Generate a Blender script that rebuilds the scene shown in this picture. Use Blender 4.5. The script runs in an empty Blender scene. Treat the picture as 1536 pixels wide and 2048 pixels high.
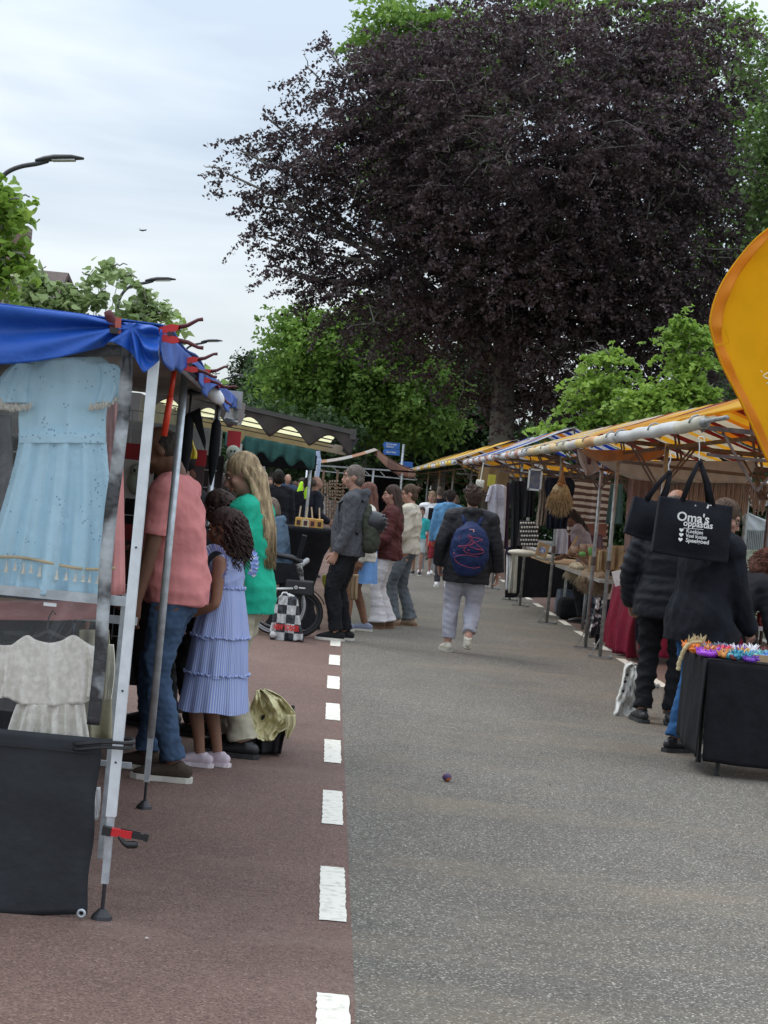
import bpy, math, random
import numpy as np
from mathutils import Vector, Matrix
from mathutils import noise as mnoise
rnd = random.Random(7)
sc = bpy.context.scene
col = sc.collection
rad = math.radians
# ---------------------------------------------------------------- camera, sky, sun, exposure
F, CX, CY, HC, TH = 3900.0, 664.0, 970.0, 1.58, rad(5.4)
sT, cT = math.sin(TH), math.cos(TH)
cam_d = bpy.data.cameras.new("camera"); cam = bpy.data.objects.new("camera", cam_d); col.objects.link(cam)
cam.matrix_world = Matrix(((cT, -sT, 0, 0), (0, 0, -1, 0), (sT, cT, 0, HC), (0, 0, 0, 1)))
cam_d.sensor_fit = 'HORIZONTAL'; cam_d.sensor_width = 36.0; cam_d.lens = F/1536*36
cam_d.shift_x = (768-CX)/1536; cam_d.shift_y = -(1024-CY)/1536
cam_d.clip_start = 0.1; cam_d.clip_end = 3000
sc.camera = cam
SUN_EL, SUN_AZ = rad(58), rad(-60)     # azimuth measured from +Y towards +X
world = bpy.data.worlds.new("World"); sc.world = world; world.use_nodes = True
wt = world.node_tree; wn = wt.nodes; wl = wt.links; wn.clear()
wo = wn.new('ShaderNodeOutputWorld'); bg = wn.new('ShaderNodeBackground'); bg.inputs['Strength'].default_value = 0.1
sky = wn.new('ShaderNodeTexSky'); sky.sky_type = 'NISHITA'; sky.sun_disc = False
sky.sun_elevation = SUN_EL; sky.sun_rotation = SUN_AZ
tc = wn.new('ShaderNodeTexCoord'); mp = wn.new('ShaderNodeMapping'); mp.inputs['Scale'].default_value = (1.6, 1.6, 9.0)
n1 = wn.new('ShaderNodeTexNoise'); n1.inputs['Scale'].default_value = 1.7; n1.inputs['Detail'].default_value = 5; n1.inputs['Roughness'].default_value = .5; n1.inputs['Distortion'].default_value = .35
rp = wn.new('ShaderNodeValToRGB')
rp.color_ramp.elements[0].position = .38; rp.color_ramp.elements[0].color = (3.5, 4.05, 4.7, 1)
rp.color_ramp.elements[1].position = .60; rp.color_ramp.elements[1].color = (5.25, 5.6, 5.9, 1)
sepz = wn.new('ShaderNodeSeparateXYZ'); hr = wn.new('ShaderNodeMapRange'); hr.inputs[1].default_value = 0.0; hr.inputs[2].default_value = .13; hr.inputs[3].default_value = .75; hr.inputs[4].default_value = 0.0
mh = wn.new('ShaderNodeMix'); mh.data_type = 'RGBA'; mh.inputs[7].default_value = (5.9, 6.2, 6.05, 1)
mx = wn.new('ShaderNodeMix'); mx.data_type = 'RGBA'; mx.inputs[0].default_value = .9
wl.new(tc.outputs['Generated'], mp.inputs[0]); wl.new(mp.outputs[0], n1.inputs[0]); wl.new(n1.outputs[0], rp.inputs[0])
wl.new(tc.outputs['Generated'], sepz.inputs[0]); wl.new(sepz.outputs[2], hr.inputs[0]); wl.new(hr.outputs[0], mh.inputs[0]); wl.new(rp.outputs[0], mh.inputs[6])
# overcast skies brighten evenly towards the zenith
zr_ = wn.new('ShaderNodeMapRange'); zr_.inputs[1].default_value = 0; zr_.inputs[2].default_value = 1; zr_.inputs[3].default_value = .88; zr_.inputs[4].default_value = 2.3; wl.new(sepz.outputs[2], zr_.inputs[0])
mz = wn.new('ShaderNodeVectorMath'); mz.operation = 'SCALE'; wl.new(mx.outputs[2], mz.inputs[0]); wl.new(zr_.outputs[0], mz.inputs['Scale'])
wl.new(sky.outputs[0], mx.inputs[6]); wl.new(mh.outputs[2], mx.inputs[7]); wl.new(mz.outputs[0], bg.inputs[0]); wl.new(bg.outputs[0], wo.inputs[0])
sd = bpy.data.lights.new("sun", 'SUN'); sd.energy = .6; sd.angle = rad(24); sd.color = (1, .93, .84)
sun = bpy.data.objects.new("sun", sd); col.objects.link(sun)
sdir = Vector((math.cos(SUN_EL)*math.sin(SUN_AZ), math.cos(SUN_EL)*math.cos(SUN_AZ), math.sin(SUN_EL)))
sun.rotation_euler = sdir.to_track_quat('Z', 'Y').to_euler(); sun.location = (0, 0, 40)
sc.view_settings.view_transform = 'Standard'; sc.view_settings.look = 'None'; sc.view_settings.gamma = 1; sc.view_settings.use_curve_mapping = False
sc.view_settings.exposure = 0.74
# ---------------------------------------------------------------- helpers
def P(px, py, Y):
    u, v = px-CX, py-CY
    return Vector(((u*cT+v*sT)/F*Y, Y, HC-(-u*sT+v*cT)/F*Y))
def G(px, py):
    u, v = px-CX, py-CY
    return P(px, py, F*HC/(-u*sT+v*cT))
def V(*a): return Vector(a)
WM = {}
def meta(o, label=None, cat=None, group=None, kind=None):
    if label: o['label'] = label
    if cat: o['category'] = cat
    if group: o['group'] = group
    if kind: o['kind'] = kind
    return o
def thing(name, label, cat, loc, rz=0.0, group=None, kind=None):
    o = bpy.data.objects.new(name, None); o.empty_display_size = .1; col.objects.link(o)
    o.location = loc; o.rotation_euler = (0, 0, rz)
    WM[o.name] = Matrix.Translation(Vector(loc)) @ Matrix.Rotation(rz, 4, 'Z')
    return meta(o, label, cat, group, kind)
def copy_thing(root, loc, rz=0.0, label=None, scale=None):
    r = root.copy(); col.objects.link(r); r.location = loc; r.rotation_euler = (0, 0, rz)
    WM[r.name] = Matrix.Translation(Vector(loc)) @ Matrix.Rotation(rz, 4, 'Z')
    if scale: r.scale = (scale,)*3
    if label: r['label'] = label
    for ch in list(root.children):
        c = ch.copy(); col.objects.link(c); c.parent = r
        for g in list(ch.children):
            d = g.copy(); col.objects.link(d); d.parent = c
    return r
def rotm(e): 
    from mathutils import Euler
    return Euler(e).to_matrix()
def crom(pts, n):
    """Catmull-Rom resample of list of tuples"""
    a = np.array(pts, float); k = len(a)
    if k < 3: 
        t = np.linspace(0, 1, n)[:, None]; return a[0]*(1-t)+a[-1]*t
    out = []
    ts = np.linspace(0, k-1-1e-6, n)
    for t in ts:
        i = int(t); f = t-i
        p0 = a[max(i-1, 0)]; p1 = a[i]; p2 = a[i+1]; p3 = a[min(i+2, k-1)]
        out.append(.5*((2*p1)+(-p0+p2)*f+(2*p0-5*p1+4*p2-p3)*f*f+(-p0+3*p1-3*p2+p3)*f**3))
    return np.array(out)
class MB:
    def __init__(s): s.v = []; s.f = []; s.m = []; s.mi = 0
    def add(s, vs, fs):
        b = len(s.v); s.v.extend([tuple(v) for v in vs]); s.f.extend([tuple(b+i for i in f) for f in fs]); s.m.extend([s.mi]*len(fs)); return s
    def box(s, c, sz, R=None, taper=1.0):
        hx, hy, hz = sz[0]/2, sz[1]/2, sz[2]/2; vs = []
        for dz in (-1, 1):
            t = taper if dz > 0 else 1
            for dx, dy in ((-1, -1), (1, -1), (1, 1), (-1, 1)):
                p = Vector((dx*hx*t, dy*hy*t, dz*hz)); vs.append((R @ p if R else p)+Vector(c))
        return s.add(vs, [(3, 2, 1, 0), (4, 5, 6, 7), (0, 1, 5, 4), (1, 2, 6, 5), (2, 3, 7, 6), (3, 0, 4, 7)])
    def bar(s, a, b, w, h=None, up=(0, 0, 1)):
        a, b = Vector(a), Vector(b); h = h or w; t = (b-a).normalized(); x = t.cross(Vector(up))
        if x.length < 1e-3: x = Vector((1, 0, 0))
        x.normalize(); y = x.cross(t); vs = []
        for p in (a, b):
            for dx, dy in ((-1, -1), (1, -1), (1, 1), (-1, 1)): vs.append(p+x*dx*w/2+y*dy*h/2)
        return s.add(vs, [(0, 1, 2, 3), (7, 6, 5, 4), (0, 4, 5, 1), (1, 5, 6, 2), (2, 6, 7, 3), (3, 7, 4, 0)])
    def tube(s, pts, r, n=8, side=None, b=None, cap='flat', closed=False):
        """tube along pts; r per point or scalar (lateral); b = other half-axis; side = lateral axis hint"""
        pts = [Vector(p) for p in pts]; k = len(pts)
        r = [r]*k if np.isscalar(r) else list(r); b = r if b is None else ([b]*k if np.isscalar(b) else list(b))
        if cap == 'round' and not closed:
            t0 = (pts[0]-pts[1]).normalized(); t1 = (pts[-1]-pts[-2]).normalized()
            e0, e1 = min(r[0], b[0]), min(r[-1], b[-1]); P0, P1 = [], []
            for a in (80, 50, 25):
                P0.append((pts[0]+t0*e0*math.sin(rad(a)), r[0]*math.cos(rad(a)), b[0]*math.cos(rad(a))))
            for a in (25, 50, 80):
                P1.append((pts[-1]+t1*e1*math.sin(rad(a)), r[-1]*math.cos(rad(a)), b[-1]*math.cos(rad(a))))
            pts = [p[0] for p in P0]+pts+[p[0] for p in P1]; r = [p[1] for p in P0]+r+[p[1] for p in P1]; b = [p[2] for p in P0]+b+[p[2] for p in P1]; k = len(pts)
        prev = Vector(side) if side is not None else None; vs = []
        for i in range(k):
            if closed: t = (pts[(i+1) % k]-pts[i-1])
            else: t = pts[min(i+1, k-1)]-pts[max(i-1, 0)]
            if t.length < 1e-9: t = Vector((0, 0, 1))
            t.normalize()
            if prev is None:
                prev = Vector((1, 0, 0)) if abs(t.x) < .9 else Vector((0, 1, 0))
            x = (prev-t*prev.dot(t))
            if x.length < 1e-6: x = t.orthogonal()
            x.normalize(); y = t.cross(x)
            if side is None: prev = x
            for j in range(n):
                a = 2*math.pi*j/n; vs.append(pts[i]+x*r[i]*math.cos(a)+y*b[i]*math.sin(a))
        fs = []
        for i in range(k if closed else k-1):
            i2 = (i+1) % k
            for j in range(n): fs.append((i*n+j, i*n+(j+1) % n, i2*n+(j+1) % n, i2*n+j))
        if not closed and cap: fs.append(tuple(range(n-1, -1, -1))); fs.append(tuple((k-1)*n+j for j in range(n)))
        return s.add(vs, fs)
    def ell(s, c, rr, M=None, nu=12, nv=8):
        vs, fs = [], []
        for i in range(nv+1):
            th = math.pi*i/nv
            for j in range(nu):
                ph = 2*math.pi*j/nu; p = Vector((rr[0]*math.sin(th)*math.cos(ph), rr[1]*math.sin(th)*math.sin(ph), rr[2]*math.cos(th)))
                vs.append((M @ p if M else p)+Vector(c))
        for i in range(nv):
            for j in range(nu): fs.append((i*nu+j, (i+1)*nu+j, (i+1)*nu+(j+1) % nu, i*nu+(j+1) % nu))
        return s.add(vs, fs)
    def grid(s, fn, nu, nv, thick=0.0, tdir=(0, 1, 0)):
        """sheet of fn(u,v) ; with thick a closed shell displaced along tdir"""
        vs = [Vector(fn(i/nu, j/nv)) for j in range(nv+1) for i in range(nu+1)]; w = nu+1; N = len(vs)
        fs = [(j*w+i, j*w+i+1, (j+1)*w+i+1, (j+1)*w+i) for j in range(nv) for i in range(nu)]
        if thick:
            d = Vector(tdir)*thick; vs += [v+d for v in vs]; fs += [tuple(N+q for q in reversed(f)) for f in fs[:]]
            bd = [i for i in range(nu+1)]+[j*w+nu for j in range(1, nv+1)]+[nv*w+i for i in range(nu-1, -1, -1)]+[j*w for j in range(nv-1, 0, -1)]
            for a, b in zip(bd, bd[1:]+bd[:1]): fs.append((b, a, N+a, N+b))
        return s.add(vs, fs)
    def lathe(s, prof, c=(0, 0, 0), n=16, M=None):
        vs, fs = [], []
        for r, z in prof:
            for j in range(n):
                a = 2*math.pi*j/n; p = Vector((r*math.cos(a), r*math.sin(a), z)); vs.append((M @ p if M else p)+Vector(c))
        k = len(prof)
        for i in range(k-1):
            for j in range(n): fs.append((i*n+j, i*n+(j+1) % n, (i+1)*n+(j+1) % n, (i+1)*n+j))
        return s.add(vs, fs)
    def prism(s, poly, d):
        """closed prism of polygon (list of Vector) extruded by vector d"""
        k = len(poly); d = Vector(d); vs = [Vector(p) for p in poly]+[Vector(p)+d for p in poly]
        return s.add(vs, [tuple(range(k)), tuple(range(2*k-1, k-1, -1))]+[(i, i+k, (i+1) % k+k, (i+1) % k) for i in range(k)])
    def build(s, name, mat, parent=None, smooth=False, origin=None, local=False):
        me = bpy.data.meshes.new(name); v = np.array(s.v, float).reshape(-1, 3)
        if parent is not None and not local:
            iv = np.array(WM[parent.name].inverted()); v = v @ iv[:3, :3].T+iv[:3, 3]
        if parent is None and origin is None and not local: 
            origin = ((v[:, 0].min()+v[:, 0].max())/2, (v[:, 1].min()+v[:, 1].max())/2, v[:, 2].min())
        if origin is not None and parent is None: v = v-np.array(origin)
        me.from_pydata(v.tolist(), [], s.f)
        mats = mat if isinstance(mat, (list, tuple)) else [mat]
        for m in mats: me.materials.append(m)
        if len(mats) > 1: me.polygons.foreach_set('material_index', s.m)
        if smooth: me.polygons.foreach_set('use_smooth', [True]*len(me.polygons))
        me.update()
        o = bpy.data.objects.new(name, me); col.objects.link(o)
        if parent is not None: o.parent = parent; WM[o.name] = WM[parent.name]
        else:
            o.location = origin or (0, 0, 0); WM[o.name] = Matrix.Translation(Vector(origin or (0, 0, 0)))
        return o
def npmesh(name, verts, faces, mat, parent=None, origin=(0, 0, 0), smooth=False):
    """fast mesh from numpy arrays; faces (n,k)"""
    me = bpy.data.meshes.new(name); n, k = faces.shape
    v = verts-np.array(origin) if parent is None else verts-np.array(WM[parent.name].translation)
    me.vertices.add(len(v)); me.vertices.foreach_set('co', v.astype(np.float32).ravel())
    me.loops.add(n*k); me.loops.foreach_set('vertex_index', faces.astype(np.int32).ravel())
    me.polygons.add(n); me.polygons.foreach_set('loop_start', np.arange(0, n*k, k, dtype=np.int32))
    if smooth: me.polygons.foreach_set('use_smooth', np.ones(n, dtype=bool))
    me.update(calc_edges=True); me.materials.append(mat)
    o = bpy.data.objects.new(name, me); col.objects.link(o)
    if parent is not None: o.parent = parent; WM[o.name] = WM[parent.name]
    else: o.location = origin; WM[o.name] = Matrix.Translation(Vector(origin))
    return o
# ---------------------------------------------------------------- materials
MC = {}
def srgb(r, g, b):
    f = lambda c: (c/255/12.92) if c/255 <= .04045 else ((c/255+.055)/1.055)**2.4
    return (f(r), f(g), f(b))
def nmat(name):
    m = bpy.data.materials.new(name); m.use_nodes = True; t = m.node_tree; b = t.nodes['Principled BSDF']; return m, t, b
def mat(name, c=None, rough=.6, metal=0.0, var=.12, scale=6.0, bump=0.0, bscale=40.0, spec=.5, stretch=(1, 1, 1), tr=0.0, c2=None, alpha=None, detail=4.0, bdist=.01, contrast=(.35, .65)):
    """principled material, colour mottled by noise; tr = translucent share"""
    if name in MC: return MC[name]
    m, t, b = nmat(name); N, L = t.nodes, t.links
    tc = N.new('ShaderNodeTexCoord'); mp = N.new('ShaderNodeMapping'); mp.inputs['Scale'].default_value = stretch; L.new(tc.outputs['Object'], mp.inputs[0])
    n = N.new('ShaderNodeTexNoise'); n.inputs['Scale'].default_value = scale; n.inputs['Detail'].default_value = detail; L.new(mp.outputs[0], n.inputs[0])
    r = N.new('ShaderNodeValToRGB'); r.color_ramp.elements[0].position, r.color_ramp.elements[1].position = contrast
    a = tuple(max(0, x*(1-var)) for x in c); z = tuple(min(1, x*(1+var)) for x in c) if c2 is None else c2
    if c2 is not None: a = c
    r.color_ramp.elements[0].color = (*a, 1); r.color_ramp.elements[1].color = (*z, 1); L.new(n.outputs[0], r.inputs[0]); L.new(r.outputs[0], b.inputs['Base Color'])
    b.inputs['Roughness'].default_value = rough; b.inputs['Metallic'].default_value = metal; b.inputs['Specular IOR Level'].default_value = spec
    if bump:
        n2 = N.new('ShaderNodeTexNoise'); n2.inputs['Scale'].default_value = bscale; n2.inputs['Detail'].default_value = 4; L.new(mp.outputs[0], n2.inputs[0])
        bp = N.new('ShaderNodeBump'); bp.inputs['Strength'].default_value = bump; bp.inputs['Distance'].default_value = bdist; L.new(n2.outputs[0], bp.inputs['Height']); L.new(bp.outputs[0], b.inputs['Normal'])
    if alpha is not None: b.inputs['Alpha'].default_value = alpha
    if tr:
        o = N['Material Output']; ts = N.new('ShaderNodeBsdfTranslucent'); L.new(r.outputs[0], ts.inputs[0]); ms = N.new('ShaderNodeMixShader'); ms.inputs[0].default_value = tr
        L.new(b.outputs[0], ms.inputs[1]); L.new(ts.outputs[0], ms.inputs[2]); L.new(ms.outputs[0], o.inputs[0])
    m['c'] = c; MC[name] = m; return m
def fab(name, c=None, bump=.35, var=.1, tr=0.0, rough=.9, **k):
    k.setdefault('scale', 9); k.setdefault('bscale', 14)
    return mat(name, c, rough=rough, var=var, bump=bump, spec=.2, tr=tr, bdist=.03, **k)
def leafmat(name, c1, c2, tr=.35, rough=.55):
    if name in MC: return MC[name]
    m, t, b = nmat(name); N, L = t.nodes, t.links
    g = N.new('ShaderNodeNewGeometry'); r = N.new('ShaderNodeValToRGB'); r.color_ramp.elements[0].color = (*c1, 1); r.color_ramp.elements[1].color = (*c2, 1)
    tc = N.new('ShaderNodeTexCoord'); n = N.new('ShaderNodeTexNoise'); n.inputs['Scale'].default_value = .55; n.inputs['Detail'].default_value = 3; L.new(tc.outputs['Object'], n.inputs[0])
    ma = N.new('ShaderNodeMath'); ma.operation = 'MULTIPLY_ADD'; ma.inputs[1].default_value = .55; L.new(g.outputs['Random Per Island'], ma.inputs[0])
    m2 = N.new('ShaderNodeMath'); m2.operation = 'MULTIPLY_ADD'; m2.inputs[1].default_value = 1.6; m2.inputs[2].default_value = -.55; L.new(n.outputs[0], m2.inputs[0]); L.new(m2.outputs[0], ma.inputs[2])
    L.new(ma.outputs[0], r.inputs[0]); L.new(r.outputs[0], b.inputs['Base Color']); b.inputs['Roughness'].default_value = rough; b.inputs['Specular IOR Level'].default_value = .35
    ts = N.new('ShaderNodeBsdfTranslucent'); L.new(r.outputs[0], ts.inputs[0]); ms = N.new('ShaderNodeMixShader'); ms.inputs[0].default_value = tr
    L.new(b.outputs[0], ms.inputs[1]); L.new(ts.outputs[0], ms.inputs[2]); L.new(ms.outputs[0], N['Material Output'].inputs[0])
    MC[name] = m; return m
def stripemat(name, cols, axis, width, tr=.35, bump=.2, off=0.0, rough=.75):
    """stripes cycling through cols along object axis (0,1,2), each width wide (metres)"""
    if name in MC: return MC[name]
    m, t, b = nmat(name); N, L = t.nodes, t.links
    tc = N.new('ShaderNodeTexCoord'); sp = N.new('ShaderNodeSeparateXYZ'); L.new(tc.outputs['Object'], sp.inputs[0])
    d = N.new('ShaderNodeMath'); d.operation = 'MULTIPLY_ADD'; d.inputs[1].default_value = 1/(width*len(cols)); d.inputs[2].default_value = off+100; 
    if axis < 3: L.new(sp.outputs[axis], d.inputs[0])
    else:
        at_ = N.new('ShaderNodeMath'); at_.operation = 'ARCTAN2'; L.new(sp.outputs[1], at_.inputs[0]); L.new(sp.outputs[0], at_.inputs[1]); a2_ = N.new('ShaderNodeMath'); a2_.operation = 'MULTIPLY'; a2_.inputs[1].default_value = .2; L.new(at_.outputs[0], a2_.inputs[0]); L.new(a2_.outputs[0], d.inputs[0])
    fr = N.new('ShaderNodeMath'); fr.operation = 'FRACT'; L.new(d.outputs[0], fr.inputs[0])
    r = N.new('ShaderNodeValToRGB'); r.color_ramp.interpolation = 'CONSTANT'; e = r.color_ramp.elements
    e[0].position = 0; e[0].color = (*cols[0], 1); e[1].position = 1/len(cols); e[1].color = (*cols[1 % len(cols)], 1)
    for i in range(2, len(cols)): q = e.new(i/len(cols)); q.color = (*cols[i], 1)
    L.new(fr.outputs[0], r.inputs[0])
    n = N.new('ShaderNodeTexNoise'); n.inputs['Scale'].default_value = 5; n.inputs['Detail'].default_value = 5; L.new(tc.outputs['Object'], n.inputs[0])
    mr = N.new('ShaderNodeMapRange'); mr.inputs[3].default_value = .82; mr.inputs[4].default_value = 1.1; L.new(n.outputs[0], mr.inputs[0])
    mm = N.new('ShaderNodeMix'); mm.data_type = 'RGBA'; mm.blend_type = 'MULTIPLY'; mm.inputs[0].default_value = 1; L.new(r.outputs[0], mm.inputs[6]); L.new(mr.outputs[0], mm.inputs[7])
    L.new(mm.outputs[2], b.inputs['Base Color']); b.inputs['Roughness'].default_value = rough; b.inputs['Specular IOR Level'].default_value = .3
    bp = N.new('ShaderNodeBump'); bp.inputs['Strength'].default_value = bump; bp.inputs['Distance'].default_value = .02; L.new(n.outputs[0], bp.inputs['Height']); L.new(bp.outputs[0], b.inputs['Normal'])
    if tr:
        ts = N.new('ShaderNodeBsdfTranslucent'); L.new(mm.outputs[2], ts.inputs[0]); ms = N.new('ShaderNodeMixShader'); ms.inputs[0].default_value = tr
        L.new(b.outputs[0], ms.inputs[1]); L.new(ts.outputs[0], ms.inputs[2]); L.new(ms.outputs[0], N['Material Output'].inputs[0])
    MC[name] = m; return m
GALV = mat('galvanised', (.52, .56, .6), rough=.42, metal=.55, var=.18, scale=20, bump=.05)
WHITEP = mat('white_paint_metal', (.72, .76, .8), rough=.4, metal=.2, var=.08, scale=18)
DARKM = mat('dark_metal', (.045, .045, .05), rough=.45, metal=.5)
BLACKP = mat('black_plastic', (.018, .018, .02), rough=.45)
REDP = mat('red_plastic', (.55, .02, .025), rough=.35)
WOOD = mat('pale_wood', (.42, .27, .14), rough=.6, stretch=(1, 8, 1), scale=8, var=.25)
CREAM = fab('cream_cloth', (.7, .66, .56))
WHITEC = fab('white_cloth', (.78, .78, .8))
BLACKC = fab('black_cloth', (.012, .012, .015), var=.2)
def cols_fn(cols, Y, dep=None):
    a = crom(cols, 80)
    def fn(u, v):
        t = u*79; i = min(int(t), 78); f = t-i; x, y0, y1 = a[i]*(1-f)+a[i+1]*f
        return P(x, y0+(y1-y0)*v, Y)+Vector((0, dep(u, v) if dep else 0.0, 0))
    return fn
def folds(k, amp, seed=0, grow=1.0, base=.15):
    r = random.Random(seed); ph = [r.uniform(0, 6.28) for _ in range(4)]; ks = [k*r.uniform(.8, 1.25), k*1.9*r.uniform(.8, 1.2), k*.5, k*3.3]
    def f(u, v):
        a = base+(1-base)*v**grow
        return amp*a*(math.sin(ks[0]*6.28*u+ph[0]+1.2*v)+.45*math.sin(ks[1]*6.28*u+ph[1]-1.5*v)+.5*math.sin(ks[2]*6.28*u+ph[2])+.2*math.sin(ks[3]*6.28*u+ph[3]+2*v))
    return f
def rows_fn(rows, Y, dep=None, cols_smooth=True):
    """rows: (py, pxl, pxr) in photo pixels at the depth Y -> fn(u,v) of world points; v=0 top"""
    a = crom(rows, 60)
    def fn(u, v):
        t = v*59; i = min(int(t), 58); f = t-i; y, l, r = a[i]*(1-f)+a[i+1]*f
        d = dep(u, v) if dep else 0.0
        return P(l+(r-l)*u, y, Y)+Vector((0, d, 0))
    return fn
def text(name, body, size, M, matl, parent, bold=0.0, align='LEFT', ext=.0008, xs=1.0):
    cu = bpy.data.curves.new(name, 'FONT'); cu.body = body; cu.size = size; cu.extrude = ext; cu.offset = bold; cu.align_x = align; cu.resolution_u = 3
    tmp = bpy.data.objects.new('tmp_text', cu); me = bpy.data.meshes.new_from_object(tmp); bpy.data.objects.remove(tmp)
    me.name = name; me.materials.clear(); me.materials.append(matl); o = bpy.data.objects.new(name, me); col.objects.link(o)
    o.parent = parent; o.matrix_basis = WM[parent.name].inverted() @ M @ Matrix.Diagonal((xs, 1, 1, 1)); return o
def face_cam(pos, roll=0.0):
    """text frame facing the camera side (-Y), reading left to right"""
    return Matrix.Translation(Vector(pos)) @ Matrix.Rotation(roll, 4, 'Y') @ Matrix.Rotation(rad(90), 4, 'X')
# ================================================================ GROUND
def cx(Y): return .00043*max(0, Y-11)**2 if Y < 70 else .00043*59**2+.0507*(Y-70)
def strip(name, x0, x1, z, m, y0=-3, y1=160, step=1.5, kind='structure', both=True, yo=None):
    b = MB(); n = int((y1-y0)/step); ys = [y0+(y1-y0)*i/n for i in range(n+1)]
    o0 = [(cx(y) if both else 0) for y in ys]
    vs = []; 
    for y, o in zip(ys, o0): vs += [(x0+o, y, z), (x1+o, y, z)]
    b.add(vs, [(2*i, 2*i+1, 2*i+3, 2*i+2) for i in range(n)])
    return meta(b.build(name, m, origin=(0, 0, 0)), kind=kind)
def asphalt(name, base, agg, aggw, sand, blotch):
    m, t, b = nmat(name); N, L = t.nodes, t.links
    tc = N.new('ShaderNodeTexCoord')
    v = N.new('ShaderNodeTexVoronoi'); v.inputs['Scale'].default_value = 150; v.inputs['Randomness'].default_value = 1; L.new(tc.outputs['Object'], v.inputs[0])
    cr = N.new('ShaderNodeValToRGB'); sp = N.new('ShaderNodeSeparateColor'); L.new(v.outputs['Color'], sp.inputs[0]); L.new(sp.outputs[0], cr.inputs[0])
    e = cr.color_ramp.elements; e[0].position = 0; e[0].color = (*tuple(x*.5 for x in base), 1); e[1].position = 1; e[1].color = (*agg, 1)
    q = e.new(.45); q.color = (*base, 1); q = e.new(1-aggw); q.color = (*tuple(x*1.25 for x in base), 1)
    n = N.new('ShaderNodeTexNoise'); n.inputs['Scale'].default_value = .55; n.inputs['Detail'].default_value = 6; n.inputs['Roughness'].default_value = .62; mp = N.new('ShaderNodeMapping'); mp.inputs['Scale'].default_value = (1.4, .7, 1); L.new(tc.outputs['Object'], mp.inputs[0]); L.new(mp.outputs[0], n.inputs[0])
    r2 = N.new('ShaderNodeMapRange'); r2.inputs[1].default_value = .3; r2.inputs[2].default_value = .7; r2.inputs[3].default_value = 1-blotch; r2.inputs[4].default_value = 1+blotch; L.new(n.outputs[0], r2.inputs[0])
    mm = N.new('ShaderNodeMix'); mm.data_type = 'RGBA'; mm.blend_type = 'MULTIPLY'; mm.inputs[0].default_value = 1; L.new(cr.outputs[0], mm.inputs[6]); L.new(r2.outputs[0], mm.inputs[7])
    # drifts of dry sand and dust
    n3 = N.new('ShaderNodeTexNoise'); n3.inputs['Scale'].default_value = .75; n3.inputs['Detail'].default_value = 8; n3.inputs['Roughness'].default_value = .75; mp3 = N.new('ShaderNodeMapping'); mp3.inputs['Scale'].default_value = (.45, 1.25, 1); mp3.inputs['Location'].default_value = (3.1, .5, 0); mp3.inputs['Rotation'].default_value = (0, 0, .35); L.new(tc.outputs['Object'], mp3.inputs[0]); L.new(mp3.outputs[0], n3.inputs[0])
    r3 = N.new('ShaderNodeMapRange'); r3.inputs[1].default_value = .50; r3.inputs[2].default_value = .70; r3.inputs[3].default_value = 0; r3.inputs[4].default_value = .5; L.new(n3.outputs[0], r3.inputs[0])
    ms = N.new('ShaderNodeMix'); ms.data_type = 'RGBA'; ms.inputs[7].default_value = (*sand, 1); L.new(r3.outputs[0], ms.inputs[0]); L.new(mm.outputs[2], ms.inputs[6]); L.new(ms.outputs[2], b.inputs['Base Color'])
    b.inputs['Roughness'].default_value = .82; b.inputs['Specular IOR Level'].default_value = .3
    bp = N.new('ShaderNodeBump'); bp.inputs['Strength'].default_value = .5; bp.inputs['Distance'].default_value = .004; L.new(v.outputs['Distance'], bp.inputs['Height']); L.new(bp.outputs[0], b.inputs['Normal'])
    return m
ASPH = asphalt('grey_asphalt', (.130, .119, .102), (.46, .43, .375), .13, (.25, .195, .135), .18)
REDA = asphalt('red_asphalt', (.158, .098, .080), (.30, .215, .185), .07, (.25, .18, .145), .2)
GRASS = mat('grass', (.05, .085, .02), rough=.9, var=.4, scale=3, bump=.5, bscale=30)
PAVE = mat('paving', (.2, .185, .17), rough=.85, var=.2, scale=4, bump=.2)
ground = MB().add([(-900, -60, -.13), (900, -60, -.13), (900, 1500, -.13), (-900, 1500, -.13)], [(0, 1, 2, 3)]).build('ground', GRASS, origin=(0, 0, 0)); meta(ground, kind='structure')
meta(strip('road', .22, 3.3, .0, ASPH), kind='structure')
strip('cycle_lane', -2.6, .22, .0, REDA); strip('cycle_lane', 3.3, 5.6, .0, REDA)
for x0, x1, nm in ((-5.2, -2.72, 'pavement'), (5.72, 9.5, 'pavement')): strip(nm, x0, x1, .1, PAVE)
KERB = mat('kerb_stone', (.34, .33, .31), rough=.8, bump=.2, var=.15)
for x0 in (-2.72, 5.6):
    b = MB()
    for k in range(120):
        y = -3+k*1.3; b.bar((x0+.06+cx(y), y+.004, .035), (x0+.06+cx(y+1.3), y+1.296, .035), .12, .14)
    meta(b.build('kerb', KERB, origin=(0, 0, 0)), kind='structure')
PAINT = mat('road_paint', (.52, .49, .41), rough=.6, c2=(.80, .77, .68), contrast=(.28, .5), scale=22, bump=.15, bscale=90, bdist=.003, detail=8)
dash = None
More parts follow.
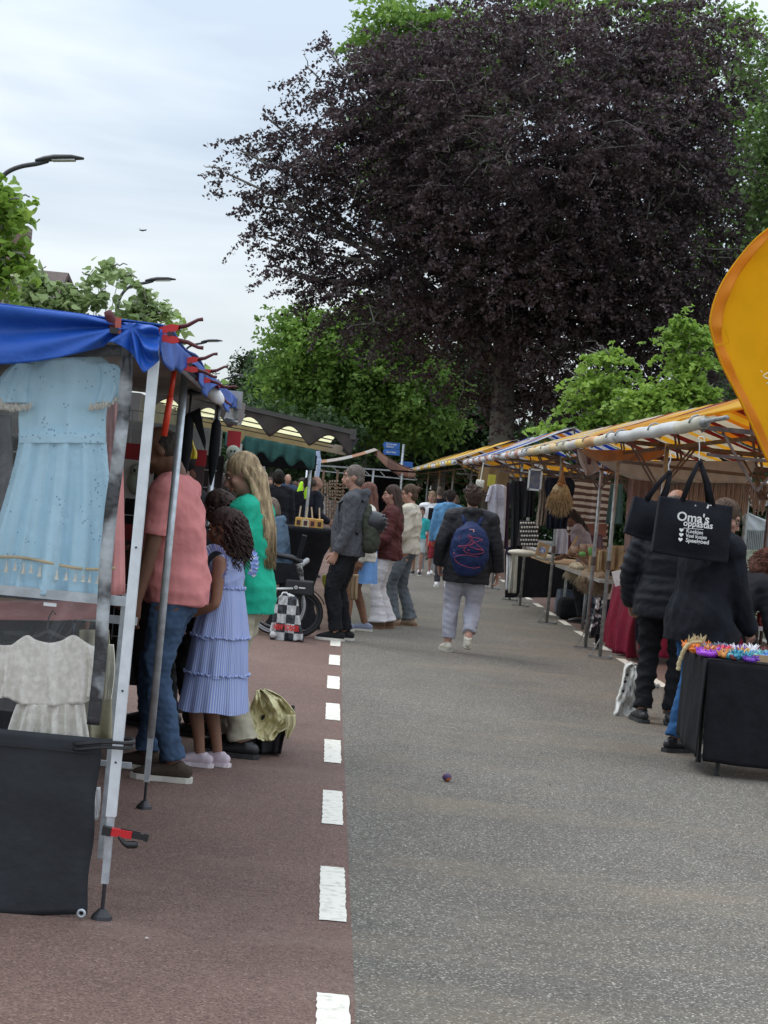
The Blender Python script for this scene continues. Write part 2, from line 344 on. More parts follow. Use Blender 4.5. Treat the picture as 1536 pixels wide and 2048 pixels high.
def dashes(x, y0, n, label):
    global dash
    root = thing('lane_marking', label, 'road marking', (x, y0, 0), kind='structure')
    for k in range(n):
        y = y0+2.02*k; b = MB(); X = x+cx(y)
        j = [rnd.uniform(-.006, .006) for _ in range(4)]
        pl_ = []; ne = 26 if y < 16 else 4
        for (ax, ay), (ex, ey) in (((-.05, 0), (.05, 0)), ((.05, 0), (.05, 1)), ((.05, 1), (-.05, 1)), ((-.05, 1), (-.05, 0))):
            m_ = ne if ay != ey else max(2, ne//4)
            for q in range(m_): t = q/m_; dy = ay+(ey-ay)*t; pl_.append((x+cx(y+dy)+ax+(ex-ax)*t+rnd.uniform(-.0028, .0028), y+dy+rnd.uniform(-.004, .004), .004))
        b.add(pl_, [tuple(range(len(pl_)))])
        b.build('dash', PAINT, root)
    return root
# near dash: front edge at py 1843, back edge at py 1736
Yd = G(662, 1843).y
dashes(.152, Yd-4.04, 22, 'broken white line along the left edge of the grey asphalt')
dashes(3.24, Yd-4.04+.9, 22, 'broken white line running under the stalls on the right')
# ================================================================ TREES
BARK = mat('bark', (.14, .125, .11), rough=.9, var=.3, scale=6, bump=.7, bscale=18, stretch=(1, 1, .35), bdist=.03)
BARKL = mat('pale_bark', (.26, .25, .22), rough=.85, var=.3, scale=7, bump=.5, bscale=25, stretch=(1, 1, .4))
def leaves(centres, dirs, per, spread, size, rg, droop=.3, heart=False, flat=.35):
    """leaf quads scattered round clump centres -> verts, faces. spread (along, side, up)"""
    n = len(centres)*per
    c = np.repeat(centres, per, 0); d = np.repeat(dirs, per, 0)
    d = d/np.linalg.norm(d, axis=1, keepdims=True); up = np.array([0, 0, 1.]); sd = np.cross(d, up); sd /= np.linalg.norm(sd, axis=1, keepdims=True)+1e-9; uu = np.cross(sd, d)
    a = rg.uniform(-1, 1, n); w = rg.normal(0, .5, n)*(1.05-.5*np.abs(a)); h = rg.normal(0, .5, n)
    pos = c+d*(a*spread[0])[:, None]+sd*(w*spread[1])[:, None]+uu*(h*spread[2])[:, None]; pos[:, 2] -= droop*spread[0]*((a+1)/2)**2
    # leaf frame
    nrm = rg.normal(0, 1, (n, 3)); nrm[:, 2] = np.abs(nrm[:, 2])*(.4+flat)+flat; nrm /= np.linalg.norm(nrm, axis=1, keepdims=True)
    ax = np.cross(nrm, rg.normal(0, 1, (n, 3))); ax[:, 2] -= .5; ax -= nrm*np.sum(ax*nrm, 1, keepdims=True); ax /= np.linalg.norm(ax, axis=1, keepdims=True)+1e-9; bx = np.cross(nrm, ax)
    s = (size*rg.uniform(.65, 1.3, n))[:, None]
    if not heart:
        v = np.stack([pos-ax*s*.55, pos+bx*s*.33+nrm*s*.08, pos+ax*s*.55, pos-bx*s*.33+nrm*s*.08], 1); k = 4
    else:
        v = np.stack([pos-ax*s*.38, pos-ax*s*.42+bx*s*.28+nrm*s*.07, pos+bx*s*.46+nrm*s*.1-ax*s*.08, pos+ax*s*.6, pos-bx*s*.46+nrm*s*.1-ax*s*.08, pos-ax*s*.42-bx*s*.28+nrm*s*.07], 1); k = 6
    return v.reshape(-1, 3), np.arange(n*k).reshape(n, k)
def ell_shell(rg, c, r, n, inner=.55):
    d = rg.normal(0, 1, (n, 3)); d /= np.linalg.norm(d, axis=1, keepdims=True); q = rg.uniform(inner**3, 1, n)**(1/3)
    return np.array(c)+d*q[:, None]*np.array(r), d
def limb(b, a, e, r0, r1, rg, n=6, wob=.08, sag=0.0, seg=6):
    a, e = np.array(a, float), np.array(e, float); L = np.linalg.norm(e-a); pts = []
    for i in range(seg+1):
        t = i/seg; p = a*(1-t)+e*t; p = p+rg.normal(0, wob*L*.25, 3)*(t > 0)*(t < 1); p[2] += sag*L*math.sin(math.pi*t); pts.append(p)
    b.tube(pts, [r0+(r1-r0)*(i/seg) for i in range(seg+1)], n=n); return pts
def tree(label, base, trunk_h, trunk_r, blobs, lm, seed, nclump=600, per=40, spread=(.5, .35, .15), size=.1, bark=BARK, droop=.3, heart=False, inner=.5, name='tree', group=None, limbs=True, nl=40, flat=.35, outward=.35, twig=None):
    rg = np.random.default_rng(seed); root = thing(name, label, 'tree', base, group=group)
    base = np.array(base, float); tb = MB(); top = base+np.array([rg.normal(0, .02)*trunk_h, 0, trunk_h])
    pts = [base+np.array([0, 0, -.2]), base+np.array([0, 0, .15]), base+(top-base)*.35+rg.normal(0, trunk_r*.3, 3)*[1, 1, 0], base+(top-base)*.7, top]
    tb.tube(pts, [trunk_r*1.3, trunk_r*1.12, trunk_r, trunk_r*.88, trunk_r*.7], n=14)
    C, D = [], []; wsum = sum(b[1][0]*b[1][1]*b[1][2]*(b[2] if len(b) > 2 else 1) for b in blobs)
    for bl in blobs:
        c, r = bl[0], bl[1]; w = r[0]*r[1]*r[2]*(bl[2] if len(bl) > 2 else 1); n = max(4, int(nclump*w/wsum)); p, d = ell_shell(rg, c, r, n, inner); C.append(p); D.append(d)
        if limbs:
            limb(tb, top-np.array([0, 0, rg.uniform(0, .3)*trunk_h]), c, trunk_r*(.42 if trunk_r < .2 else .24), trunk_r*.08, rg, n=7, sag=.05)
    C = np.concatenate(C); D = np.concatenate(D)
    tb.build('trunk', bark, root, smooth=True)
    out = D.copy(); out[:, 2] = out[:, 2]*.35-outward*.3; out += rg.normal(0, .35, out.shape)
    v, f = leaves(C, out, per, spread, size, rg, droop, heart, flat)
    o = npmesh('crown', v, f, lm, root); o['kind'] = 'stuff'
    # branchlets
    bb = MB(); idx = rg.choice(len(C), min(nl, len(C)), replace=False)
    for i in idx:
        ctr = np.array(min(blobs, key=lambda q: np.linalg.norm((C[i]-np.array(q[0]))/np.array(q[1])))[0]); a = C[i]*.35+ctr*.65
        limb(bb, a, C[i]+D[i]*spread[0]*.6, max(.014, trunk_r*.10), .008, rg, n=4, wob=.25, seg=5)
    bb.build('branch', twig or bark, root, smooth=True)['kind'] = 'stuff'
    return root
def Pb(px, py, Y, rx, ry, rz, w=1): return (tuple(P(px, py, Y)), (rx, ry, rz), w)
CRIM = leafmat('beech_leaf', (.024, .017, .020), (.125, .082, .090), tr=.3)
GRN = leafmat('green_leaf', (.065, .14, .028), (.30, .47, .10), tr=.45)
GRN2 = leafmat('dark_green_leaf', (.026, .055, .022), (.10, .17, .065), tr=.35)
LIME = leafmat('lime_leaf', (.10, .21, .03), (.38, .54, .10), tr=.45)
LIME2 = leafmat('pale_lime_leaf', (.15, .24, .07), (.46, .56, .28), tr=.4)
OLIVE = leafmat('olive_leaf', (.02, .034, .014), (.07, .10, .036), tr=.25)
bt = P(995, 890, 60)
Q = lambda px, py, rx, rz, w=1, Y=60, ry=None: Pb(px, py, Y, rx/65, (ry or rx)/65, rz/65, w)
tree('huge copper beech with dark purple foliage over the stalls', (bt.x, 60, -.1), 7.5, .40, [
    Q(1060, 300, 400, 310, .8), Q(1010, 520, 330, 200, .9), Q(1250, 480, 330, 260, .8), Q(1330, 200, 180, 190, .8), Q(820, 200, 190, 130, 1), Q(720, 330, 190, 120, 1.0),
    Q(600, 290, 110, 60, 1.3), Q(570, 400, 110, 60, 1.2), Q(640, 470, 110, 70, 1.2), Q(480, 300, 62, 24, 1.4), Q(450, 345, 38, 12, 1.5), Q(640, 180, 80, 50, 1.3), Q(650, 90, 35, 22, 1), Q(590, 545, 70, 45, 1.2), Q(640, 560, 100, 55, 1.1), Q(520, 470, 50, 30, 1.3),
    Q(800, 610, 190, 110, 1), Q(950, 700, 170, 110, .9), Q(1130, 700, 210, 130, .9), Q(1370, 650, 220, 150, .8), Q(1050, 820, 140, 60, .9), Q(1300, 820, 260, 60, .8), Q(1250, 60, 170, 70, .9), Q(1000, 70, 110, 70, .9), Q(1380, 30, 90, 50, .9), Q(1470, 140, 90, 130, .8), Q(1500, 400, 90, 170, .7), Q(1440, 20, 60, 40, .6), Q(540, 240, 50, 28, 1.2), Q(500, 410, 45, 25, 1.3), Q(545, 530, 30, 40, 1.2), Q(760, 90, 60, 40, .7)],
    CRIM, 11, nclump=5600, per=50, spread=(.60, .30, .10), size=.125, droop=.6, inner=.35, bark=BARK, nl=420, name='copper_beech', twig=BARKL, outward=.6)
def T(label, bx, Y, th, tr_, blobs, lm, seed, **k):
    """blobs in photo pixels at depth Y: (px, py, rx_px, rz_px[, w])"""
    p = P(bx, 900, Y); s = F/Y
    return tree(label, (p.x, Y, -.1), th, tr_, [Pb(q[0], q[1], Y, q[2]/s, q[2]/s*k.get('deep', .8), q[3]/s, q[4] if len(q) > 4 else 1) for q in blobs], lm, seed, **{a: b for a, b in k.items() if a != 'deep'})
MIDG = leafmat('mid_green_leaf', (.04, .075, .025), (.15, .23, .07), tr=.35)
BG = 'big trees standing behind the market'
T('tall green tree showing above the dark beech at the top right', 1560, 55, 9, .35, [(1520, 160, 40, 60, .35), (1550, 300, 50, 120, .5), (1555, 480, 50, 140, .6), (1510, 420, 36, 50, .3), (1540, 700, 70, 160)], MIDG, 21, nclump=420, per=26, spread=(.7, .4, .2), size=.17, group=BG, nl=0, limbs=False)
T('bright green tree rising behind the left top of the beech', 800, 80, 8, .4, [(810, 60, 110, 60), (760, 110, 70, 50), (900, 150, 150, 140), (850, 300, 150, 150)], GRN, 22, nclump=900, per=34, spread=(.9, .5, .25), size=.23, group=BG)
T('broad mid green tree hanging low left of the beech trunk', 720, 72, 3, .32, [(640, 700, 100, 90), (720, 740, 110, 100), (590, 650, 60, 40), (570, 760, 50, 60), (810, 790, 120, 100), (690, 830, 110, 60), (760, 660, 100, 70)], GRN, 23, nclump=1100, per=34, spread=(.75, .4, .18), size=.19, droop=.5, group=BG)
T('dark green tree directly left of the beech trunk', 880, 76, 3, .3, [(900, 830, 110, 90), (840, 880, 90, 60), (930, 760, 90, 80), (780, 880, 90, 60)], GRN2, 24, nclump=800, per=34, spread=(.75, .4, .2), size=.2, group=BG)
T('dark shrubby tree behind the right stalls', 1200, 74, 2, .3, [(1150, 880, 130, 70), (1300, 870, 160, 90), (1450, 850, 160, 110), (1060, 900, 80, 40)], GRN2, 25, nclump=900, per=32, spread=(.8, .5, .25), size=.22, group=BG)
T('second green tree deep behind the beech, showing through its right side', 1400, 80, 9, .4, [(1400, 250, 200, 260), (1200, 60, 200, 140), (1450, 600, 160, 200)], GRN, 38, nclump=900, per=30, spread=(.9, .5, .25), size=.24, group=BG)
FB = 'far trees at the left end of the street'
T('small airy grey green tree at the left end of the treeline', 490, 105, 4.5, .2, [(495, 745, 26, 38, 1.3), (485, 800, 32, 45), (520, 770, 24, 40), (470, 775, 16, 24, 1.2), (505, 850, 30, 40)], OLIVE, 26, nclump=330, per=22, spread=(.7, .4, .3), size=.2, group=FB, inner=.2)
T('hazy green tree between the small airy tree and the bright green one', 560, 98, 4, .28, [(560, 760, 55, 70), (600, 810, 60, 70), (530, 830, 45, 60), (560, 870, 60, 50)], GRN2, 27, nclump=600, per=28, spread=(.9, .5, .3), size=.24, group=FB)
T('dark tree trunk and crown behind the green awning', 555, 70, 2.2, .5, [(560, 880, 60, 60), (480, 880, 70, 70), (640, 880, 70, 50)], GRN2, 28, nclump=360, per=30, spread=(.8, .5, .3), size=.22, group=FB)
T('yellow green bush lit by the sky at the end of the street', 590, 92, .6, .12, [(585, 935, 26, 34), (600, 955, 18, 25), (560, 950, 20, 24)], LIME, 29, nclump=160, per=28, spread=(.5, .3, .2), size=.2, group=FB)
# long hedge that closes the view
rg = np.random.default_rng(5)
def hedge(label, x0, x1, Y, h, lm, seed, n, name='hedge', size=.22):
    rg = np.random.default_rng(seed); root = thing(name, label, 'hedge', ((x0+x1)/2, Y, -.1))
    c = np.stack([rg.uniform(x0, x1, n), Y+rg.normal(0, .8, n), rg.uniform(0, 1, n)**.8*h*(1+.12*np.sin(np.arange(n)))], 1); d = rg.normal(0, 1, (n, 3)); d[:, 2] = np.abs(d[:, 2])*.3
    v, f = leaves(c, d, 26, (.8, .6, .5), size, rg, .2); o = npmesh('foliage', v, f, lm, root); o['kind'] = 'stuff'
    b = MB()
    for k in range(int((x1-x0)/1.5)): x = x0+k*1.5+.5; b.tube([(x, Y, -.1), (x+.1, Y, h*.5), (x, Y+.1, h*.9)], [.06, .04, .02], n=5)
    b.build('stem', BARK, root)['kind'] = 'stuff'
hedge('tall dark hedge closing the view behind the stalls', -4, 26, 84, 4.2, GRN2, 31, 3000, size=.26)
hedge('lighter distant hedge at the far left end of the street', -34, 0, 120, 5.0, GRN, 32, 1500, size=.4)
# young lime trees on the right, layered crowns
YL = 'young lime trees behind the right stalls'
kw = dict(per=34, spread=(.36, .24, .05), size=.10, heart=True, droop=.6, inner=.3, deep=.9, bark=BARKL, nl=40, flat=.6, outward=.5)
T('young lime tree with tiered bright crown left of its taller neighbour', 1190, 36, 2.7, .055, [(1225, 715, 38, 20), (1190, 760, 46, 18), (1235, 750, 26, 14), (1160, 805, 30, 14), (1215, 790, 40, 22), (1110, 868, 46, 18), (1190, 850, 60, 22), (1250, 810, 30, 24)], LIME, 33, nclump=120, group=YL, **kw)
T('taller young lime tree beside the yellow flag', 1385, 35, 2.8, .06, [(1365, 650, 30, 22), (1350, 680, 36, 18), (1400, 675, 34, 16), (1370, 725, 46, 20), (1415, 730, 26, 16), (1310, 790, 50, 22), (1380, 780, 50, 20), (1400, 800, 36, 24), (1270, 805, 40, 16), (1330, 820, 60, 20)], LIME, 34, nclump=160, group=YL, **kw)
LL = 'young lime trees behind the blue tarp'
kw.update(size=.075, spread=(.26, .14, .05), inner=.15, per=15)
T('bright lime tree cut by the left edge above the blue tarp', -15, 19, 2.6, .04, [(0, 400, 34, 34), (20, 440, 34, 26), (0, 500, 30, 30), (25, 530, 16, 14), (-10, 560, 40, 30)], LIME, 35, nclump=60, group=LL, **{**kw, 'size': .105})
kw['size'] = .115
T('pale leaved lime tree just above the blue tarp', 190, 24, 2.7, .035, [(215, 535, 26, 12), (195, 560, 30, 14), (240, 550, 22, 14), (140, 590, 30, 16), (190, 600, 34, 20), (80, 580, 40, 26), (50, 560, 24, 16), (290, 610, 46, 20), (330, 625, 30, 18), (260, 640, 50, 20), (120, 620, 50, 18), (50, 620, 50, 20)], LIME2, 36, nclump=120, group=LL, **kw)
T('small lime crown peeking between the red clamps', 345, 27, 2.4, .03, [(350, 660, 18, 14), (335, 690, 26, 22), (400, 745, 20, 12), (345, 720, 20, 16)], LIME, 37, nclump=40, group=LL, **kw)
# ================================================================ HOUSE
BRICK = nmat('brick_wall'); m, t, b_ = BRICK; N, L = t.nodes, t.links
tcn = N.new('ShaderNodeTexCoord'); mpn = N.new('ShaderNodeMapping'); mpn.inputs['Rotation'].default_value = (rad(90), 0, 0); br = N.new('ShaderNodeTexBrick'); br.inputs['Scale'].default_value = 4.2
br.inputs['Color1'].default_value = (.16, .09, .07, 1); br.inputs['Color2'].default_value = (.22, .13, .1, 1); br.inputs['Mortar'].default_value = (.25, .23, .2, 1); br.inputs['Mortar Size'].default_value = .02
L.new(tcn.outputs['Object'], mpn.inputs[0]); L.new(mpn.outputs[0], br.inputs[0]); L.new(br.outputs[0], b_.inputs['Base Color']); b_.inputs['Roughness'].default_value = .9
BRICKM = m
TILE = mat('roof_tile', (.10, .07, .06), rough=.8, var=.3, scale=12, bump=.4)
hp = P(-20, 700, 46); hx = hp.x
h = thing('brick_house', 'brown brick house half hidden behind the lime leaves on the left', 'house', (hx-5, 50, -.1))
b = MB(); b.box((hx-5, 50, 2.4), (12, 8, 5.0)); b.build('wall', BRICKM, h)
b = MB(); b.prism([V(hx-11.4, 45.7, 4.9), V(hx+1.4, 45.7, 4.9), V(hx+1.1, 50, 6.2), V(hx-11.1, 50, 6.2)], (0, 0, .16)); b.prism([V(hx-11.4, 54.3, 4.9), V(hx+1.4, 54.3, 4.9), V(hx+1.1, 50, 6.2), V(hx-11.1, 50, 6.2)], (0, 0, .16)); rf = b.build('roof', TILE, h)
b = MB(); cp = P(18, 590, 49); b.box((cp.x, 49, 6.5), (.75, .75, 1.6)); b.build('chimney', BRICKM, rf)
b = MB(); b.lathe([(.13, 7.3), (.13, 7.55), (.19, 7.58), (.19, 7.62), (.12, 7.64), (.12, 7.7), (.2, 7.72), (.2, 7.76), (0, 7.85)], (cp.x-.15, 49, 0), n=12); b.build('chimney_pot', GALV, rf)
GLASS = mat('dark_glass', (.05, .06, .07), rough=.08)
for k in range(4):
    b = MB(); x = hx-9.5+k*3; b.box((x, 45.97, 3.2), (1.3, .1, 1.5)); w = b.build('window', WHITEP, h)
    for q in (-.3, .3): b = MB(); b.box((x+q, 45.9, 3.2), (.5, .03, 1.3)); b.build('pane', GLASS, w)
# ================================================================ STREET LAMPS
LAMPM = mat('lamp_dark_paint', (.05, .05, .055), rough=.5, metal=.3)
def lamp(Y, label):
    r = thing('street_lamp', label, 'street lamp', (-5.42, Y, .1), group='dark curved street lamps along the left side')
    b = MB(); b.tube([(-5.42, Y, .1), (-5.42, Y, 1.1), (-5.42, Y, 1.15), (-5.42, Y, 4.6)], [.085, .085, .06, .045], n=12); b.build('pole', LAMPM, r, smooth=True)
    b = MB(); b.tube(crom([(-5.42, Y, 4.58), (-5.42, Y, 5.2), (-5.38, Y, 5.5), (-5.25, Y, 5.72), (-5.05, Y, 5.84), (-4.8, Y, 5.91), (-4.64, Y, 5.97)], 24), [.045]*6+[.036]*18, n=10); b.build('arm', LAMPM, r, smooth=True)
    b = MB(); R = rotm((0, rad(-6), 0))
    b.tube([V(-4.81, Y, 5.96), V(-4.69, Y, 5.99), V(-4.55, Y, 6.02), V(-4.29, Y, 6.05), V(-4.13, Y, 6.05)], [.035, .09, .12, .11, .05], b=[.028, .045, .05, .04, .02], n=12, side=(0, 1, 0), cap='round'); hd = b.build('lamp_head', LAMPM, r, smooth=True)
    b = MB(); b.box((-4.41, Y, 5.995), (.34, .17, .02), R); b.build('lens', mat('lamp_lens', (.5, .5, .48), rough=.3), hd)
lamp(28.9, 'nearest curved street lamp, highest at the left edge'); lamp(45.9, 'second street lamp from the left, above the lime leaves'); lamp(65.5, 'third street lamp, above the red clamps'); lamp(86, 'farthest street lamp, tiny before the treeline')
# distant gull
g = MB(); gp = P(285, 461, 60); g.tube([gp+V(-.1, 0, 0), gp, gp+V(.12, 0, .02)], [.01, .03, .01], n=6); g.bar(gp, gp+V(-.12, .02, .05), .05, .01); g.bar(gp, gp+V(.12, -.02, .04), .05, .01)
meta(g.build('bird', DARKM), 'tiny dark bird flying far off in the pale sky', 'bird')
# ================================================================ FINGERPOST SIGNS
BLUE = mat('sign_blue', (.02, .12, .42), rough=.35, var=.04)
SW = mat('sign_white', (.85, .85, .85), rough=.4)
Y = 58
r = thing('direction_sign', 'blue and white fingerpost with two boards on a thin pole', 'sign', (P(799, 980, Y).x, Y, 0))
b = MB(); a = P(799, 978, Y); a.z = 0; e = P(801, 888, Y); b.tube([(a.x, Y, -.05), (a.x, Y, e.z)], .035, n=10); b.build('pole', GALV, r, smooth=True)
for i, (y0, y1, s1, s2) in enumerate(((885, 897, 'Centrum', 'Station'), (899, 909, 'Sporthal', ''))):
    A, B = P(766, y0, Y), P(799, y1, Y); zc = (A.z+B.z)/2; hh = (B.z-A.z)/2*-1; yy = Y-.05
    b = MB(); b.prism([V(A.x, yy, zc), V(A.x+.05, yy, zc+.09), V(B.x, yy, zc+.09), V(B.x, yy, zc-.09), V(A.x+.05, yy, zc-.09)], (0, .03, 0)); bd = b.build('board', BLUE, r)
    for k, q in enumerate((s1, s2)):
        if q: text('lettering', q, .085, face_cam((A.x+.1, yy-.006, zc+(.01 if s2 else -.03)-k*.075)), SW, bd)
b = MB(); A, B = P(800, 925, Y+1), P(825, 932, Y+1); b.box(((A.x+B.x)/2, Y+.9, (A.z+B.z)/2), (B.x-A.x, .03, .16)); bd = b.build('board', BLUE, r); 
b = MB(); b.bar((A.x, Y+.9, (A.z+B.z)/2), (a.x, Y, (A.z+B.z)/2), .03); b.build('bracket', GALV, r)
# ================================================================ LEFT CLOTHING STALL (near)
TARP = mat('blue_tarp', (.012, .075, .36), rough=.55, var=.2, scale=3, bump=.6, bscale=7, bdist=.03, spec=.4)
TARPD = mat('stall_roof_underside', (.22, .19, .17), rough=.8, var=.15)
XP, Y0 = -.657, 6.79
st = thing('market_stall', 'clothing stall under a blue tarp with pale metal posts at the left front', 'market stall', (XP-1, Y0+2.7, 0))
def fz(x): return 2.075+.02*math.sin((XP-x)*1.2)
# roof sheet
r2 = random.Random(3)
def roof(u, v):
    x = -.64-2.6*u; y = Y0-.02+5.45*v; return V(x, y, fz(x)-.03*v+.012*math.sin(7*v+u*3)+.012*math.sin(23*v)*(1-u))
b = MB(); b.grid(roof, 26, 30, .006, (0, 0, 1)); b.mi = 1
o = b.build('roof_tarp', TARP, st, smooth=True)
b = MB(); b.grid(lambda u, v: roof(u, v)-V(0, 0, .015), 12, 16); b.build('roof_lining', TARPD, st, smooth=True)
# front drape
fd = folds(3.0, .02, 4)
def dep(u, v):
    # creases that fan out from the clamp at u ~ .69
    dx, dy = (u-.70)*3.2, (v-.18)*1.1; a = math.atan2(dy, dx); rr = math.hypot(dx, dy)
    return -.055+.022*math.sin(a*9)*min(1, rr*1.4)+.012*math.sin(a*17+1)*min(1, rr)+fd(u, v)*.35-.03*v
b = MB(); b.grid(cols_fn([(-140, 598, 735), (-60, 606, 735), (0, 612, 733), (60, 619, 729), (120, 626, 720), (170, 632, 708), (205, 640, 697), (225, 645, 688), (240, 646, 692), (262, 648, 705), (280, 649, 728), (292, 651, 748), (306, 653, 738), (322, 660, 722)], Y0-.02, dep), 90, 22, .005)
b.build('front_drape', TARP, st, smooth=True)
b = MB(); fs_ = folds(5, .012, 6)
b.grid(lambda u, v: V(-.64+fs_(u, v)+.012*v, Y0-.05+5.4*u, 2.06-v*(.085+.03*math.sin(u*19)+.02*math.sin(u*43))), 110, 8, .005, (1, 0, 0))
b.build('side_drape', TARP, st, smooth=True)
BK = mat('dark_lining', (.02, .02, .022), rough=.9)
b = MB(); b.grid(cols_fn([(-140, 700, 732), (100, 690, 716), (290, 690, 712)], Y0+.06), 8, 2, .004); b.build('header_strip', BK, st)
# posts
def post(x, y, h, mt, w=.042, square=True, foot='spindle', r=None):
    b = MB(); 
    if square: b.box((x, y, (h+.36)/2), (w, w, h-.36)); 
    else: b.tube([(x, y, .33), (x, y, h)], w/2, n=12)
    p = b.build('post', mt, r, smooth=not square)
    b = MB(); b.box((x, y, .245), (w*.72, w*.72, .24)); b.build('inner_tube', GALV, p)
    b = MB(); b.tube([(x, y, .02), (x, y, .14)], .007, n=8); b.lathe([(.0, .038), (.014, .036), (.018, .03), (.035, .012), (.038, 0), (0, 0)], (x, y, 0), n=16); b.build('foot', DARKM, p)
    return p
pp = post(XP, Y0, 2.05, WHITEP, .035, True, r=st)
b = MB()
for z in (.55, .8, 1.3): b.tube([(XP, Y0-.0192, z), (XP, Y0-.0205, z)], .004, n=8)
b.build('bolt_hole', BLACKP, pp)['kind'] = 'stuff'
p2 = G(288, 1619); post(-.729, 9.07, 2.03, GALV, .036, False, r=st)
post(-.74, 11.95, 2.03, GALV, .036, False, r=st)
for y in (Y0+.1, 11.9): post(-3.1, y, 2.1, GALV, .04, False, r=st)
b = MB(); b.tube([(-.68, Y0, 2.03), (-.70, 12.2, 2.0)], .022, n=8); b.build('side_rail', GALV, st, smooth=True)
b = MB(); b.tube([(-3.2, Y0+.05, 2.03), (-1.9, Y0+.05, 2.03), (-.68, Y0+.05, 2.02)], .02, n=8); b.build('front_rail', GALV, st, smooth=True)
b = MB(); zr = P(200, 1198, Y0+.05).z; b.bar((-3.1, Y0+.05, zr), (XP-.02, Y0+.05, zr), .022, .034); b.build('cross_rail', GALV, st)
b = MB(); b.bar((-3.1, Y0+.6, zr-.11), (XP-.03, Y0+.6, zr-.11), .02, .03); b.bar((-3.1, Y0+.6, .45), (XP-.0, Y0+.6, .45), .02, .02); b.bar((XP-.08, Y0+.55, .1), (XP-.08, Y0+.55, 1.1), .02, .02); b.build('table_frame', GALV, st)
b = MB(); b.box((-2.1, 9.6, .85), (1.6, 4.4, .05)); b.build('counter', WOOD, st)
b = MB(); fc = folds(14, .02, 8); b.grid(lambda u, v: V(-1.32+fc(u, v), 7.4+4.3*u, .86-.8*v), 60, 6, .006, (1, 0, 0)); b.build('counter_cloth', BLACKC, st, smooth=True)
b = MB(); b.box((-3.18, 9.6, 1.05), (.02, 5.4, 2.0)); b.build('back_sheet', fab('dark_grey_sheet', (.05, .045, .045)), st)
# cable tie ring round the near post
b = MB(); zt = P(232, 1495, Y0).z
for q in (0, .018): b.tube([V(XP-.05+.105*math.cos(a), Y0-.005+.05*math.sin(a), zt+.012*math.cos(a)+q+.004*math.sin(3*a)) for a in [6.283*i/24 for i in range(24)]], .006, n=6, closed=True)
meta(b.build('cable_tie', BLACKP), 'black cable tie looped round the near white post', 'cable tie')
# clear plastic sheet and black sheet at the front
m, t, pb = nmat('clear_plastic'); N, L = t.nodes, t.links
tr = N.new('ShaderNodeBsdfTransparent'); tr.inputs[0].default_value = (1, 1, 1, 1); gl = N.new('ShaderNodeBsdfGlossy'); gl.inputs['Roughness'].default_value = .12; df = N.new('ShaderNodeBsdfDiffuse'); df.inputs[0].default_value = (.7, .72, .75, 1)
nz = N.new('ShaderNodeTexNoise'); nz.inputs['Scale'].default_value = 3.5; nz.inputs['Detail'].default_value = 4; nz.inputs['Distortion'].default_value = 1.5; bp = N.new('ShaderNodeBump'); bp.inputs['Strength'].default_value = .6; bp.inputs['Distance'].default_value = .06
tcn = N.new('ShaderNodeTexCoord'); L.new(tcn.outputs['Object'], nz.inputs[0]); L.new(nz.outputs[0], bp.inputs['Height']); L.new(bp.outputs[0], gl.inputs['Normal'])
m1 = N.new('ShaderNodeMixShader'); m1.inputs[0].default_value = .06; L.new(tr.outputs[0], m1.inputs[1]); L.new(df.outputs[0], m1.inputs[2])
lw = N.new('ShaderNodeFresnel'); lw.inputs['IOR'].default_value = 1.45; L.new(bp.outputs[0], lw.inputs['Normal']); m2 = N.new('ShaderNodeMixShader'); L.new(lw.outputs[0], m2.inputs[0]); L.new(m1.outputs[0], m2.inputs[1]); L.new(gl.outputs[0], m2.inputs[2]); L.new(m2.outputs[0], N['Material Output'].inputs[0])
CLEAR = m
EDGE = mat('painted_gloss_edge', (.05, .05, .055), rough=.22, c2=(.42, .44, .46), scale=9, stretch=(1, 1, .9), contrast=(.42, .62), bump=.6, bscale=16, detail=3, bdist=.02)  # glossy white and dark reflections painted into the strip's mottled colour
ps = thing('plastic_sheet', 'clear plastic rain sheet with painted reflections on its edge hung before the dresses', 'plastic sheet', (XP-.7, Y0+.03, .6))
fp = folds(2.2, .006, 12)
b = MB(); b.grid(lambda u, v: V(-2.6+1.83*u, Y0-.0+fp(u, v), 2.06-1.37*v), 40, 30); b.build('window', CLEAR, ps, smooth=True)
b = MB(); b.grid(lambda u, v: V(-.775+.045*u+.006*math.sin(v*9), Y0-.004+fp(1, v)+.004*math.sin(v*40), 2.03-1.36*v), 2, 60, .003); b.build('edge_strip', EDGE, ps, smooth=True)
bs = thing('weather_sheet', 'charcoal canvas sheet hanging to the ground below the clear plastic', 'sheet', (XP-.8, Y0, 0))
CANV = mat('charcoal_canvas', (.017, .019, .024), rough=.75, var=.25, scale=4, bump=.35, bscale=9, bdist=.03)
fp2 = folds(1.6, .012, 15); tr_, brr = P(203, 1477, Y0-.02), P(172, 1834, Y0-.02)
b = MB(); b.grid(lambda u, v: V(-2.6+(tr_.x+2.6)*u*(1-v)+(brr.x+2.6)*u*v+.004*math.sin(v*14), Y0-.02+fp2(u, v)-.02*v, tr_.z*(1-v)+brr.z*v+.012*math.sin(u*20)*v-.0*(1-u)), 50, 30, .006); b.build('canvas', CANV, bs, smooth=True)
b = MB(); q = P(190, 1507, Y0-.03); b.bar((-2.6, Y0-.031, q.z), (q.x-.01, Y0-.031, q.z), .003, .006, up=(0, 1, 0)); b.build('hem_seam', BLACKP, bs)
b = MB(); q = P(163, 1826, Y0-.045); b.tube([V(q.x+.012*math.cos(a), q.y-.008, q.z+.012*math.sin(a)) for a in [6.283*i/16 for i in range(16)]], .005, n=6, closed=True); b.build('grommet', GALV, bs, smooth=True)
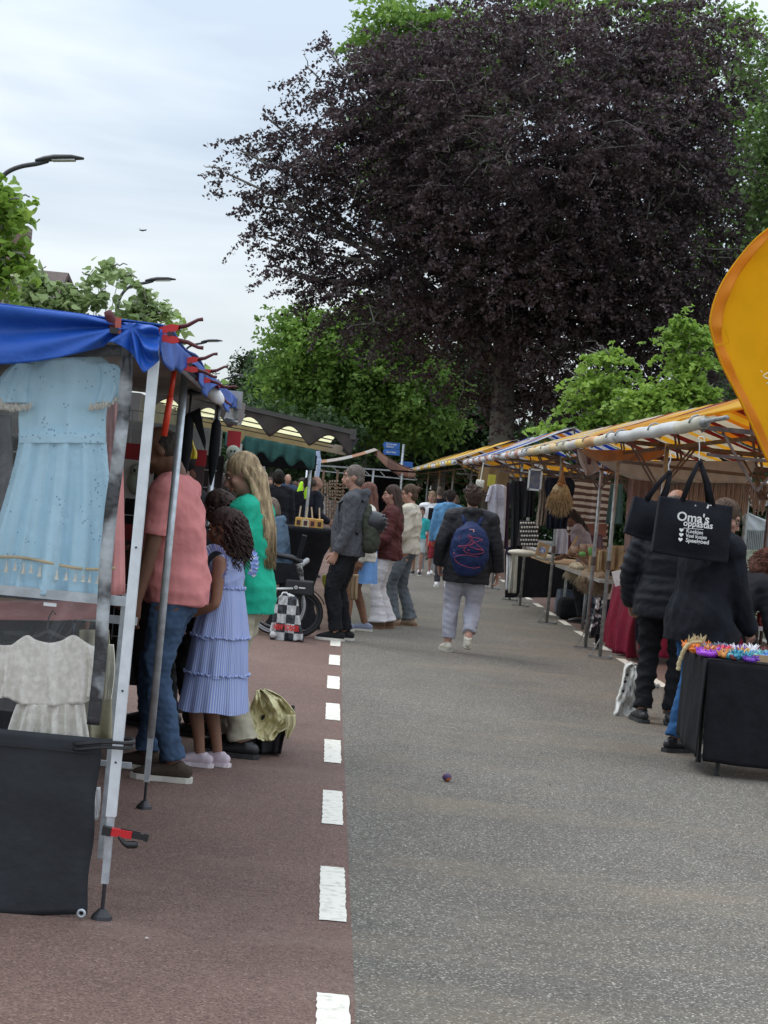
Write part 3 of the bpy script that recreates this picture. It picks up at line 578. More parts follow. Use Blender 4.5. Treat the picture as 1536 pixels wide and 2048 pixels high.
# ---- garments
EYE = None
def eyelet(name, c):
    m, t, b = nmat(name); N, L = t.nodes, t.links; tc = N.new('ShaderNodeTexCoord')
    v = N.new('ShaderNodeTexVoronoi'); v.inputs['Scale'].default_value = 62; L.new(tc.outputs['Object'], v.inputs[0])
    n = N.new('ShaderNodeTexNoise'); n.inputs['Scale'].default_value = 13; L.new(tc.outputs['Object'], n.inputs[0])
    a = N.new('ShaderNodeMath'); a.operation = 'LESS_THAN'; a.inputs[1].default_value = .26; L.new(v.outputs['Distance'], a.inputs[0])
    g = N.new('ShaderNodeMath'); g.operation = 'GREATER_THAN'; g.inputs[1].default_value = .57; L.new(n.outputs[0], g.inputs[0])
    q = N.new('ShaderNodeMath'); q.operation = 'MULTIPLY'; L.new(a.outputs[0], q.inputs[0]); L.new(g.outputs[0], q.inputs[1])
    x = N.new('ShaderNodeMix'); x.data_type = 'RGBA'; x.inputs[6].default_value = (*c, 1); x.inputs[7].default_value = (c[0]*.5, c[1]*.58, c[2]*.66, 1); L.new(q.outputs[0], x.inputs[0]); L.new(x.outputs[2], b.inputs['Base Color']); b.inputs['Roughness'].default_value = .9
    bp = N.new('ShaderNodeBump'); bp.inputs['Strength'].default_value = .3; bp.inputs['Distance'].default_value = .02; n2 = N.new('ShaderNodeTexNoise'); n2.inputs['Scale'].default_value = 25; L.new(tc.outputs['Object'], n2.inputs[0]); L.new(n2.outputs[0], bp.inputs['Height']); L.new(bp.outputs[0], b.inputs['Normal'])
    ts = N.new('ShaderNodeBsdfTranslucent'); L.new(x.outputs[2], ts.inputs[0]); ms = N.new('ShaderNodeMixShader'); ms.inputs[0].default_value = .2; L.new(b.outputs[0], ms.inputs[1]); L.new(ts.outputs[0], ms.inputs[2]); L.new(ms.outputs[0], N['Material Output'].inputs[0])
    return m
LBLUE = eyelet('light_blue_broderie', (.55, .82, .96))
LACE = mat('cream_lace', (.62, .58, .5), rough=.95, bump=.8, bscale=55, var=.12, bdist=.01)
def garment(name, label, cat, parts, Y, extra=None, group=None):
    g = thing(name, label, cat, (P(parts[0][1][0][1], parts[0][1][0][0], Y).x, Y, P(0, parts[0][1][-1][0], Y).z), group=group)
    for nm, rows, mt, k, amp, dy, grow, thick in parts:
        f = folds(k, amp, hash(nm+label) % 97, grow, .25); 
        b = MB(); b.grid(rows_fn(rows, Y+dy, lambda u, v, f=f: f(u, v)-.035*math.sin(math.pi*min(1, max(0, u)))), 44, 36, thick); b.build(nm, mt, g, smooth=True)
    return g
Yd1 = Y0+.10
gd = garment('dress', 'light blue broderie dress with cream tassel trim behind clear plastic', 'dress', [
    ('bodice', [(712, 66, 200), (726, 48, 217), (760, 40, 226), (800, 38, 216), (835, 37, 211), (872, 38, 210)], LBLUE, 2.5, .006, 0, 1, .02),
    ('sleeve', [(728, 25, 66), (745, 8, 62), (775, -14, 58), (806, -30, 60)], LBLUE, 3, .008, -.005, 1, .03),
    ('sleeve', [(728, 190, 232), (745, 195, 250), (775, 190, 262), (806, 180, 254)], LBLUE, 3, .008, -.005, 1, .03),
    ('waistband', [(866, 37, 211), (886, 37, 211)], LBLUE, 2, .002, -.012, 1, .02),
    ('skirt', [(884, 36, 212), (930, 26, 216), (1000, 6, 222), (1060, -12, 225), (1125, -26, 224), (1189, -36, 220)], LBLUE, 5.5, .022, 0, .7, .012)], Yd1)
b = MB()
for x0, y0, x1, y1 in ((-26, 806, 62, 812), (180, 814, 256, 786), (-5, 798, 30, 815)):
    A, B = P(x0, y0, Yd1-.03), P(x1, y1, Yd1-.03)
    for k in range(40):
        t = k/39; c = A.lerp(B, t)+V(0, rnd.uniform(-.01, .005), rnd.uniform(-.006, .006)-.012*math.sin(math.pi*t)); b.ell(c, (.006, .007, .010), nu=5, nv=4)
b.build('cuff_trim', LACE, gd)['kind'] = 'stuff'
b = MB(); 
for k in range(90):
    t = k/89; c = P(-30+258*t, 1122-10*math.sin(t*5+.6)+8*t, Yd1-.045-.02*math.sin(t*30)); b.ell(c, (.0062, .006, .006), nu=5, nv=4)
b.build('braid_trim', mat('gold_braid', (.55, .42, .25), rough=.7), gd)['kind'] = 'stuff'
for k in range(15):
    t = (k+.5)/15; c = P(-30+256*t+rnd.uniform(-3, 3), 1128-10*math.sin(t*5+.6)+8*t, Yd1-.055); b = MB(); l = rnd.uniform(.034, .046)
    b.tube([c, c-V(0, 0, .014)], .0012, n=4); b.lathe([(.001, -.012), (.0042, -.016), (.0035, -.019), (.0055, -.03), (.009, -l), (.0, -l)], c, n=7); b.build('tassel', LACE, gd)
CRM = mat('cream_embroidered', (.68, .64, .57), rough=.95, c2=(.80, .76, .69), scale=42, contrast=(.42, .58), bump=.4, bscale=30, detail=3, bdist=.015)
gc = garment('blouse', 'cream embroidered dress on a hanger below the blue dress', 'dress', [
    ('sleeve', [(1290, -10, 30), (1340, -22, 30), (1395, -24, 12)], CRM, 2, .008, -.006, 1, .03),
    ('sleeve', [(1292, 170, 190), (1330, 174, 203), (1370, 170, 203), (1392, 168, 198)], CRM, 2, .008, -.006, 1, .03),
    ('skirt', [(1408, 33, 168), (1440, 22, 172), (1480, 12, 178), (1560, 0, 185)], CRM, 6, .02, 0, .7, .012)], Yd1)
b = MB(); c = P(95, 1262, Yd1+.02); b.tube([P(35, 1290, Yd1+.02), P(95, 1262, Yd1+.02), P(160, 1292, Yd1+.02)], .008, n=6); b.tube([c, c+V(0, 0, .05), c+V(.012, 0, .075), c+V(.024, 0, .06)], .003, n=5); b.build('hanger', DARKM, gc)
b = MB(); q = P(100, 1209, Yd1-.06); b.box(q, (.045, .003, .012)); meta(b.build('size_tag', WHITEC), 'small white size tag clipped under the metal cross rail', 'tag')
b = MB(); fz_ = folds(4, .014, 7, 1, .4); b.grid(cols_fn([(2, 1335, 1396), (12, 1302, 1393), (30, 1285, 1404), (55, 1270, 1408), (75, 1280, 1409), (100, 1285, 1409), (125, 1280, 1409), (146, 1270, 1408), (170, 1283, 1405), (192, 1300, 1393), (204, 1330, 1386)], Yd1-.012, lambda u, v: fz_(u, v)-.02*math.sin(math.pi*u)), 60, 24, .012); b.build('bodice', CRM, gc, smooth=True)
# garments hanging further in
PINK = fab('pink_cotton', (.62, .27, .26)); GREYF = fab('grey_jersey', (.14, .14, .15)); ROSE = fab('rose_print', (.45, .2, .19))
for lab, x0, x1, y0, y1, mt, Y in (('pink dress hanging just right of the light blue dress', 196, 248, 770, 1190, PINK, Y0+.3), ('grey dress hanging left of the light blue dress', -40, 30, 830, 1130, GREYF, Y0+.3),
    ('dusty rose garments folded over the cross rail', -40, 205, 1202, 1240, ROSE, Y0+.25), ('black garment hanging behind the cream dress', -40, 150, 1225, 1330, BLACKC, Y0+.35), ('dark brown dress hanging deep behind the plastic', 40, 240, 735, 1180, fab('brown_viscose', (.07, .05, .045)), Y0+.5), ('pale print dress low behind the cream dress', 150, 225, 1260, 1480, fab('olive_print', (.35, .33, .24)), Y0+.4)):
    b = MB(); f = folds(1.3, .02, len(lab)); b.grid(rows_fn([(y0, x0+8, x1-8), ((y0*2+y1)/3, x0+4, x1-4), (y1, x0, x1)], Y, f), 24, 14, .02); meta(b.build('garment', mt, smooth=True), lab, 'clothing', group='garments on the clothing stall')
b = MB(); b.grid(rows_fn([(1290, 216, 226), (1340, 212, 229), (1400, 208, 222)], Y0+.18, folds(5, .02, 3)), 10, 20, .03); meta(b.build('lace_sleeve', fab('ivory_frill', (.74, .72, .6)), smooth=True), 'ivory frilled sleeve sticking out past the plastic edge', 'clothing')
b = MB(); b.grid(rows_fn([(1575, 186, 200), (1605, 187, 200), (1640, 190, 196)], Y0+.3, folds(2, .01, 3)), 6, 8, .01); meta(b.build('skirt_hem', WHITEC, smooth=True), 'white skirt hem tip behind the charcoal sheet edge', 'clothing')
# ---- red spring clamps
def clamp(px, py, Y, rz, tilt, label, s=1.0, group='red spring clamps holding the blue tarp'):
    p = P(px, py, Y); r = thing('spring_clamp', label, 'clamp', p, group=group)
    R = Matrix.Rotation(rz, 3, 'Z') @ Matrix.Rotation(tilt, 3, 'Y')
    def pt(x, y, z): return p+R @ V(x*s, y*s, z*s)
    for sg in (1, -1):
        b = MB(); b.prism([pt(-.055, -.012, .004*sg), pt(-.02, -.012, .024*sg), pt(.02, -.012, .034*sg), pt(.045, -.012, .030*sg), pt(.04, -.012, .012*sg), pt(.0, -.012, .002*sg)], R @ V(0, .024*s, 0)); b.build('jaw', REDP, r)
        b = MB(); b.tube([pt(.035, 0, .022*sg), pt(.075, 0, .03*sg), pt(.11, 0, .048*sg), pt(.128, 0, .05*sg)], [.009*s, .0075*s, .006*s, .007*s], n=8); b.build('handle', mat('dark_red_grip', (.09, .012, .015), rough=.5), r, smooth=True)
    b = MB(); b.tube([pt(.012, -.016, 0), pt(.012, .016, 0)], .008*s, n=10); b.build('pivot', DARKM, r)
clamp(333, 668, Y0, 0, rad(-6), 'nearest red clamp biting the corner of the blue tarp', 1.0)
clamp(375, 729, 7.95, .15, rad(-4), 'second red clamp along the blue tarp edge', .95)
clamp(403, 752, 9.0, .1, rad(-4), 'third red clamp along the blue tarp edge', .95)
clamp(423, 776, 9.9, .1, rad(14), 'fourth and last red clamp, beside a white tarp fold', .95)
# upright clamp on the front
p = P(228, 648, Y0-.06); r = thing('spring_clamp', 'dark red clamp standing upright on the front of the blue tarp', 'clamp', p, group='red spring clamps holding the blue tarp')
b = MB(); b.tube([P(214, 622, Y0-.09), P(219, 632, Y0-.09), P(226, 645, Y0-.08), P(228, 668, Y0-.08)], [.012, .017, .017, .017], n=8, b=.01); b.build('handle', mat('dark_red_grip', (.09, .012, .015)), r, smooth=True)
b = MB(); b.bar(P(234, 635, Y0-.085), P(233, 668, Y0-.085), .006, .03); b.build('jaw', mat('worn_red', (.4, .09, .07)), r)
b = MB(); b.box(P(228, 661, Y0-.1), (.03, .012, .02)); b.build('pad', BLACKP, r)
b = MB(); 
b.ell(P(430, 790, 9.9), (.035, .03, .06), Matrix.Rotation(rad(-50), 3, 'Y')); meta(b.build('tarp_fold', WHITEC, smooth=True), 'white rolled tarp corner tied at the end of the blue roof', 'tarp')
# foot clamp
p = P(240, 1666, Y0-.03); r = thing('bar_clamp', 'small red and black quick clamp across the foot of the white post', 'clamp', p)
R0 = Matrix.Rotation(rad(4), 3, 'Y')
def q_(x, y, z): return p+R0 @ V(x, y, z)
b = MB(); b.bar(q_(-.03, 0, 0), q_(.042, 0, 0), .026, .026); b.build('body', REDP, r)
b = MB(); b.bar(q_(-.062, 0, 0), q_(-.031, 0, 0), .03, .03); b.build('jaw', BLACKP, r)
b = MB(); b.bar(q_(.043, 0, 0), q_(.094, 0, 0), .021, .02); b.bar(q_(.085, -.002, 0), q_(.1, -.002, 0), .025, .026); b.bar(q_(0, .0, .016), q_(.07, 0, .012), .004, .004); b.build('handle', BLACKP, r)
b = MB(); b.tube([q_(.0, -.01, -.012), q_(.02, -.01, -.03), q_(.035, -.01, -.034), q_(.058, -.01, -.03)], [.006, .009, .014, .013], n=8, cap='round'); b.build('trigger', BLACKP, r, smooth=True)
# red telescopic strut
b = MB(); A, B = P(349, 742, 8.3), P(328, 872, 8.3); b.tube([A, A.lerp(B, .4)], .011, n=8); b.tube([A.lerp(B, .4), B], .014, n=8); r = meta(b.build('strut', mat('orange_red', (.75, .05, .02), rough=.35), smooth=True), 'bright red strut hanging between the two pale stall posts', 'strut')
# goods wall at the far end: wire grid, packs, plush, bags
YG = 12.1
gr = thing('display_grid', 'wire display grid closing the far end of the blue stall', 'display grid', (-1.8, YG, .3))
b = MB()
for k in range(22): x = -3.0+k*.108; b.bar((x, YG, .5), (x, YG, 1.93), .006)
for k in range(14): z = .52+k*.108; b.bar((-3.0, YG-.006, z), (-.72, YG-.006, z), .006)
b.build('wire', mat('chrome_wire', (.4, .4, .42), rough=.3, metal=.8), gr)['kind'] = 'stuff'
b = MB(); b.box((-1.92, YG+.25, .95), (2.45, .03, 1.5)); b.build('interior_shade_sheet', fab('interior_shade_cloth', (.035, .028, .028)), st)  # dark sheet added to stand for the shaded stall interior
b = MB(); b.box((-1.92, YG+.22, 1.78), (2.4, .02, .17)); b.build('clear_band', mat('pale_band', (.34, .34, .33)), st)
REDH = mat('red_card', (.42, .02, .03), rough=.5); CARD = mat('white_card', (.62, .6, .58), rough=.5); PLUSHG = fab('grey_green_plush', (.38, .42, .36)); PLB = fab('brown_plush', (.16, .07, .05))
LR = random.Random(9)
wd = ['upper', 'middle', 'lower']
for k in range(7):
    for j in range(2):
        x = -2.75+k*.31; z = 1.72-j*.5
        if k == 6 and j == 1: continue
        r = thing('toy_pack', 'red and white toy pack, %s row, %s from the right end of the display grid' % (wd[j], ['seventh', 'sixth', 'fifth', 'fourth', 'third', 'second', 'first'][k]), 'package', (x, YG-.05, z-.4), group='toy packs hung on the wire grid')
        b = MB(); b.box((x, YG-.03, z-.05), (.2, .012, .1)); b.build('header_card', REDH, r)
        b = MB(); b.box((x, YG-.035, z-.22), (.19, .02, .24)); b.build('card', CARD if (k+j) % 2 else mat('dark_card', (.08, .05, .05)), r)
        b = MB(); mt = PLUSHG if (k+j) % 2 else PLB; b.ell((x, YG-.06, z-.24), (.06, .035, .075)); b.ell((x, YG-.062, z-.165), (.05, .035, .045)); tt = b.build('plush', mt, r, smooth=True)
        b = MB(); 
        for q in (-.018, .018): b.ell((x+q, YG-.098, z-.165), (.008, .006, .011), nu=8, nv=5)
        b.build('eyes', BLACKP, tt)
# the pack with the pale round-headed toy that hangs right of the grid
p = P(467, 905, 12.3)
r = thing('toy_pack', 'tall toy pack with red header and pale round toy left of the green awning', 'package', p-V(0, 0, .2), group='toy packs hung on the wire grid')
b = MB(); b.box(P(468, 878, 12.3), (.085, .015, .1)); b.build('header_card', REDH, r); b = MB(); b.box(P(468, 915, 12.31), (.09, .01, .18)); b.build('card', CARD, r)
b = MB(); b.ell(P(466, 906, 12.27), (.045, .03, .05)); b.ell(P(466, 935, 12.27), (.06, .03, .06)); tt = b.build('plush', PLUSHG, r, smooth=True)
b = MB(); 
for dx in (-3.5, 3.5): b.ell(P(466+dx, 902, 12.235), (.006, .005, .008), nu=8, nv=5)
b.build('eyes', BLACKP, tt)
# hanging dark umbrella and yellow cloth
for (x0, y0, lab) in ((382, 800, 'black folded umbrella hanging from the blue stall edge'), (437, 815, 'second dark umbrella hanging deeper in the blue stall')):
    Yq = 10.6 if x0 < 400 else 11.7; r = thing('umbrella', lab, 'umbrella', P(x0, y0, Yq)-V(0, 0, .5), group='folded umbrellas under the blue roof')
    a = P(x0, y0-10, Yq); b = MB(); b.tube([a, a-V(0, 0, .12)], .006, n=6); b.lathe([(0, .03), (.05, .02), (.055, .005), (.02, 0)], a, n=10); b.build('handle', BLACKP, r, smooth=True)
    b = MB(); b.lathe([(.012, -.1), (.03, -.13), (.034, -.3), (.02, -.42), (.006, -.5)], a, n=9); b.build('canopy', BLACKC, r, smooth=True)
a = P(381, 825, 10.6); b = MB(); b.grid(lambda u, v: a+V(.10*v+.05*u*(1-v), -.02, -.20*v+.03*u+.02*v*u), 5, 8, .006); meta(b.build('pennant', BLACKC, smooth=True), 'black pointed cloth tip beside the hanging umbrella', 'cloth')
b = MB(); b.grid(rows_fn([(862, 378, 382), (890, 378, 388), (905, 376, 394), (918, 374, 393)], 11.2, folds(2, .01, 1)), 8, 8, .02); meta(b.build('yellow_bag', mat('yellow_plastic', (.7, .52, .03), rough=.35), smooth=True), 'yellow plastic bag hanging above the man in the black cap', 'bag')
# black end fitting and poles at the far corner of the stall
b = MB(); e = P(470, 800, 12.2); b.box(e, (.09, .1, .11)); b.bar(e, e+V(.02, 0, -.12), .03); b.tube([e+V(-.05, 0, -.13), e+V(.03, 0, -.14)], .02, n=8); b.build('corner_bracket', mat('brushed_steel', (.35, .35, .36), rough=.35, metal=.8), st)
# ================================================================ RIGHT ROW OF MARKET STALLS
ORANGE = (.80, .40, .06); YEL = (.88, .60, .10); CRMC = (.78, .72, .60); REDC = (.36, .07, .045); WHC = (.72, .72, .72); BLUC = (.02, .14, .55); BRN = (.20, .09, .07)
IRON = mat('rusty_stall_iron', (.12, .085, .075), rough=.7, metal=.3, var=.35, scale=12)
ZINC = mat('old_zinc_pole', (.30, .31, .31), rough=.5, metal=.5, var=.25, scale=14)
XF, XE, XR, XB, ZE, ZR = 3.03, 2.6, 3.8, 5.0, 2.27, 2.76
def stall(label, Ya, Yb, tarpm, gutm, frontp, dx=0.0, back=True, group='striped market stalls along the right side', zr=ZR, seed=1, xb=XB, braces=True):
    r = thing('market_stall', label, 'market stall', (XF+1+dx, (Ya+Yb)/2, 0), group=group); q = random.Random(seed)
    L = Yb-Ya; ph = q.uniform(0, 6)
    def sl(x0, z0, x1, z1):
        def fn(u, v):
            x = x0+(x1-x0)*v; y = Ya+L*u; sag = -.02*math.sin(math.pi*v)*(1+.4*math.sin(u*9+ph))-.0*v
            return V(x+dx*u*0+dx, y, z0+(z1-z0)*v+sag+.01*math.sin(u*31+v*5+ph))
        return fn
    b = MB(); b.grid(sl(XE, ZE+.05, XR, zr), 34, 12, .004, (0, 0, 1)); b.build('roof_tarp', tarpm, r, smooth=True)
    b = MB(); b.grid(sl(XR, zr, xb+.4, ZE), 30, 12, .004, (0, 0, 1)); b.build('roof_tarp', tarpm, r, smooth=True)
    b = MB(); b.tube([(XE+dx, Ya+.02+L*k/10*.99, ZE+.008*math.sin(k*2+ph)) for k in range(11)], .050, n=12); b.build('gutter_roll', gutm, r, smooth=True)
    b = MB(); b.tube([(XE+dx, Ya-.06, ZE), (XE+dx, Yb+.05, ZE)], .034, n=10); b.build('eave_rail', ZINC, r, smooth=True)
    b = MB(); b.bar((XR+dx, Ya, zr-.03), (XR+dx, Yb, zr-.03), .035); b.build('ridge_rail', IRON, r)
    b = MB(); b.bar((xb+dx, Ya, ZE-.05), (xb+dx, Yb, ZE-.05), .035); b.bar((XF+dx, Ya, ZE-.06), (XF+dx, Yb, ZE-.06), .03); b.build('long_rail', IRON, r)
    for y in frontp:
        b = MB(); b.tube([(XF+dx, y, .02), (XF+dx, y, ZE-.02)], .021, n=10); p = b.build('post', ZINC, r, smooth=True)
        b = MB(); b.bar((XF-.13+dx, y, .02), (XF+.11+dx, y, .02), .03, .02); b.ell((XF+.12+dx, y, .025), (.025, .02, .022), nu=8, nv=5); b.bar((XF-.10+dx, y, .03), (XF+dx, y, .24), .012); b.build('foot', ZINC, p)
        b = MB(); b.tube([(XF+dx, y, .95), (XF+dx, y, 1.05)], .028, n=10); b.build('collar', IRON, p)
    for y in (Ya+.06, Yb-.06):
        if back: b = MB(); b.tube([(xb+dx, y, .0), (xb+dx, y, ZE-.04)], .02, n=8); b.build('post', IRON, r, smooth=True)
        b = MB(); b.bar((XE+dx, y, ZE-.03), (xb+.3+dx, y, ZE-.05), .028, .034); b.bar((XE+.05+dx, y, ZE-.22), (xb+dx, y, ZE-.25), .02, .024) if braces else None; b.build('cross_rail', IRON, r)
        if braces:
            b = MB()
            for x in (XF, (XF+xb)/2, xb-.2): b.bar((x-.28+dx, y+.012, ZE-.05), (x+dx, y+.012, ZE-.45), .018); b.bar((x+.28+dx, y-.012, ZE-.05), (x+dx, y-.012, ZE-.45), .018)
            b.build('brace', IRON, r)['kind'] = 'stuff'
            b = MB(); b.bar(((XF+xb)/2+dx, y, ZE-.45), (XR+dx, y, zr-.04), .022); b.build('king_post', IRON, r)
    # hooks that grip the gutter
    n = max(2, int(L/1.1)); 
    for k in range(n):
        y = Ya+.25+(L-.5)*k/(n-1); b = MB(); b.tube([V(XE+dx+.064*math.cos(a), y, ZE+.064*math.sin(a)) for a in [rad(-60+240*i/9) for i in range(10)]], .008, n=6); b.build('hook', ZINC, r, smooth=True)
    return r
SA = stripemat('tarp_yellow', [YEL, YEL, YEL, (.78, .42, .05)], 1, .9, tr=.62, off=.3); SB = stripemat('tarp_orange_red', [YEL, ORANGE, CRMC, REDC, ORANGE], 1, .42, tr=.6, off=.1)
SC = stripemat('tarp_red_cream', [REDC, CRMC, YEL, CRMC], 1, .5, tr=.6); SD = stripemat('tarp_blue_white', [WHC, BLUC, WHC, BLUC, WHC, ORANGE], 1, .55, tr=.55, off=.2); SE = stripemat('tarp_far_yellow', [YEL, YEL, YEL, WHC, BRN], 1, 1.1, tr=.45)
GU1 = stripemat('gutter_silver', [(.62, .62, .60), (.6, .60, .60), (.55, .52, .42), (.66, .66, .66)], 1, 1.1, tr=0, rough=.4); GU2 = stripemat('gutter_mixed', [(.70, .50, .18), (.6, .58, .54), (.66, .60, .46), (.62, .34, .14)], 1, .75, tr=0, rough=.5)
GU3 = stripemat('gutter_cream', [(.66, .6, .44), (.62, .46, .26), (.6, .56, .46)], 1, .8, tr=0); GU4 = stripemat('gutter_white_red', [(.6, .58, .58), (.5, .25, .2), (.6, .6, .62)], 1, .5, tr=0)
stall('nearest right stall under a yellow tarp, the black shopper hanging from it', 13.9, 18.1, SA, GU1, (17.9,), seed=1)
stall('second right stall with orange and red striped tarp and burgundy tablecloth', 18.2, 22.15, SB, GU2, (20.9, 22.1), seed=2)
stall('third right stall with red striped tarp over the dried flower table', 22.25, 26.3, SC, GU3, (26.07,), seed=3)
stall('fourth right stall with white T-shirt hanging at its front', 26.4, 30.4, SC, GU4, (29.8,), seed=4)
stall('fifth right stall with blue and white striped tarp', 31.1, 38.5, SD, GU4, (31.2, 34.6), seed=5, dx=-.03, zr=2.86)
stall('far right stall with yellow tarp edge pointing into the street', 39, 64, SE, stripemat('gutter_far', [YEL, WHC], 1, 2.0, tr=0), (40, 46, 52, 58), seed=6, dx=-.2, zr=2.84)
# bracket for the shopper
b = MB(); b.tube([(2.6, 13.86, 2.28), (2.52, 12.7, 2.26)], .016, n=8); meta(b.build('hanging_pole', ZINC, smooth=True), 'thin metal pole jutting from the nearest gutter to carry the black shoppers', 'pole')
# --- hanging cloths at the backs
def hang(name, label, cat, rows, Y, mt, k=4, amp=.02, thick=.006, group=None, nu=28, nv=16, seed=0, dy=None):
    f = dy or folds(k, amp, seed+len(label)); b = MB(); b.grid(rows_fn(rows, Y, f), nu, nv, thick); return meta(b.build(name, mt, smooth=True), label, cat, group=group)
BROWNW = mat('brown_white_wave', (.2, .11, .1), rough=.9)
m, t, b_ = nmat('wave_stripe'); N, L = t.nodes, t.links; tcn = N.new('ShaderNodeTexCoord'); wv = N.new('ShaderNodeTexWave'); wv.bands_direction = 'Z'; wv.inputs['Scale'].default_value = 3.3; wv.inputs['Distortion'].default_value = 1.8; wv.inputs['Detail Scale'].default_value = 1.2; r_ = N.new('ShaderNodeValToRGB'); r_.color_ramp.interpolation = 'CONSTANT'; r_.color_ramp.elements[0].color = (.16, .09, .09, 1); r_.color_ramp.elements[1].position = .5; r_.color_ramp.elements[1].color = (.75, .7, .68, 1)
L.new(tcn.outputs['Object'], wv.inputs[0]); L.new(wv.outputs[0], r_.inputs[0]); L.new(r_.outputs[0], b_.inputs['Base Color']); b_.inputs['Roughness'].default_value = .9; WAVE = m
hang('striped_cloth', 'brown and white wavy striped cloth behind the dried flower table', 'cloth', [(962, 1140, 1222), (1010, 1138, 1219), (1100, 1130, 1212)], 29, WAVE, 5, .04)
hang('sweater', 'teal garment hanging right of the wavy striped cloth', 'clothing', [(968, 1222, 1246), (1000, 1218, 1246), (1048, 1212, 1244)], 26.2, fab('teal_knit', (.10, .19, .21)), 2, .02, .05)
hang('wall_cloth', 'dusty pink cloth hanging behind the second black shopper', 'cloth', [(938, 1262, 1308), (1000, 1254, 1304), (1105, 1248, 1298)], 22.0, fab('dusty_pink', (.36, .25, .23), tr=.3), 3, .02)
hang('printed_cloth', 'beige cloth with small dark print between the two black shoppers', 'cloth', [(948, 1306, 1440), (1000, 1303, 1436), (1040, 1300, 1432)], 21.8, mat('beige_print', (.42, .32, .24), rough=.9, c2=(.14, .07, .06), scale=17, contrast=(.6, .66), detail=2), 4, .02)
hang('top_cloth', 'long white cloth strip under the roof above the macrame', 'cloth', [(922, 1196, 1520), (935, 1215, 1510), (957, 1262, 1500), (966, 1345, 1492)], 21.6, fab('white_banner', (.58, .55, .52), tr=.3), 5, .02)
hang('orange_valance', 'sagging orange edge of tarp below the second gutter', 'tarp', [(900, 1160, 1330), (912, 1175, 1325), (922, 1190, 1300)], 20.5, mat('faded_orange', (.5, .27, .15), tr=.4), 3, .03)
mr = thing('macrame_fringe', 'brown macrame fringe hanging along the back right of the second stall', 'macrame', P(1440, 1020, 21.7))
MAC = fab('macrame_cord', (.33, .25, .2)); b = MB(); mq = random.Random(4)
for k in range(95):
    x = 1342+k*2.05; y0 = 955+(k*2.05)*.06; l = mq.uniform(50, 75)+10*math.sin(k*.3); 
    if k > 78: l -= 10
    a = P(x, y0, 21.7+mq.uniform(-.03, .03)); e = P(x-l*.09+mq.uniform(-1.5, 1.5), y0+l, 21.7); b.tube([a, a.lerp(e, .5)+V(mq.uniform(-.01, .01), 0, 0), e], [.007, .011, .006], n=4)
b.build('cord', MAC, mr)['kind'] = 'stuff'
b = MB(); b.tube([P(1340, 957, 21.68), P(1536, 969, 21.68)], .012, n=6); b.build('rod', WOOD, mr, smooth=True)
hang('tag_cloth', 'pinkish card sheet clipped askew to the rail of the third stall', 'cloth', [(898, 1154, 1178), (920, 1158, 1190), (940, 1166, 1200), (952, 1172, 1176)], 21.0, fab('pinkish_sheet', (.46, .37, .34), tr=.3), 1.5, .02)
b = MB(); a = P(1176, 904, 20.95); b.tube([a, P(1178, 915, 20.9), P(1178, 929, 20.9)], [.02, .03, .018], n=7); meta(b.build('spring_clamp', mat('maroon_plastic', (.08, .02, .02)), smooth=True), 'dark maroon clamp holding the pinkish sheet on the third stall', 'clamp')
# picture frame hanging
pf = thing('picture_frame', 'white framed blue picture hanging at the fourth stall', 'picture', P(1070, 978, 26.2))
A, B = P(1056, 940, 26.2), P(1084, 979, 26.2); c = (A+B)/2; w, h_ = .185, .27
b = MB(); 
for sx in (-1, 1): b.box((c.x+sx*(w/2-.01), 26.2, c.z), (.024, .02, h_+.02))
for sz in (-1, 1): b.box((c.x, 26.2, c.z+sz*(h_/2)), (w+.0, .02, .024))
b.build('frame', WHITEP, pf); b = MB(); b.box((c.x, 26.212, c.z), (w-.02, .008, h_-.02)); b.build('print', mat('blue_print', (.10, .13, .22), c2=(.22, .2, .22), scale=14), pf)
# white T-shirt, tassel, black clothes
TSH = fab('lavender_white_cotton', (.56, .54, .62))
g = garment('tshirt', 'long pale T-shirt with small print hanging at the fourth stall', 'T-shirt', [('body', [(969, 988, 1000), (971, 982, 1008), (978, 978, 1015), (1000, 976, 1015), (1040, 977, 1013), (1083, 996, 1009)], TSH, 2.5, .02, 0, 1, .03), ('sleeve', [(972, 980, 988), (990, 974, 984), (1003, 971, 979)], TSH, 2, .01, -.005, 1, .04)], 29.6)
b = MB()
for k in range(9): a = P(991, 985+k*2.8, 29.54); b.box(a+V(.055, -.02, 0), (.12 if k != 4 else .14, .004, .006 if k != 4 else .013))
b.build('print_line', mat('grey_print', (.3, .28, .36)), g)['kind'] = 'stuff'
CORD = fab('ivory_cord', (.72, .7, .6), scale=60)
r = thing('macrame_tassel', 'ivory macrame tassel hanging on a cord above the backpack walker', 'ornament', P(958, 1003, 27))
b = MB(); b.tube([P(967, 925, 27), P(961, 960, 27)], .007, n=6); b.build('cord', CORD, r)
b = MB(); b.lathe([(0, .06), (.05, .058), (.058, .04), (.058, -.04), (.05, -.058), (0, -.06)], P(960, 968, 27), n=12); b.build('knot', mat('knotted', (.72, .7, .6), c2=(.3, .28, .22), scale=60, contrast=(.5, .6)), r, smooth=True)
b = MB(); b.lathe([(.02, .0), (.025, -.05), (.035, -.14), (.038, -.17), (0, -.17)], P(958, 978, 27), n=10); b.build('tassel', CORD, r, smooth=True)
VEL = fab('black_knit', (.02, .02, .025))
G4 = 'garments and goods hanging in the fourth stall'
hang('garment', 'long black robe hanging right of the pale T-shirt', 'clothing', [(962, 1026, 1046), (975, 1020, 1052), (1020, 1023, 1050), (1100, 1022, 1044)], 28.5, VEL, 3, .03, .06, G4)
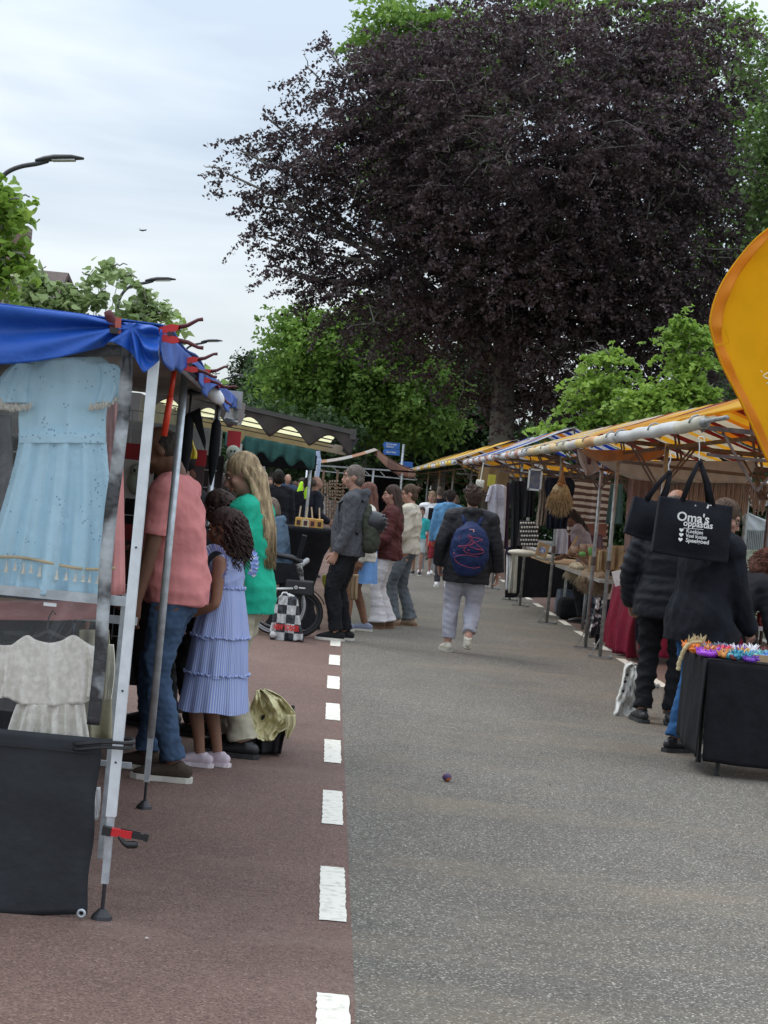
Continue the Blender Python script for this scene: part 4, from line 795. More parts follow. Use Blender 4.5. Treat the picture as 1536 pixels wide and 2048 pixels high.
hang('garment', 'narrow black trousers hanging beside the pale T-shirt', 'clothing', [(965, 1014, 1020), (1020, 1012, 1019), (1098, 1008, 1016)], 28.8, fab('plum_black', (.04, .02, .03)), 1, .01, .04, G4)
hang('garment', 'dark navy coat hanging behind the pampas grass bunch', 'clothing', [(955, 1095, 1140), (970, 1090, 1150), (1010, 1094, 1142), (1058, 1094, 1132)], 25.5, fab('navy_black', (.015, .017, .03)), 3, .03, .06, G4)
hang('garment', 'taupe crochet shawl hanging left of the navy coat', 'clothing', [(950, 1078, 1092), (1000, 1078, 1094), (1030, 1074, 1093), (1052, 1073, 1090)], 26.4, mat('taupe_crochet', (.3, .24, .2), rough=.95, c2=(.14, .1, .08), scale=30), 3, .04, .03, G4)
hang('garment', 'second black robe hanging left of the taupe shawl', 'clothing', [(955, 1050, 1072), (1000, 1050, 1070), (1035, 1048, 1068)], 28, VEL, 3, .03, .05, G4)
hang('garment', 'lavender shirt laid over the back of the dried flower table', 'clothing', [(1058, 1112, 1132), (1075, 1108, 1136), (1108, 1103, 1134)], 26.8, TSH, 2, .03, .04, G4)
# rack of small white goods
rk = thing('bead_rack', 'dark rack with rows of small white stones at the fourth stall', 'rack', P(1055, 1100, 27.6))
A, B = P(1040, 1040, 27.7), P(1075, 1095, 27.7); b = MB(); b.box(((A.x+B.x)/2, 27.72, (A.z+B.z)/2), (B.x-A.x, .03, A.z-B.z)); b.build('board', mat('dark_board', (.04, .03, .035)), rk)
for j in range(6):
    for i in range(7):
        c = P(1042+i*5.2+(j % 2)*2, 1046+j*8.5, 27.62); b = MB(); b.ell(c, (.013+.004*mq.random(), .01, .016), nu=6, nv=4); b.build('stone', mat('white_stone', (.66, .63, .58)), rk, smooth=True)
yb = MB(); A, B = P(976, 950, 31), P(990, 972, 31); yb.box(((A.x+B.x)/2, 31, (A.z+B.z)/2), (.12, .05, .19)); meta(yb.build('yellow_bag', mat('dull_yellow', (.42, .38, .04))), 'yellow paper bag hung above the pale T-shirt', 'bag')
hang('wall_cloth', 'brown timber coloured sheet at the back above the T-shirt', 'cloth', [(935, 960, 1020), (960, 955, 1018), (985, 955, 1016)], 32, mat('ochre_sheet', (.25, .15, .06)), 2, .02)
# ---- dried flower table
tb = thing('table', 'wooden trestle table loaded with dried flowers and baskets', 'table', (3.9, 25.6, 0))
b = MB(); b.box((4.0, 25.5, .74), (1.45, 4.6, .035)); b.build('tabletop', mat('grey_board', (.33, .31, .28), rough=.7), tb)
for y, x in ((23.4, 3.4), (27.9, 3.46), (25.6, 3.45)):
    b = MB(); b.tube([(x, y, 0), (x, y, .72)], .02, n=8); b.build('leg', ZINC, tb, smooth=True)
b = MB(); b.bar((3.4, 23.4, .1), (4.3, 23.4, .7), .025); b.bar((3.45, 25.6, .1), (4.4, 25.6, .7), .025); b.build('brace', ZINC, tb)
FUR = mat('sheepskin', (.34, .25, .17), rough=.95, var=.35, scale=22, bump=1, bscale=60, bdist=.03)
def shag(name, label, cat, c, size, mt, n, ln, seed, dirf, r=.006, group=None):
    q = random.Random(seed); o = thing(name, label, cat, V(*c)-V(0, 0, size[2]), group=group); b = MB(); b.ell(c, tuple(x*.8 for x in size), nu=14, nv=9); b.build('core', mt, o, smooth=True)
    b = MB()
    for _ in range(n):
        d = V(q.gauss(0, 1), q.gauss(0, 1), q.gauss(0, 1)).normalized(); s_ = V(*c)+V(d.x*size[0], d.y*size[1], d.z*size[2])*.75; e = s_+dirf(d, q)*ln*q.uniform(.6, 1.2); b.tube([s_, s_.lerp(e, .5)+V(0, 0, -.005), e], [r, r*.8, r*.25], n=3)
    b.build('strands', mt, o)['kind'] = 'stuff'; return o
FG = 'goods heaped on the dried flower table'
shag('sheepskin', 'long brown sheepskin draped over the front of the dried flower table', 'sheepskin', (3.42, 24.6, .72), (.2, 1.35, .15), FUR, 1100, .12, 2, lambda d, q: V(-.3+d.x*.3, d.y*.3, -1).normalized(), group=FG)
shag('sheepskin', 'pale woolly fleece hanging at the left end of the dried flower table', 'sheepskin', (3.45, 26.6, .78), (.15, .45, .09), mat('pale_fleece', (.55, .47, .34), rough=.95, var=.25, scale=30), 420, .16, 3, lambda d, q: V(-.3+d.x*.3, d.y*.2, -1).normalized(), group=FG)
PAMP = mat('pampas', (.42, .30, .17), rough=.95, var=.3, scale=30)
shag('pampas_bunch', 'bunch of beige pampas grass hanging upside down from the third stall', 'pampas grass', tuple(P(1121, 990, 24.5)), (.15, .13, .2), PAMP, 900, .13, 4, lambda d, q: V(d.x*.45, d.y*.4, -1+q.uniform(0, .3)).normalized())
a = P(1124, 950, 24.5); b = MB(); b.tube([P(1126, 915, 24.5), a, P(1123, 968, 24.5)], [.006, .02, .06], n=8); b.ell(P(1120, 969, 24.4), (.04, .03, .02)); meta(b.build('twine_bow', mat('rust_twine', (.35, .15, .05)), smooth=True), 'rust coloured twine tying the hanging pampas bunch', 'twine')
def basket(label, c, r, h, mt, handle=True):
    o = thing('basket', label, 'basket', c, group=FG); b = MB(); c = V(*c)
    for k in range(int(h/.022)):
        z = .012+k*.022; rr = r*(.78+.22*z/h); b.tube([c+V(rr*math.cos(a)*(1+.01*math.sin(a*12+k*3.14)), rr*math.sin(a)*(1+.01*math.sin(a*12+k*3.14)), z) for a in [6.283*i/24 for i in range(24)]], .011, n=5, closed=True)
    b.build('weave', mt, o, smooth=True)['kind'] = 'stuff'
    if handle: b = MB(); b.tube([c+V(0, r*math.cos(a), h+r*.9*math.sin(a)) for a in [math.pi*i/14 for i in range(15)]], .012, n=6); b.build('handle', mt, o, smooth=True)
    return o
WIC = mat('wicker', (.34, .19, .09), rough=.8, var=.3, scale=30); WIC2 = mat('light_wicker', (.42, .29, .15), rough=.8, var=.3, scale=30)
basket('round rust wicker basket on top of the heap at the right end of the table', (3.95, 23.6, 1.02), .19, .13, mat('rust_wicker', (.36, .14, .06), var=.3, scale=30)); basket('wide light wicker basket in the middle of the dried flower table', (3.85, 24.3, .78), .27, .2, WIC2)
basket('low brown wicker basket holding dried stems', (3.75, 26.0, .78), .24, .12, WIC, False); basket('light wicker basket under the rust coloured one', (3.95, 23.6, .78), .3, .22, WIC2, False)
st_ = thing('dried_flowers', 'rust dried stems bundled with a wooden stick in the low basket', 'dried flowers', (3.75, 26, .85), group=FG); b = MB(); q = random.Random(5)
for k in range(260):
    s_ = V(3.75+q.gauss(0, .12), 25.9+q.gauss(0, .25), .84); e = s_+V(q.gauss(-.1, .12), q.gauss(0, .15), q.uniform(.08, .24)); b.tube([s_, s_.lerp(e, .6)+V(0, 0, .03), e], [.005, .006, .009], n=4)
b.build('stem', mat('rust_stem', (.32, .17, .09), var=.4, scale=30), st_)['kind'] = 'stuff'
b = MB(); b.bar(P(1135, 1110, 25.8), P(1155, 1072, 25.8), .05, .03); meta(b.build('wooden_plank', WOOD), 'tilted pale wooden plank among the dried stems', 'wood')
b = MB(); b.tube([P(1180, 1112, 24.9), P(1181, 1095, 24.9)], [.015, .03], n=7); b.ell(P(1165, 1108, 25.3), (.05, .05, .035), nu=8, nv=5); meta(b.build('succulent', mat('bright_green', (.15, .4, .12)), smooth=True), 'small bright green succulent in the middle of the dried flower table', 'plant')
for k, (x, y, lab) in enumerate(((1148, 1100, 'left'), (1165, 1096, 'middle'), (1178, 1096, 'right'))):
    b = MB(); c = P(x, y+6, 25.4); b.lathe([(.0, 0), (.035, 0), (.045, .09), (.04, .09), (.0, .07)], c, n=10); meta(b.build('flower_pot', mat('blush_pot', (.5, .33, .25)), smooth=True), '%s one of three blush pots behind the succulent' % lab, 'pot', group='blush pots on the dried flower table')
for k, (rows, lab, c_) in enumerate((([(1092, 1222, 1250), (1110, 1220, 1252), (1140, 1218, 1250)], 'wide kraft bag under the rust basket', (.36, .24, .12)), ([(1102, 1200, 1222), (1120, 1198, 1224), (1142, 1197, 1222)], 'kraft bag left of the wide one', (.40, .28, .15)), ([(1098, 1250, 1272), (1118, 1250, 1274), (1146, 1250, 1273)], 'kraft bag right of the wide one, next to the black quilted jacket', (.42, .3, .16)), ([(1112, 1182, 1202), (1128, 1180, 1203), (1144, 1179, 1200)], 'small ochre bag at the left of the kraft bags', (.30, .19, .08)))):
    hang('kraft_bag', lab, 'bag', rows, 23.2+.15*k, mat('kraft_%d' % k, c_, var=.2, bump=.6, bscale=14, bdist=.03), 1.5, .03, .14, 'kraft bags on the dried flower table')
shag('dried_wreath', 'brown dried grass heap in the middle of the dried flower table', 'dried flowers', (3.7, 25.1, .86), (.22, .5, .12), mat('brown_grass', (.30, .18, .10), var=.35, scale=30), 500, .14, 9, lambda d, q: V(d.x, d.y, abs(d.z)*.7).normalized(), group=FG)
# burgundy bags behind
hang('wine_bag', 'wine red glossy bag standing behind the dried stems', 'bag', [(1070, 1138, 1205), (1090, 1136, 1206), (1110, 1135, 1206)], 27.5, mat('wine_leather', (.09, .02, .035), rough=.3), 2, .03, .1)
hang('brown_box', 'reddish brown wooden chest behind the seller table', 'chest', [(1048, 1160, 1214), (1060, 1158, 1212), (1075, 1156, 1212)], 28.5, mat('red_wood', (.2, .07, .05), rough=.5), 1, .01, .3)
b = MB(); c = P(1085, 1100, 26.6); b.box(c, (.16, .03, .19), Matrix.Rotation(rad(14), 3, 'Y')); r = thing('framed_print', 'light wooden frame with small blue picture on the white table', 'picture', c-V(0, 0, .1)); b.build('frame', WOOD, r); b = MB(); b.tube([c+V(0, -.017, .0), c+V(0, -.02, 0)], .045, n=18); b.build('picture', mat('blue_white_print', (.6, .62, .7), c2=(.12, .16, .4), scale=30, contrast=(.45, .55)), r)
# white table further
tb2 = thing('table', 'table with white cloths and folded towels left of the dried flowers', 'table', (3.7, 29.3, 0)); b = MB(); b.box((3.8, 29.2, .76), (1.2, 2.6, .03)); b.build('tabletop', WOOD, tb2)
b = MB(); b.grid(rows_fn([(1102, 1013, 1060), (1108, 1012, 1062), (1112, 1012, 1060)], 28.2), 6, 3, .8); 
for i, (rows, mt, lab) in enumerate((([(1098, 1012, 1025), (1130, 1013, 1024), (1180, 1011, 1022)], WHITEC, 'left white cloth hanging straight down from the white table'), ([(1098, 1022, 1037), (1125, 1022, 1036), (1186, 1016, 1033)], fab('ivory_towel', (.62, .6, .52)), 'ivory towel hanging beside the white cloth from the white table'), ([(1094, 1012, 1024), (1100, 1012, 1030), (1110, 1013, 1024)], fab('navy_cloth', (.03, .03, .07)), 'small navy cloth folded on the corner of the white table'))):
    hang('cloth', lab, 'cloth', rows, 28.6-.02*i, mt, 2, .03, .03, 'cloths on the white table')
b = MB(); c = P(1046, 1106, 27.9); b.ell(c, (.22, .16, .05)); b.ell(c+V(.32, 0, -.03), (.16, .12, .05)); meta(b.build('cushion', CREAM, smooth=True), 'flattened cream cushion lying on the white table', 'cushion')
# crates and dark boxes under the tables
CR = mat('crate_blue_black', (.02, .025, .05), rough=.5)
def crate(c, s, label, mt=CR, group='folding crates under the stall tables'):
    o = thing('crate', label, 'crate', c, group=group); x, y, z = c; w, d, h = s
    for sx, sy, ww, dd in ((0, -1, w, .015), (0, 1, w, .015), (-1, 0, .015, d), (1, 0, .015, d)):
        b = MB()
        for k in range(5): b.box((x+sx*w/2, y+sy*d/2, z+.02+k*(h-.04)/4), (ww, dd, h*.11))
        for k in range(5): b.box((x+sx*w/2+(0 if sx else (k-2)*w/4.2), y+sy*d/2+(0 if sy else (k-2)*d/4.2), z+h/2), (.02, .02, h))
        b.build('side', mt, o)
    b = MB(); b.box((x, y, z+.012), (w, d, .02)); b.build('bottom', mt, o); return o
crate((3.85, 24.6, .0), (.6, .4, .25), 'near dark blue crate under the dried flower table'); crate((3.85, 24.6, .25), (.6, .4, .22), 'dark blue crate stacked on the near one'); crate((3.9, 25.9, .0), (.6, .4, .28), 'middle dark blue crate under the dried flower table'); crate((3.9, 27.0, 0), (.6, .4, .28), 'dark blue crate furthest under the dried flower table')
def softbox(name, label, cat, c, s, mt, bev=.03):
    b = MB(); b.box((c[0], c[1], c[2]+s[2]/2), s, taper=.94); o = meta(b.build(name, mt), label, cat); md = o.modifiers.new('bevel', 'BEVEL'); md.width = bev; md.segments = 2; return o
softbox('storage_box', 'grey blue storage box on the ground under the white table', 'box', (3.75, 28.9, 0), (.55, .5, .36), mat('slate_box', (.06, .08, .12))); softbox('storage_box', 'black holdall on the ground below the white table', 'bag', (3.6, 27.7, 0), (.5, .5, .3), BLACKC, .08)
hang('under_cloth', 'black cloth hanging behind the crates below the tables', 'cloth', [(1105, 1010, 1215), (1150, 1010, 1215), (1195, 1010, 1215)], 31, BLACKC, 8, .03)
# ---- burgundy tablecloth
BUR = fab('burgundy_cloth', (.20, .012, .035), bump=.3, var=.2, rough=.75)
tb3 = thing('table', 'small table under a burgundy tablecloth reaching the ground', 'table', (3.9, 21.9, 0)); b = MB(); b.box((4.0, 21.9, .70), (1.15, 2.0, .03)); b.build('tabletop', WOOD, tb3)
for x, y in ((3.5, 21.0), (3.5, 22.8)): b = MB(); b.bar((x, y, 0), (x, y, .69), .03); b.build('leg', ZINC, tb3)
fb = folds(5, .045, 3)
tc_ = thing('tablecloth', 'burgundy cloth draped over the table behind the man in black', 'tablecloth', (3.4, 21.9, 0))
b = MB(); b.grid(lambda u, v: V(3.40-.05*math.sin(v*2.2)-fb(u, v), 20.88+2.05*u, .728-.70*v+.03*math.sin(u*9)*v), 70, 20, .008, (1, 0, 0)); b.build('side_drop', BUR, tc_, smooth=True)
b = MB(); b.grid(lambda u, v: V(3.42+1.2*u, 20.86-fb(u*.7, v), .728-.68*v+.03*math.sin(u*9)*v), 50, 18, .008); b.build('front_drop', BUR, tc_, smooth=True)
b = MB(); b.grid(lambda u, v: V(3.40+1.2*u, 20.88+2.05*v, .73), 8, 8, .004, (0, 0, 1)); b.build('top', BUR, tc_)
# goods on it: leaning white cards and box
cg = thing('card_box', 'white card stand with red dots on the burgundy table', 'card stand', P(1255, 1180, 21.2))
for x0, x1, y0, y1, t_ in ((1228, 1246, 1140, 1172, -.35), (1247, 1268, 1142, 1178, 0), (1262, 1284, 1140, 1186, .15)):
    b = MB(); A, B = P(x0, y0, 21.2), P(x1, y1, 21.2); c = (A+B)/2; b.box(c, (B.x-A.x, .012, A.z-B.z), Matrix.Rotation(t_, 3, 'Y')); b.build('card', CARD if t_ == 0 else WHITEC, cg)
b = MB(); b.box(P(1258, 1137, 21.25), (.2, .1, .02)); b.build('lid', mat('dark_red_lid', (.1, .02, .03)), cg)
b = MB(); 
for dx, dy in ((0, 8), (-4, 14), (5, 17), (0, 26)): c = P(1257+dx, 1142+dy, 21.18); b.tube([c, c-V(0, .004, 0)], .012, n=8)
b.build('dot', mat('red_dot', (.5, .04, .03)), cg)['kind'] = 'stuff'
hang('floral_bag', 'black shopping bag with white flowers hanging beside the burgundy cloth', 'bag', [(1192, 1196, 1212), (1220, 1190, 1208), (1262, 1180, 1200), (1276, 1178, 1196)], 22.9, mat('flower_print', (.02, .02, .025), c2=(.62, .62, .62), scale=13, contrast=(.54, .58), detail=3), 1.5, .02, .08)
hang('black_cloth', 'small black cloth hanging low below the floral bag', 'cloth', [(1268, 1190, 1206), (1290, 1191, 1203), (1302, 1193, 1196)], 22.2, BLACKC, 2, .02, .02)
# white canvas bags on the ground
bg_ = thing('canvas_bag', 'white canvas bag with small black prints standing on the ground behind the black shoes', 'bag', G(1255, 1432)); q = G(1255, 1432)
f = lambda u, v: .14*mnoise.fractal(Vector((u*2.2, v*3.4, 4.1)), .9, 2.1, 4)+.05*(1-v); b = MB(); b.grid(rows_fn([(1328, 1266, 1270), (1336, 1256, 1288), (1365, 1247, 1292), (1400, 1238, 1288), (1427, 1229, 1280), (1433, 1231, 1276)], q.y, f), 26, 30, .10); b.build('body', mat('white_canvas', (.62, .61, .57), c2=(.62, .61, .57), scale=8, bump=.4, bscale=20), bg_, smooth=True)
b = MB()
for x, y in ((1254, 1349), (1250, 1363), (1246, 1382)): b.ell(P(x, y, q.y-.02), (.013, .008, .012), nu=7, nv=5)
b.build('print', BLACKP, bg_, smooth=True)['kind'] = 'stuff'
hang('paper_bag', 'brown and white bag on the ground between black trousers and blue jeans', 'bag', [(1362, 1338, 1348), (1378, 1333, 1349), (1400, 1328, 1348), (1428, 1328, 1345)], 14.9, mat('kraft', (.16, .11, .085), c2=(.2, .14, .11)), 1, .01, .06)
# ---- far stall with brown and orange roof, gable to the viewer
Y = 50; A, T_, B = P(627, 928, Y), P(755, 901, Y), P(832, 942, Y); r = thing('market_stall', 'stall with faded orange and brown tent roof at the end of the street', 'market stall', ((A.x+B.x)/2, Y+2, 0))
SF = stripemat('tarp_faded', [(.62, .55, .5), (.6, .58, .56), (.55, .32, .2)], 0, .33, tr=.4); SG = stripemat('tarp_brownred', [(.26, .13, .09), (.34, .2, .15), (.2, .11, .09)], 0, .28, tr=.2)
b = MB(); b.grid(lambda u, v: A.lerp(T_, u)+V(0, 4*v, -.06*math.sin(math.pi*u)+.12*v), 16, 6, .02, (0, 0, 1)); b.build('roof_tarp', SF, r, smooth=True)
b = MB(); b.grid(lambda u, v: T_.lerp(B, u)+V(0, 4*v, -.06*math.sin(math.pi*u)-.05*v), 16, 6, .02, (0, 0, 1)); b.build('roof_tarp', SG, r, smooth=True)
b = MB(); b.grid(lambda u, v: T_.lerp(B, u)+V(0, -.02, -.05*math.sin(math.pi*u)-.02-v*(.15+.12*math.sin(math.pi*u))), 14, 4, .01); b.build('gable_drape', SG, r, smooth=True)
b = MB(); b.bar(A-V(0, 0, .03), B-V(0, 0, .03), .04); b.bar(A-V(0, 0, .16), V(B.x, Y, A.z-.16), .03)
for k in range(7): x = A.x+.1+k*(B.x-A.x-.2)/6; b.bar((x, Y+.02, A.z-.03), (x+.15, Y+.02, A.z-.16), .02)
b.build('eave_rail', ZINC, r)
for x in (A.x+.08, T_.x-.05, B.x-.35): 
    for dy in (0, 3.8): b = MB(); b.tube([(x, Y+dy, 0), (x, Y+dy, A.z-.02)], .03, n=8); b.build('post', ZINC, r, smooth=True)
hang('dark_cloth', 'black back sheets of the far stall below its brown roof', 'sheet', [(935, 700, 800), (1000, 700, 800), (1150, 690, 790)], Y+3, BLACKC, 6, .05)
sh = thing('shelf_rack', 'wooden shelf rack with rows of small goods left of the grey hooded man', 'rack', P(660, 1000, 46))
for x in (648, 676, 690): b = MB(); a = P(x, 940, 46); b.bar((a.x, 46, 0), (a.x, 46, a.z), .05); b.build('upright', mat('brown_wood', (.17, .1, .06)), sh)
for k in range(12): b = MB(); A2, B2 = P(648, 965+k*7, 46), P(690, 969+k*7, 46); b.bar(A2, B2, .12, .025); b.build('shelf', mat('brown_wood', (.17, .1, .06)), sh)
b = MB(); q = random.Random(8)
for k in range(12):
    for i in range(8): 
        if q.random() < .75: b.box(P(650+i*5, 962+k*7, 45.97), (.035, .05, .045))
b.build('goods', mat('small_goods', (.4, .33, .25), c2=(.15, .08, .06), scale=20), sh)['kind'] = 'stuff'
# ================================================================ FOOD STALL AWNING (left middle)
AWB = fab('brown_awning', (.06, .048, .045), bump=.2); AWC = mat('cream_awning_lining', (.88, .82, .50), rough=.7, var=.05, tr=.7); BEAM = mat('tan_beam', (.32, .26, .2), rough=.6)
ft = thing('food_stall', 'food stall with brown scalloped awning over a cream lining', 'food stall', (-1.6, 26, 0))
Ln, Rn = P(470, 818, 22), P(706, 872, 22); Lf, Rf = P(480, 856, 30), P(692, 902, 30.5)
Ln.x -= .9; Ln.z += .12; Lf.x -= 1.5; Lf.z += .12
b = MB(); b.grid(lambda u, v: (Ln.lerp(Rn, u)).lerp(Lf.lerp(Rf, u), v*.06)+V(0, 0, .03), 20, 3, .02, (0, 0, 1)); b.build('awning_hood', AWB, ft, smooth=True)
b = MB(); b.grid(lambda u, v: (Ln.lerp(Rn, .02+.9*u)).lerp(Lf.lerp(Rf, .02+.9*u)+V(0, 0, .1), v)+V(0, 0, -.02), 20, 12); b.build('awning_lining', AWC, ft, smooth=True)
def scal(u, n): return .5+.5*math.cos(2*math.pi*n*u)
b = MB(); fa = folds(4, .02, 2); b.grid(lambda u, v: Ln.lerp(Rn, u)+V(0, -.02+fa(u, v), .03-v*(.085+.17*(1-abs(math.sin(math.pi*4.9*(u+.03)))**1.3))), 120, 6, .006); b.build('valance', AWB, ft, smooth=True)
b = MB(); b.bar(Ln+V(0, -.01, .04), Rn+V(0, -.01, .04), .05, .05); b.bar(Rn+V(0, -.03, .02), Rf+V(0, 0, .05), .07, .12); b.build('edge_bar', mat('dark_bronze', (.06, .055, .05), rough=.5), ft)
b = MB(); b.bar(Lf, Rf, .05, .14); b.build('front_beam', BEAM, ft)
b = MB(); 
for v in (.3, .55, .8): b.bar(Ln.lerp(Rn, .02).lerp(Lf.lerp(Rf, .02), v)-V(0, 0, .03), Ln.lerp(Rn, .93).lerp(Lf.lerp(Rf, .93), v)-V(0, 0, .03), .015)
b.build('cable', DARKM, ft)['kind'] = 'stuff'
b = MB(); b.box(Rn+V(-.02, .1, -.1), (.10, .2, .22), Matrix.Rotation(rad(25), 3, 'Y')); b.bar(Rn+V(-.02, .2, -.06), Rf+V(-.03, -.2, -.0), .05); b.build('folding_arm', DARKM, ft)
b = MB(); b.bar(P(455, 925, 24), P(492, 862, 24), .04); b.build('strut', mat('tan_beam'), ft)
b = MB(); b.box((Ln.x-.3, 26, 1.3), (.3, 8.5, 2.2)); b.build('side_wall', mat('trailer_wall', (.10, .09, .09), rough=.6), ft)
b = MB(); b.bar(P(452, 826, 21.5), P(486, 840, 21.5), .03, .14); b.bar(P(462, 800, 21.4), P(476, 850, 21.4), .05, .05); b.build('hinge', mat('brushed_steel'), ft)
hs = MB(); e = P(463, 803, 13); hs.prism([P(455, 796, 13), P(491, 806, 13), P(486, 838, 13), P(470, 852, 13)], (0, .04, 0)); meta(hs.build('roof_end_plate', mat('taupe_panel', (.2, .17, .16), rough=.6)), 'taupe end plate where the stall roof meets the brown awning', 'panel')
# green scalloped awning behind
GRA = fab('green_awning', (.045, .12, .11), bump=.2, tr=.2); Y = 32; g2 = thing('green_awning', 'dark green scalloped awning behind the brown one', 'awning', (-.9, Y, 0))
A, B = P(452, 862, Y), P(632, 900, Y)
b = MB(); fa = folds(6, .03, 5); b.grid(lambda u, v: A.lerp(B, u)+V(0, fa(u, v), -v*(.22+.13*(.5-.5*math.cos(2*math.pi*4.6*u+.6)))), 110, 5, .006); b.build('valance', GRA, g2, smooth=True)
b = MB(); b.grid(lambda u, v: A.lerp(B, u)+V(0, 3.5*v, .25*v), 8, 6, .01, (0, 0, 1)); b.build('awning_top', GRA, g2, smooth=True)
b = MB(); b.grid(lambda u, v: V(A.x+(B.x-A.x)*u, Y+3, 2.08-.28*v), 8, 3, .01); b.build('inner_valance', BLACKC, g2, smooth=True)
for x in (A.x+.2, B.x-.06): b = MB(); b.tube([(x, Y+.1, 0), (x, Y+.1, 2.1)], .025, n=8); b.build('post', ZINC, g2, smooth=True)
# banner flags far
BAN = fab('pale_banner', (.52, .6, .75), tr=.3)
hang('banner_flag', 'pale blue upright banner behind the man in black', 'banner', [(918, 636, 643), (935, 634, 641), (990, 622, 632), (1000, 617, 624)], 44, BAN, 1, .02, .01); hang('banner_flag', 'second pale banner rising above the far stall eave', 'banner', [(902, 632, 640), (920, 632, 642), (928, 632, 642)], 44.5, BAN, 1, .02, .01)
b = MB(); a = P(616, 918, 43.8); b.tube([(a.x, 43.8, 0), (a.x, 43.8, a.z)], .02, n=6); meta(b.build('flag_pole', WHITEP, smooth=True), 'thin white pole beside the pale blue banner', 'pole')
# small far stall orange roof left
hang('far_tent', 'orange and white tent corner at the far left of the crowd', 'tent', [(915, 492, 500), (925, 492, 522), (934, 492, 530), (955, 492, 532), (1010, 492, 534)], 60, stripemat('far_tent_stripe', [(.6, .56, .55), (.6, .56, .55), (.65, .35, .06)], 2, .35, tr=.3, off=.2), 3, .05, .03)
# right background tents
WT = fab('white_tent_fabric', (.55, .58, .6), tr=.3); wt_ = thing('white_tent', 'white pavilion tent at the far right edge behind the seller', 'tent', P(1560, 1200, 30))
b = MB(); A, B = P(1482, 1022, 30), P(1600, 1050, 30); T_ = P(1600, 950, 33); b.add([P(1490, 1002, 30), P(1640, 1020, 30), P(1640, 955, 32), P(1530, 960, 32)], [(0, 1, 2, 3)]); b.grid(rows_fn([(965, 1520, 1640), (1000, 1490, 1640), (1012, 1487, 1640)], 29.9), 8, 6, .02); b.build('roof', WT, wt_, smooth=True)
b = MB(); b.grid(rows_fn([(1022, 1486, 1490), (1035, 1486, 1520), (1050, 1486, 1560), (1062, 1488, 1600)], 28.0, folds(2, .02, 1)), 10, 8, .02); b.build('canopy', WT, wt_, smooth=True)
for k in range(15): b = MB(); a = P(1488+k*3.6, 1050, 29); e = P(1484+k*3.6, 1100, 29); b.bar(a, e, .03, .015); b.build('slat', mat('grey_slat', (.22, .24, .24)), wt_)
hang('tent_wall', 'white side sheet low at the right edge behind the auburn child', 'sheet', [(1100, 1490, 1600), (1150, 1490, 1600), (1280, 1480, 1600)], 26, mat('pale_leafy', (.45, .48, .4), c2=(.18, .22, .12), scale=9), 3, .03)
bk = thing('black_tent', 'black tent roof visible between the yellow tarps', 'tent', P(1480, 1100, 27)); b = MB(); b.grid(rows_fn([(880, 1438, 1462), (900, 1428, 1520), (925, 1450, 1580), (946, 1500, 1640)], 25, folds(2, .05, 1)), 12, 8, .02); b.build('roof', fab('black_tent_fabric', (.02, .025, .035)), bk, smooth=True); b = MB(); a = P(1500, 944, 25); b.tube([(a.x, 25, 0), a], .03, n=8); b.build('post', ZINC, bk)
# ================================================================ PEOPLE
REM = []     # deferred voxel remesh: (object, voxel, smooth, wrinkle amp, wrinkle freq, static MB)
def skinmat(name, c):
    m = mat(name, c, rough=.55, var=.10, scale=14, bump=.08, bscale=60, spec=.35); b = m.node_tree.nodes['Principled BSDF']; b.inputs['Subsurface Weight'].default_value = .08; b.inputs['Subsurface Radius'].default_value = (.02, .008, .004); return m
SK = {'brown': skinmat('brown_skin', (.165, .082, .053)), 'tan': skinmat('tan_skin', (.24, .12, .075)), 'mid': skinmat('mid_brown_skin', (.25, .125, .078)), 'pale': skinmat('pale_skin', (.46, .25, .19)), 'light': skinmat('light_skin', (.40, .225, .165))}
EYEW = mat('eye_white', (.6, .58, .55), rough=.3); EYED = mat('eye_iris', (.03, .02, .015), rough=.2)
LIP = {k: mat('lips_'+k, tuple(x*.7 if i else x*.95 for i, x in enumerate(SK[k]['c'])), rough=.45) for k in SK}
def hairmat(name, c=None, c2=None):
    if name in MC: return MC[name]
    m = mat(name, tuple(x*.55 for x in c), rough=.68, spec=.3, c2=c2 or tuple(min(1, x*1.35) for x in c), scale=38, stretch=(1, 1, .12), bump=.7, bscale=60, bdist=.012, contrast=(.3, .7)); return m
def ik(a, t, l1, l2, hint):
    a, t, hint = Vector(a), Vector(t), Vector(hint); d = t-a; L = d.length; mx_ = (l1+l2)*.999
    if L > mx_: t = a+d*(mx_/L); d = t-a; L = mx_
    x = (l1*l1-l2*l2+L*L)/(2*L); h = math.sqrt(max(0, l1*l1-x*x)); dn = d/L; hp_ = hint-dn*hint.dot(dn)
    if hp_.length < 1e-5: hp_ = dn.orthogonal()
    return a+dn*x+hp_.normalized()*h, t
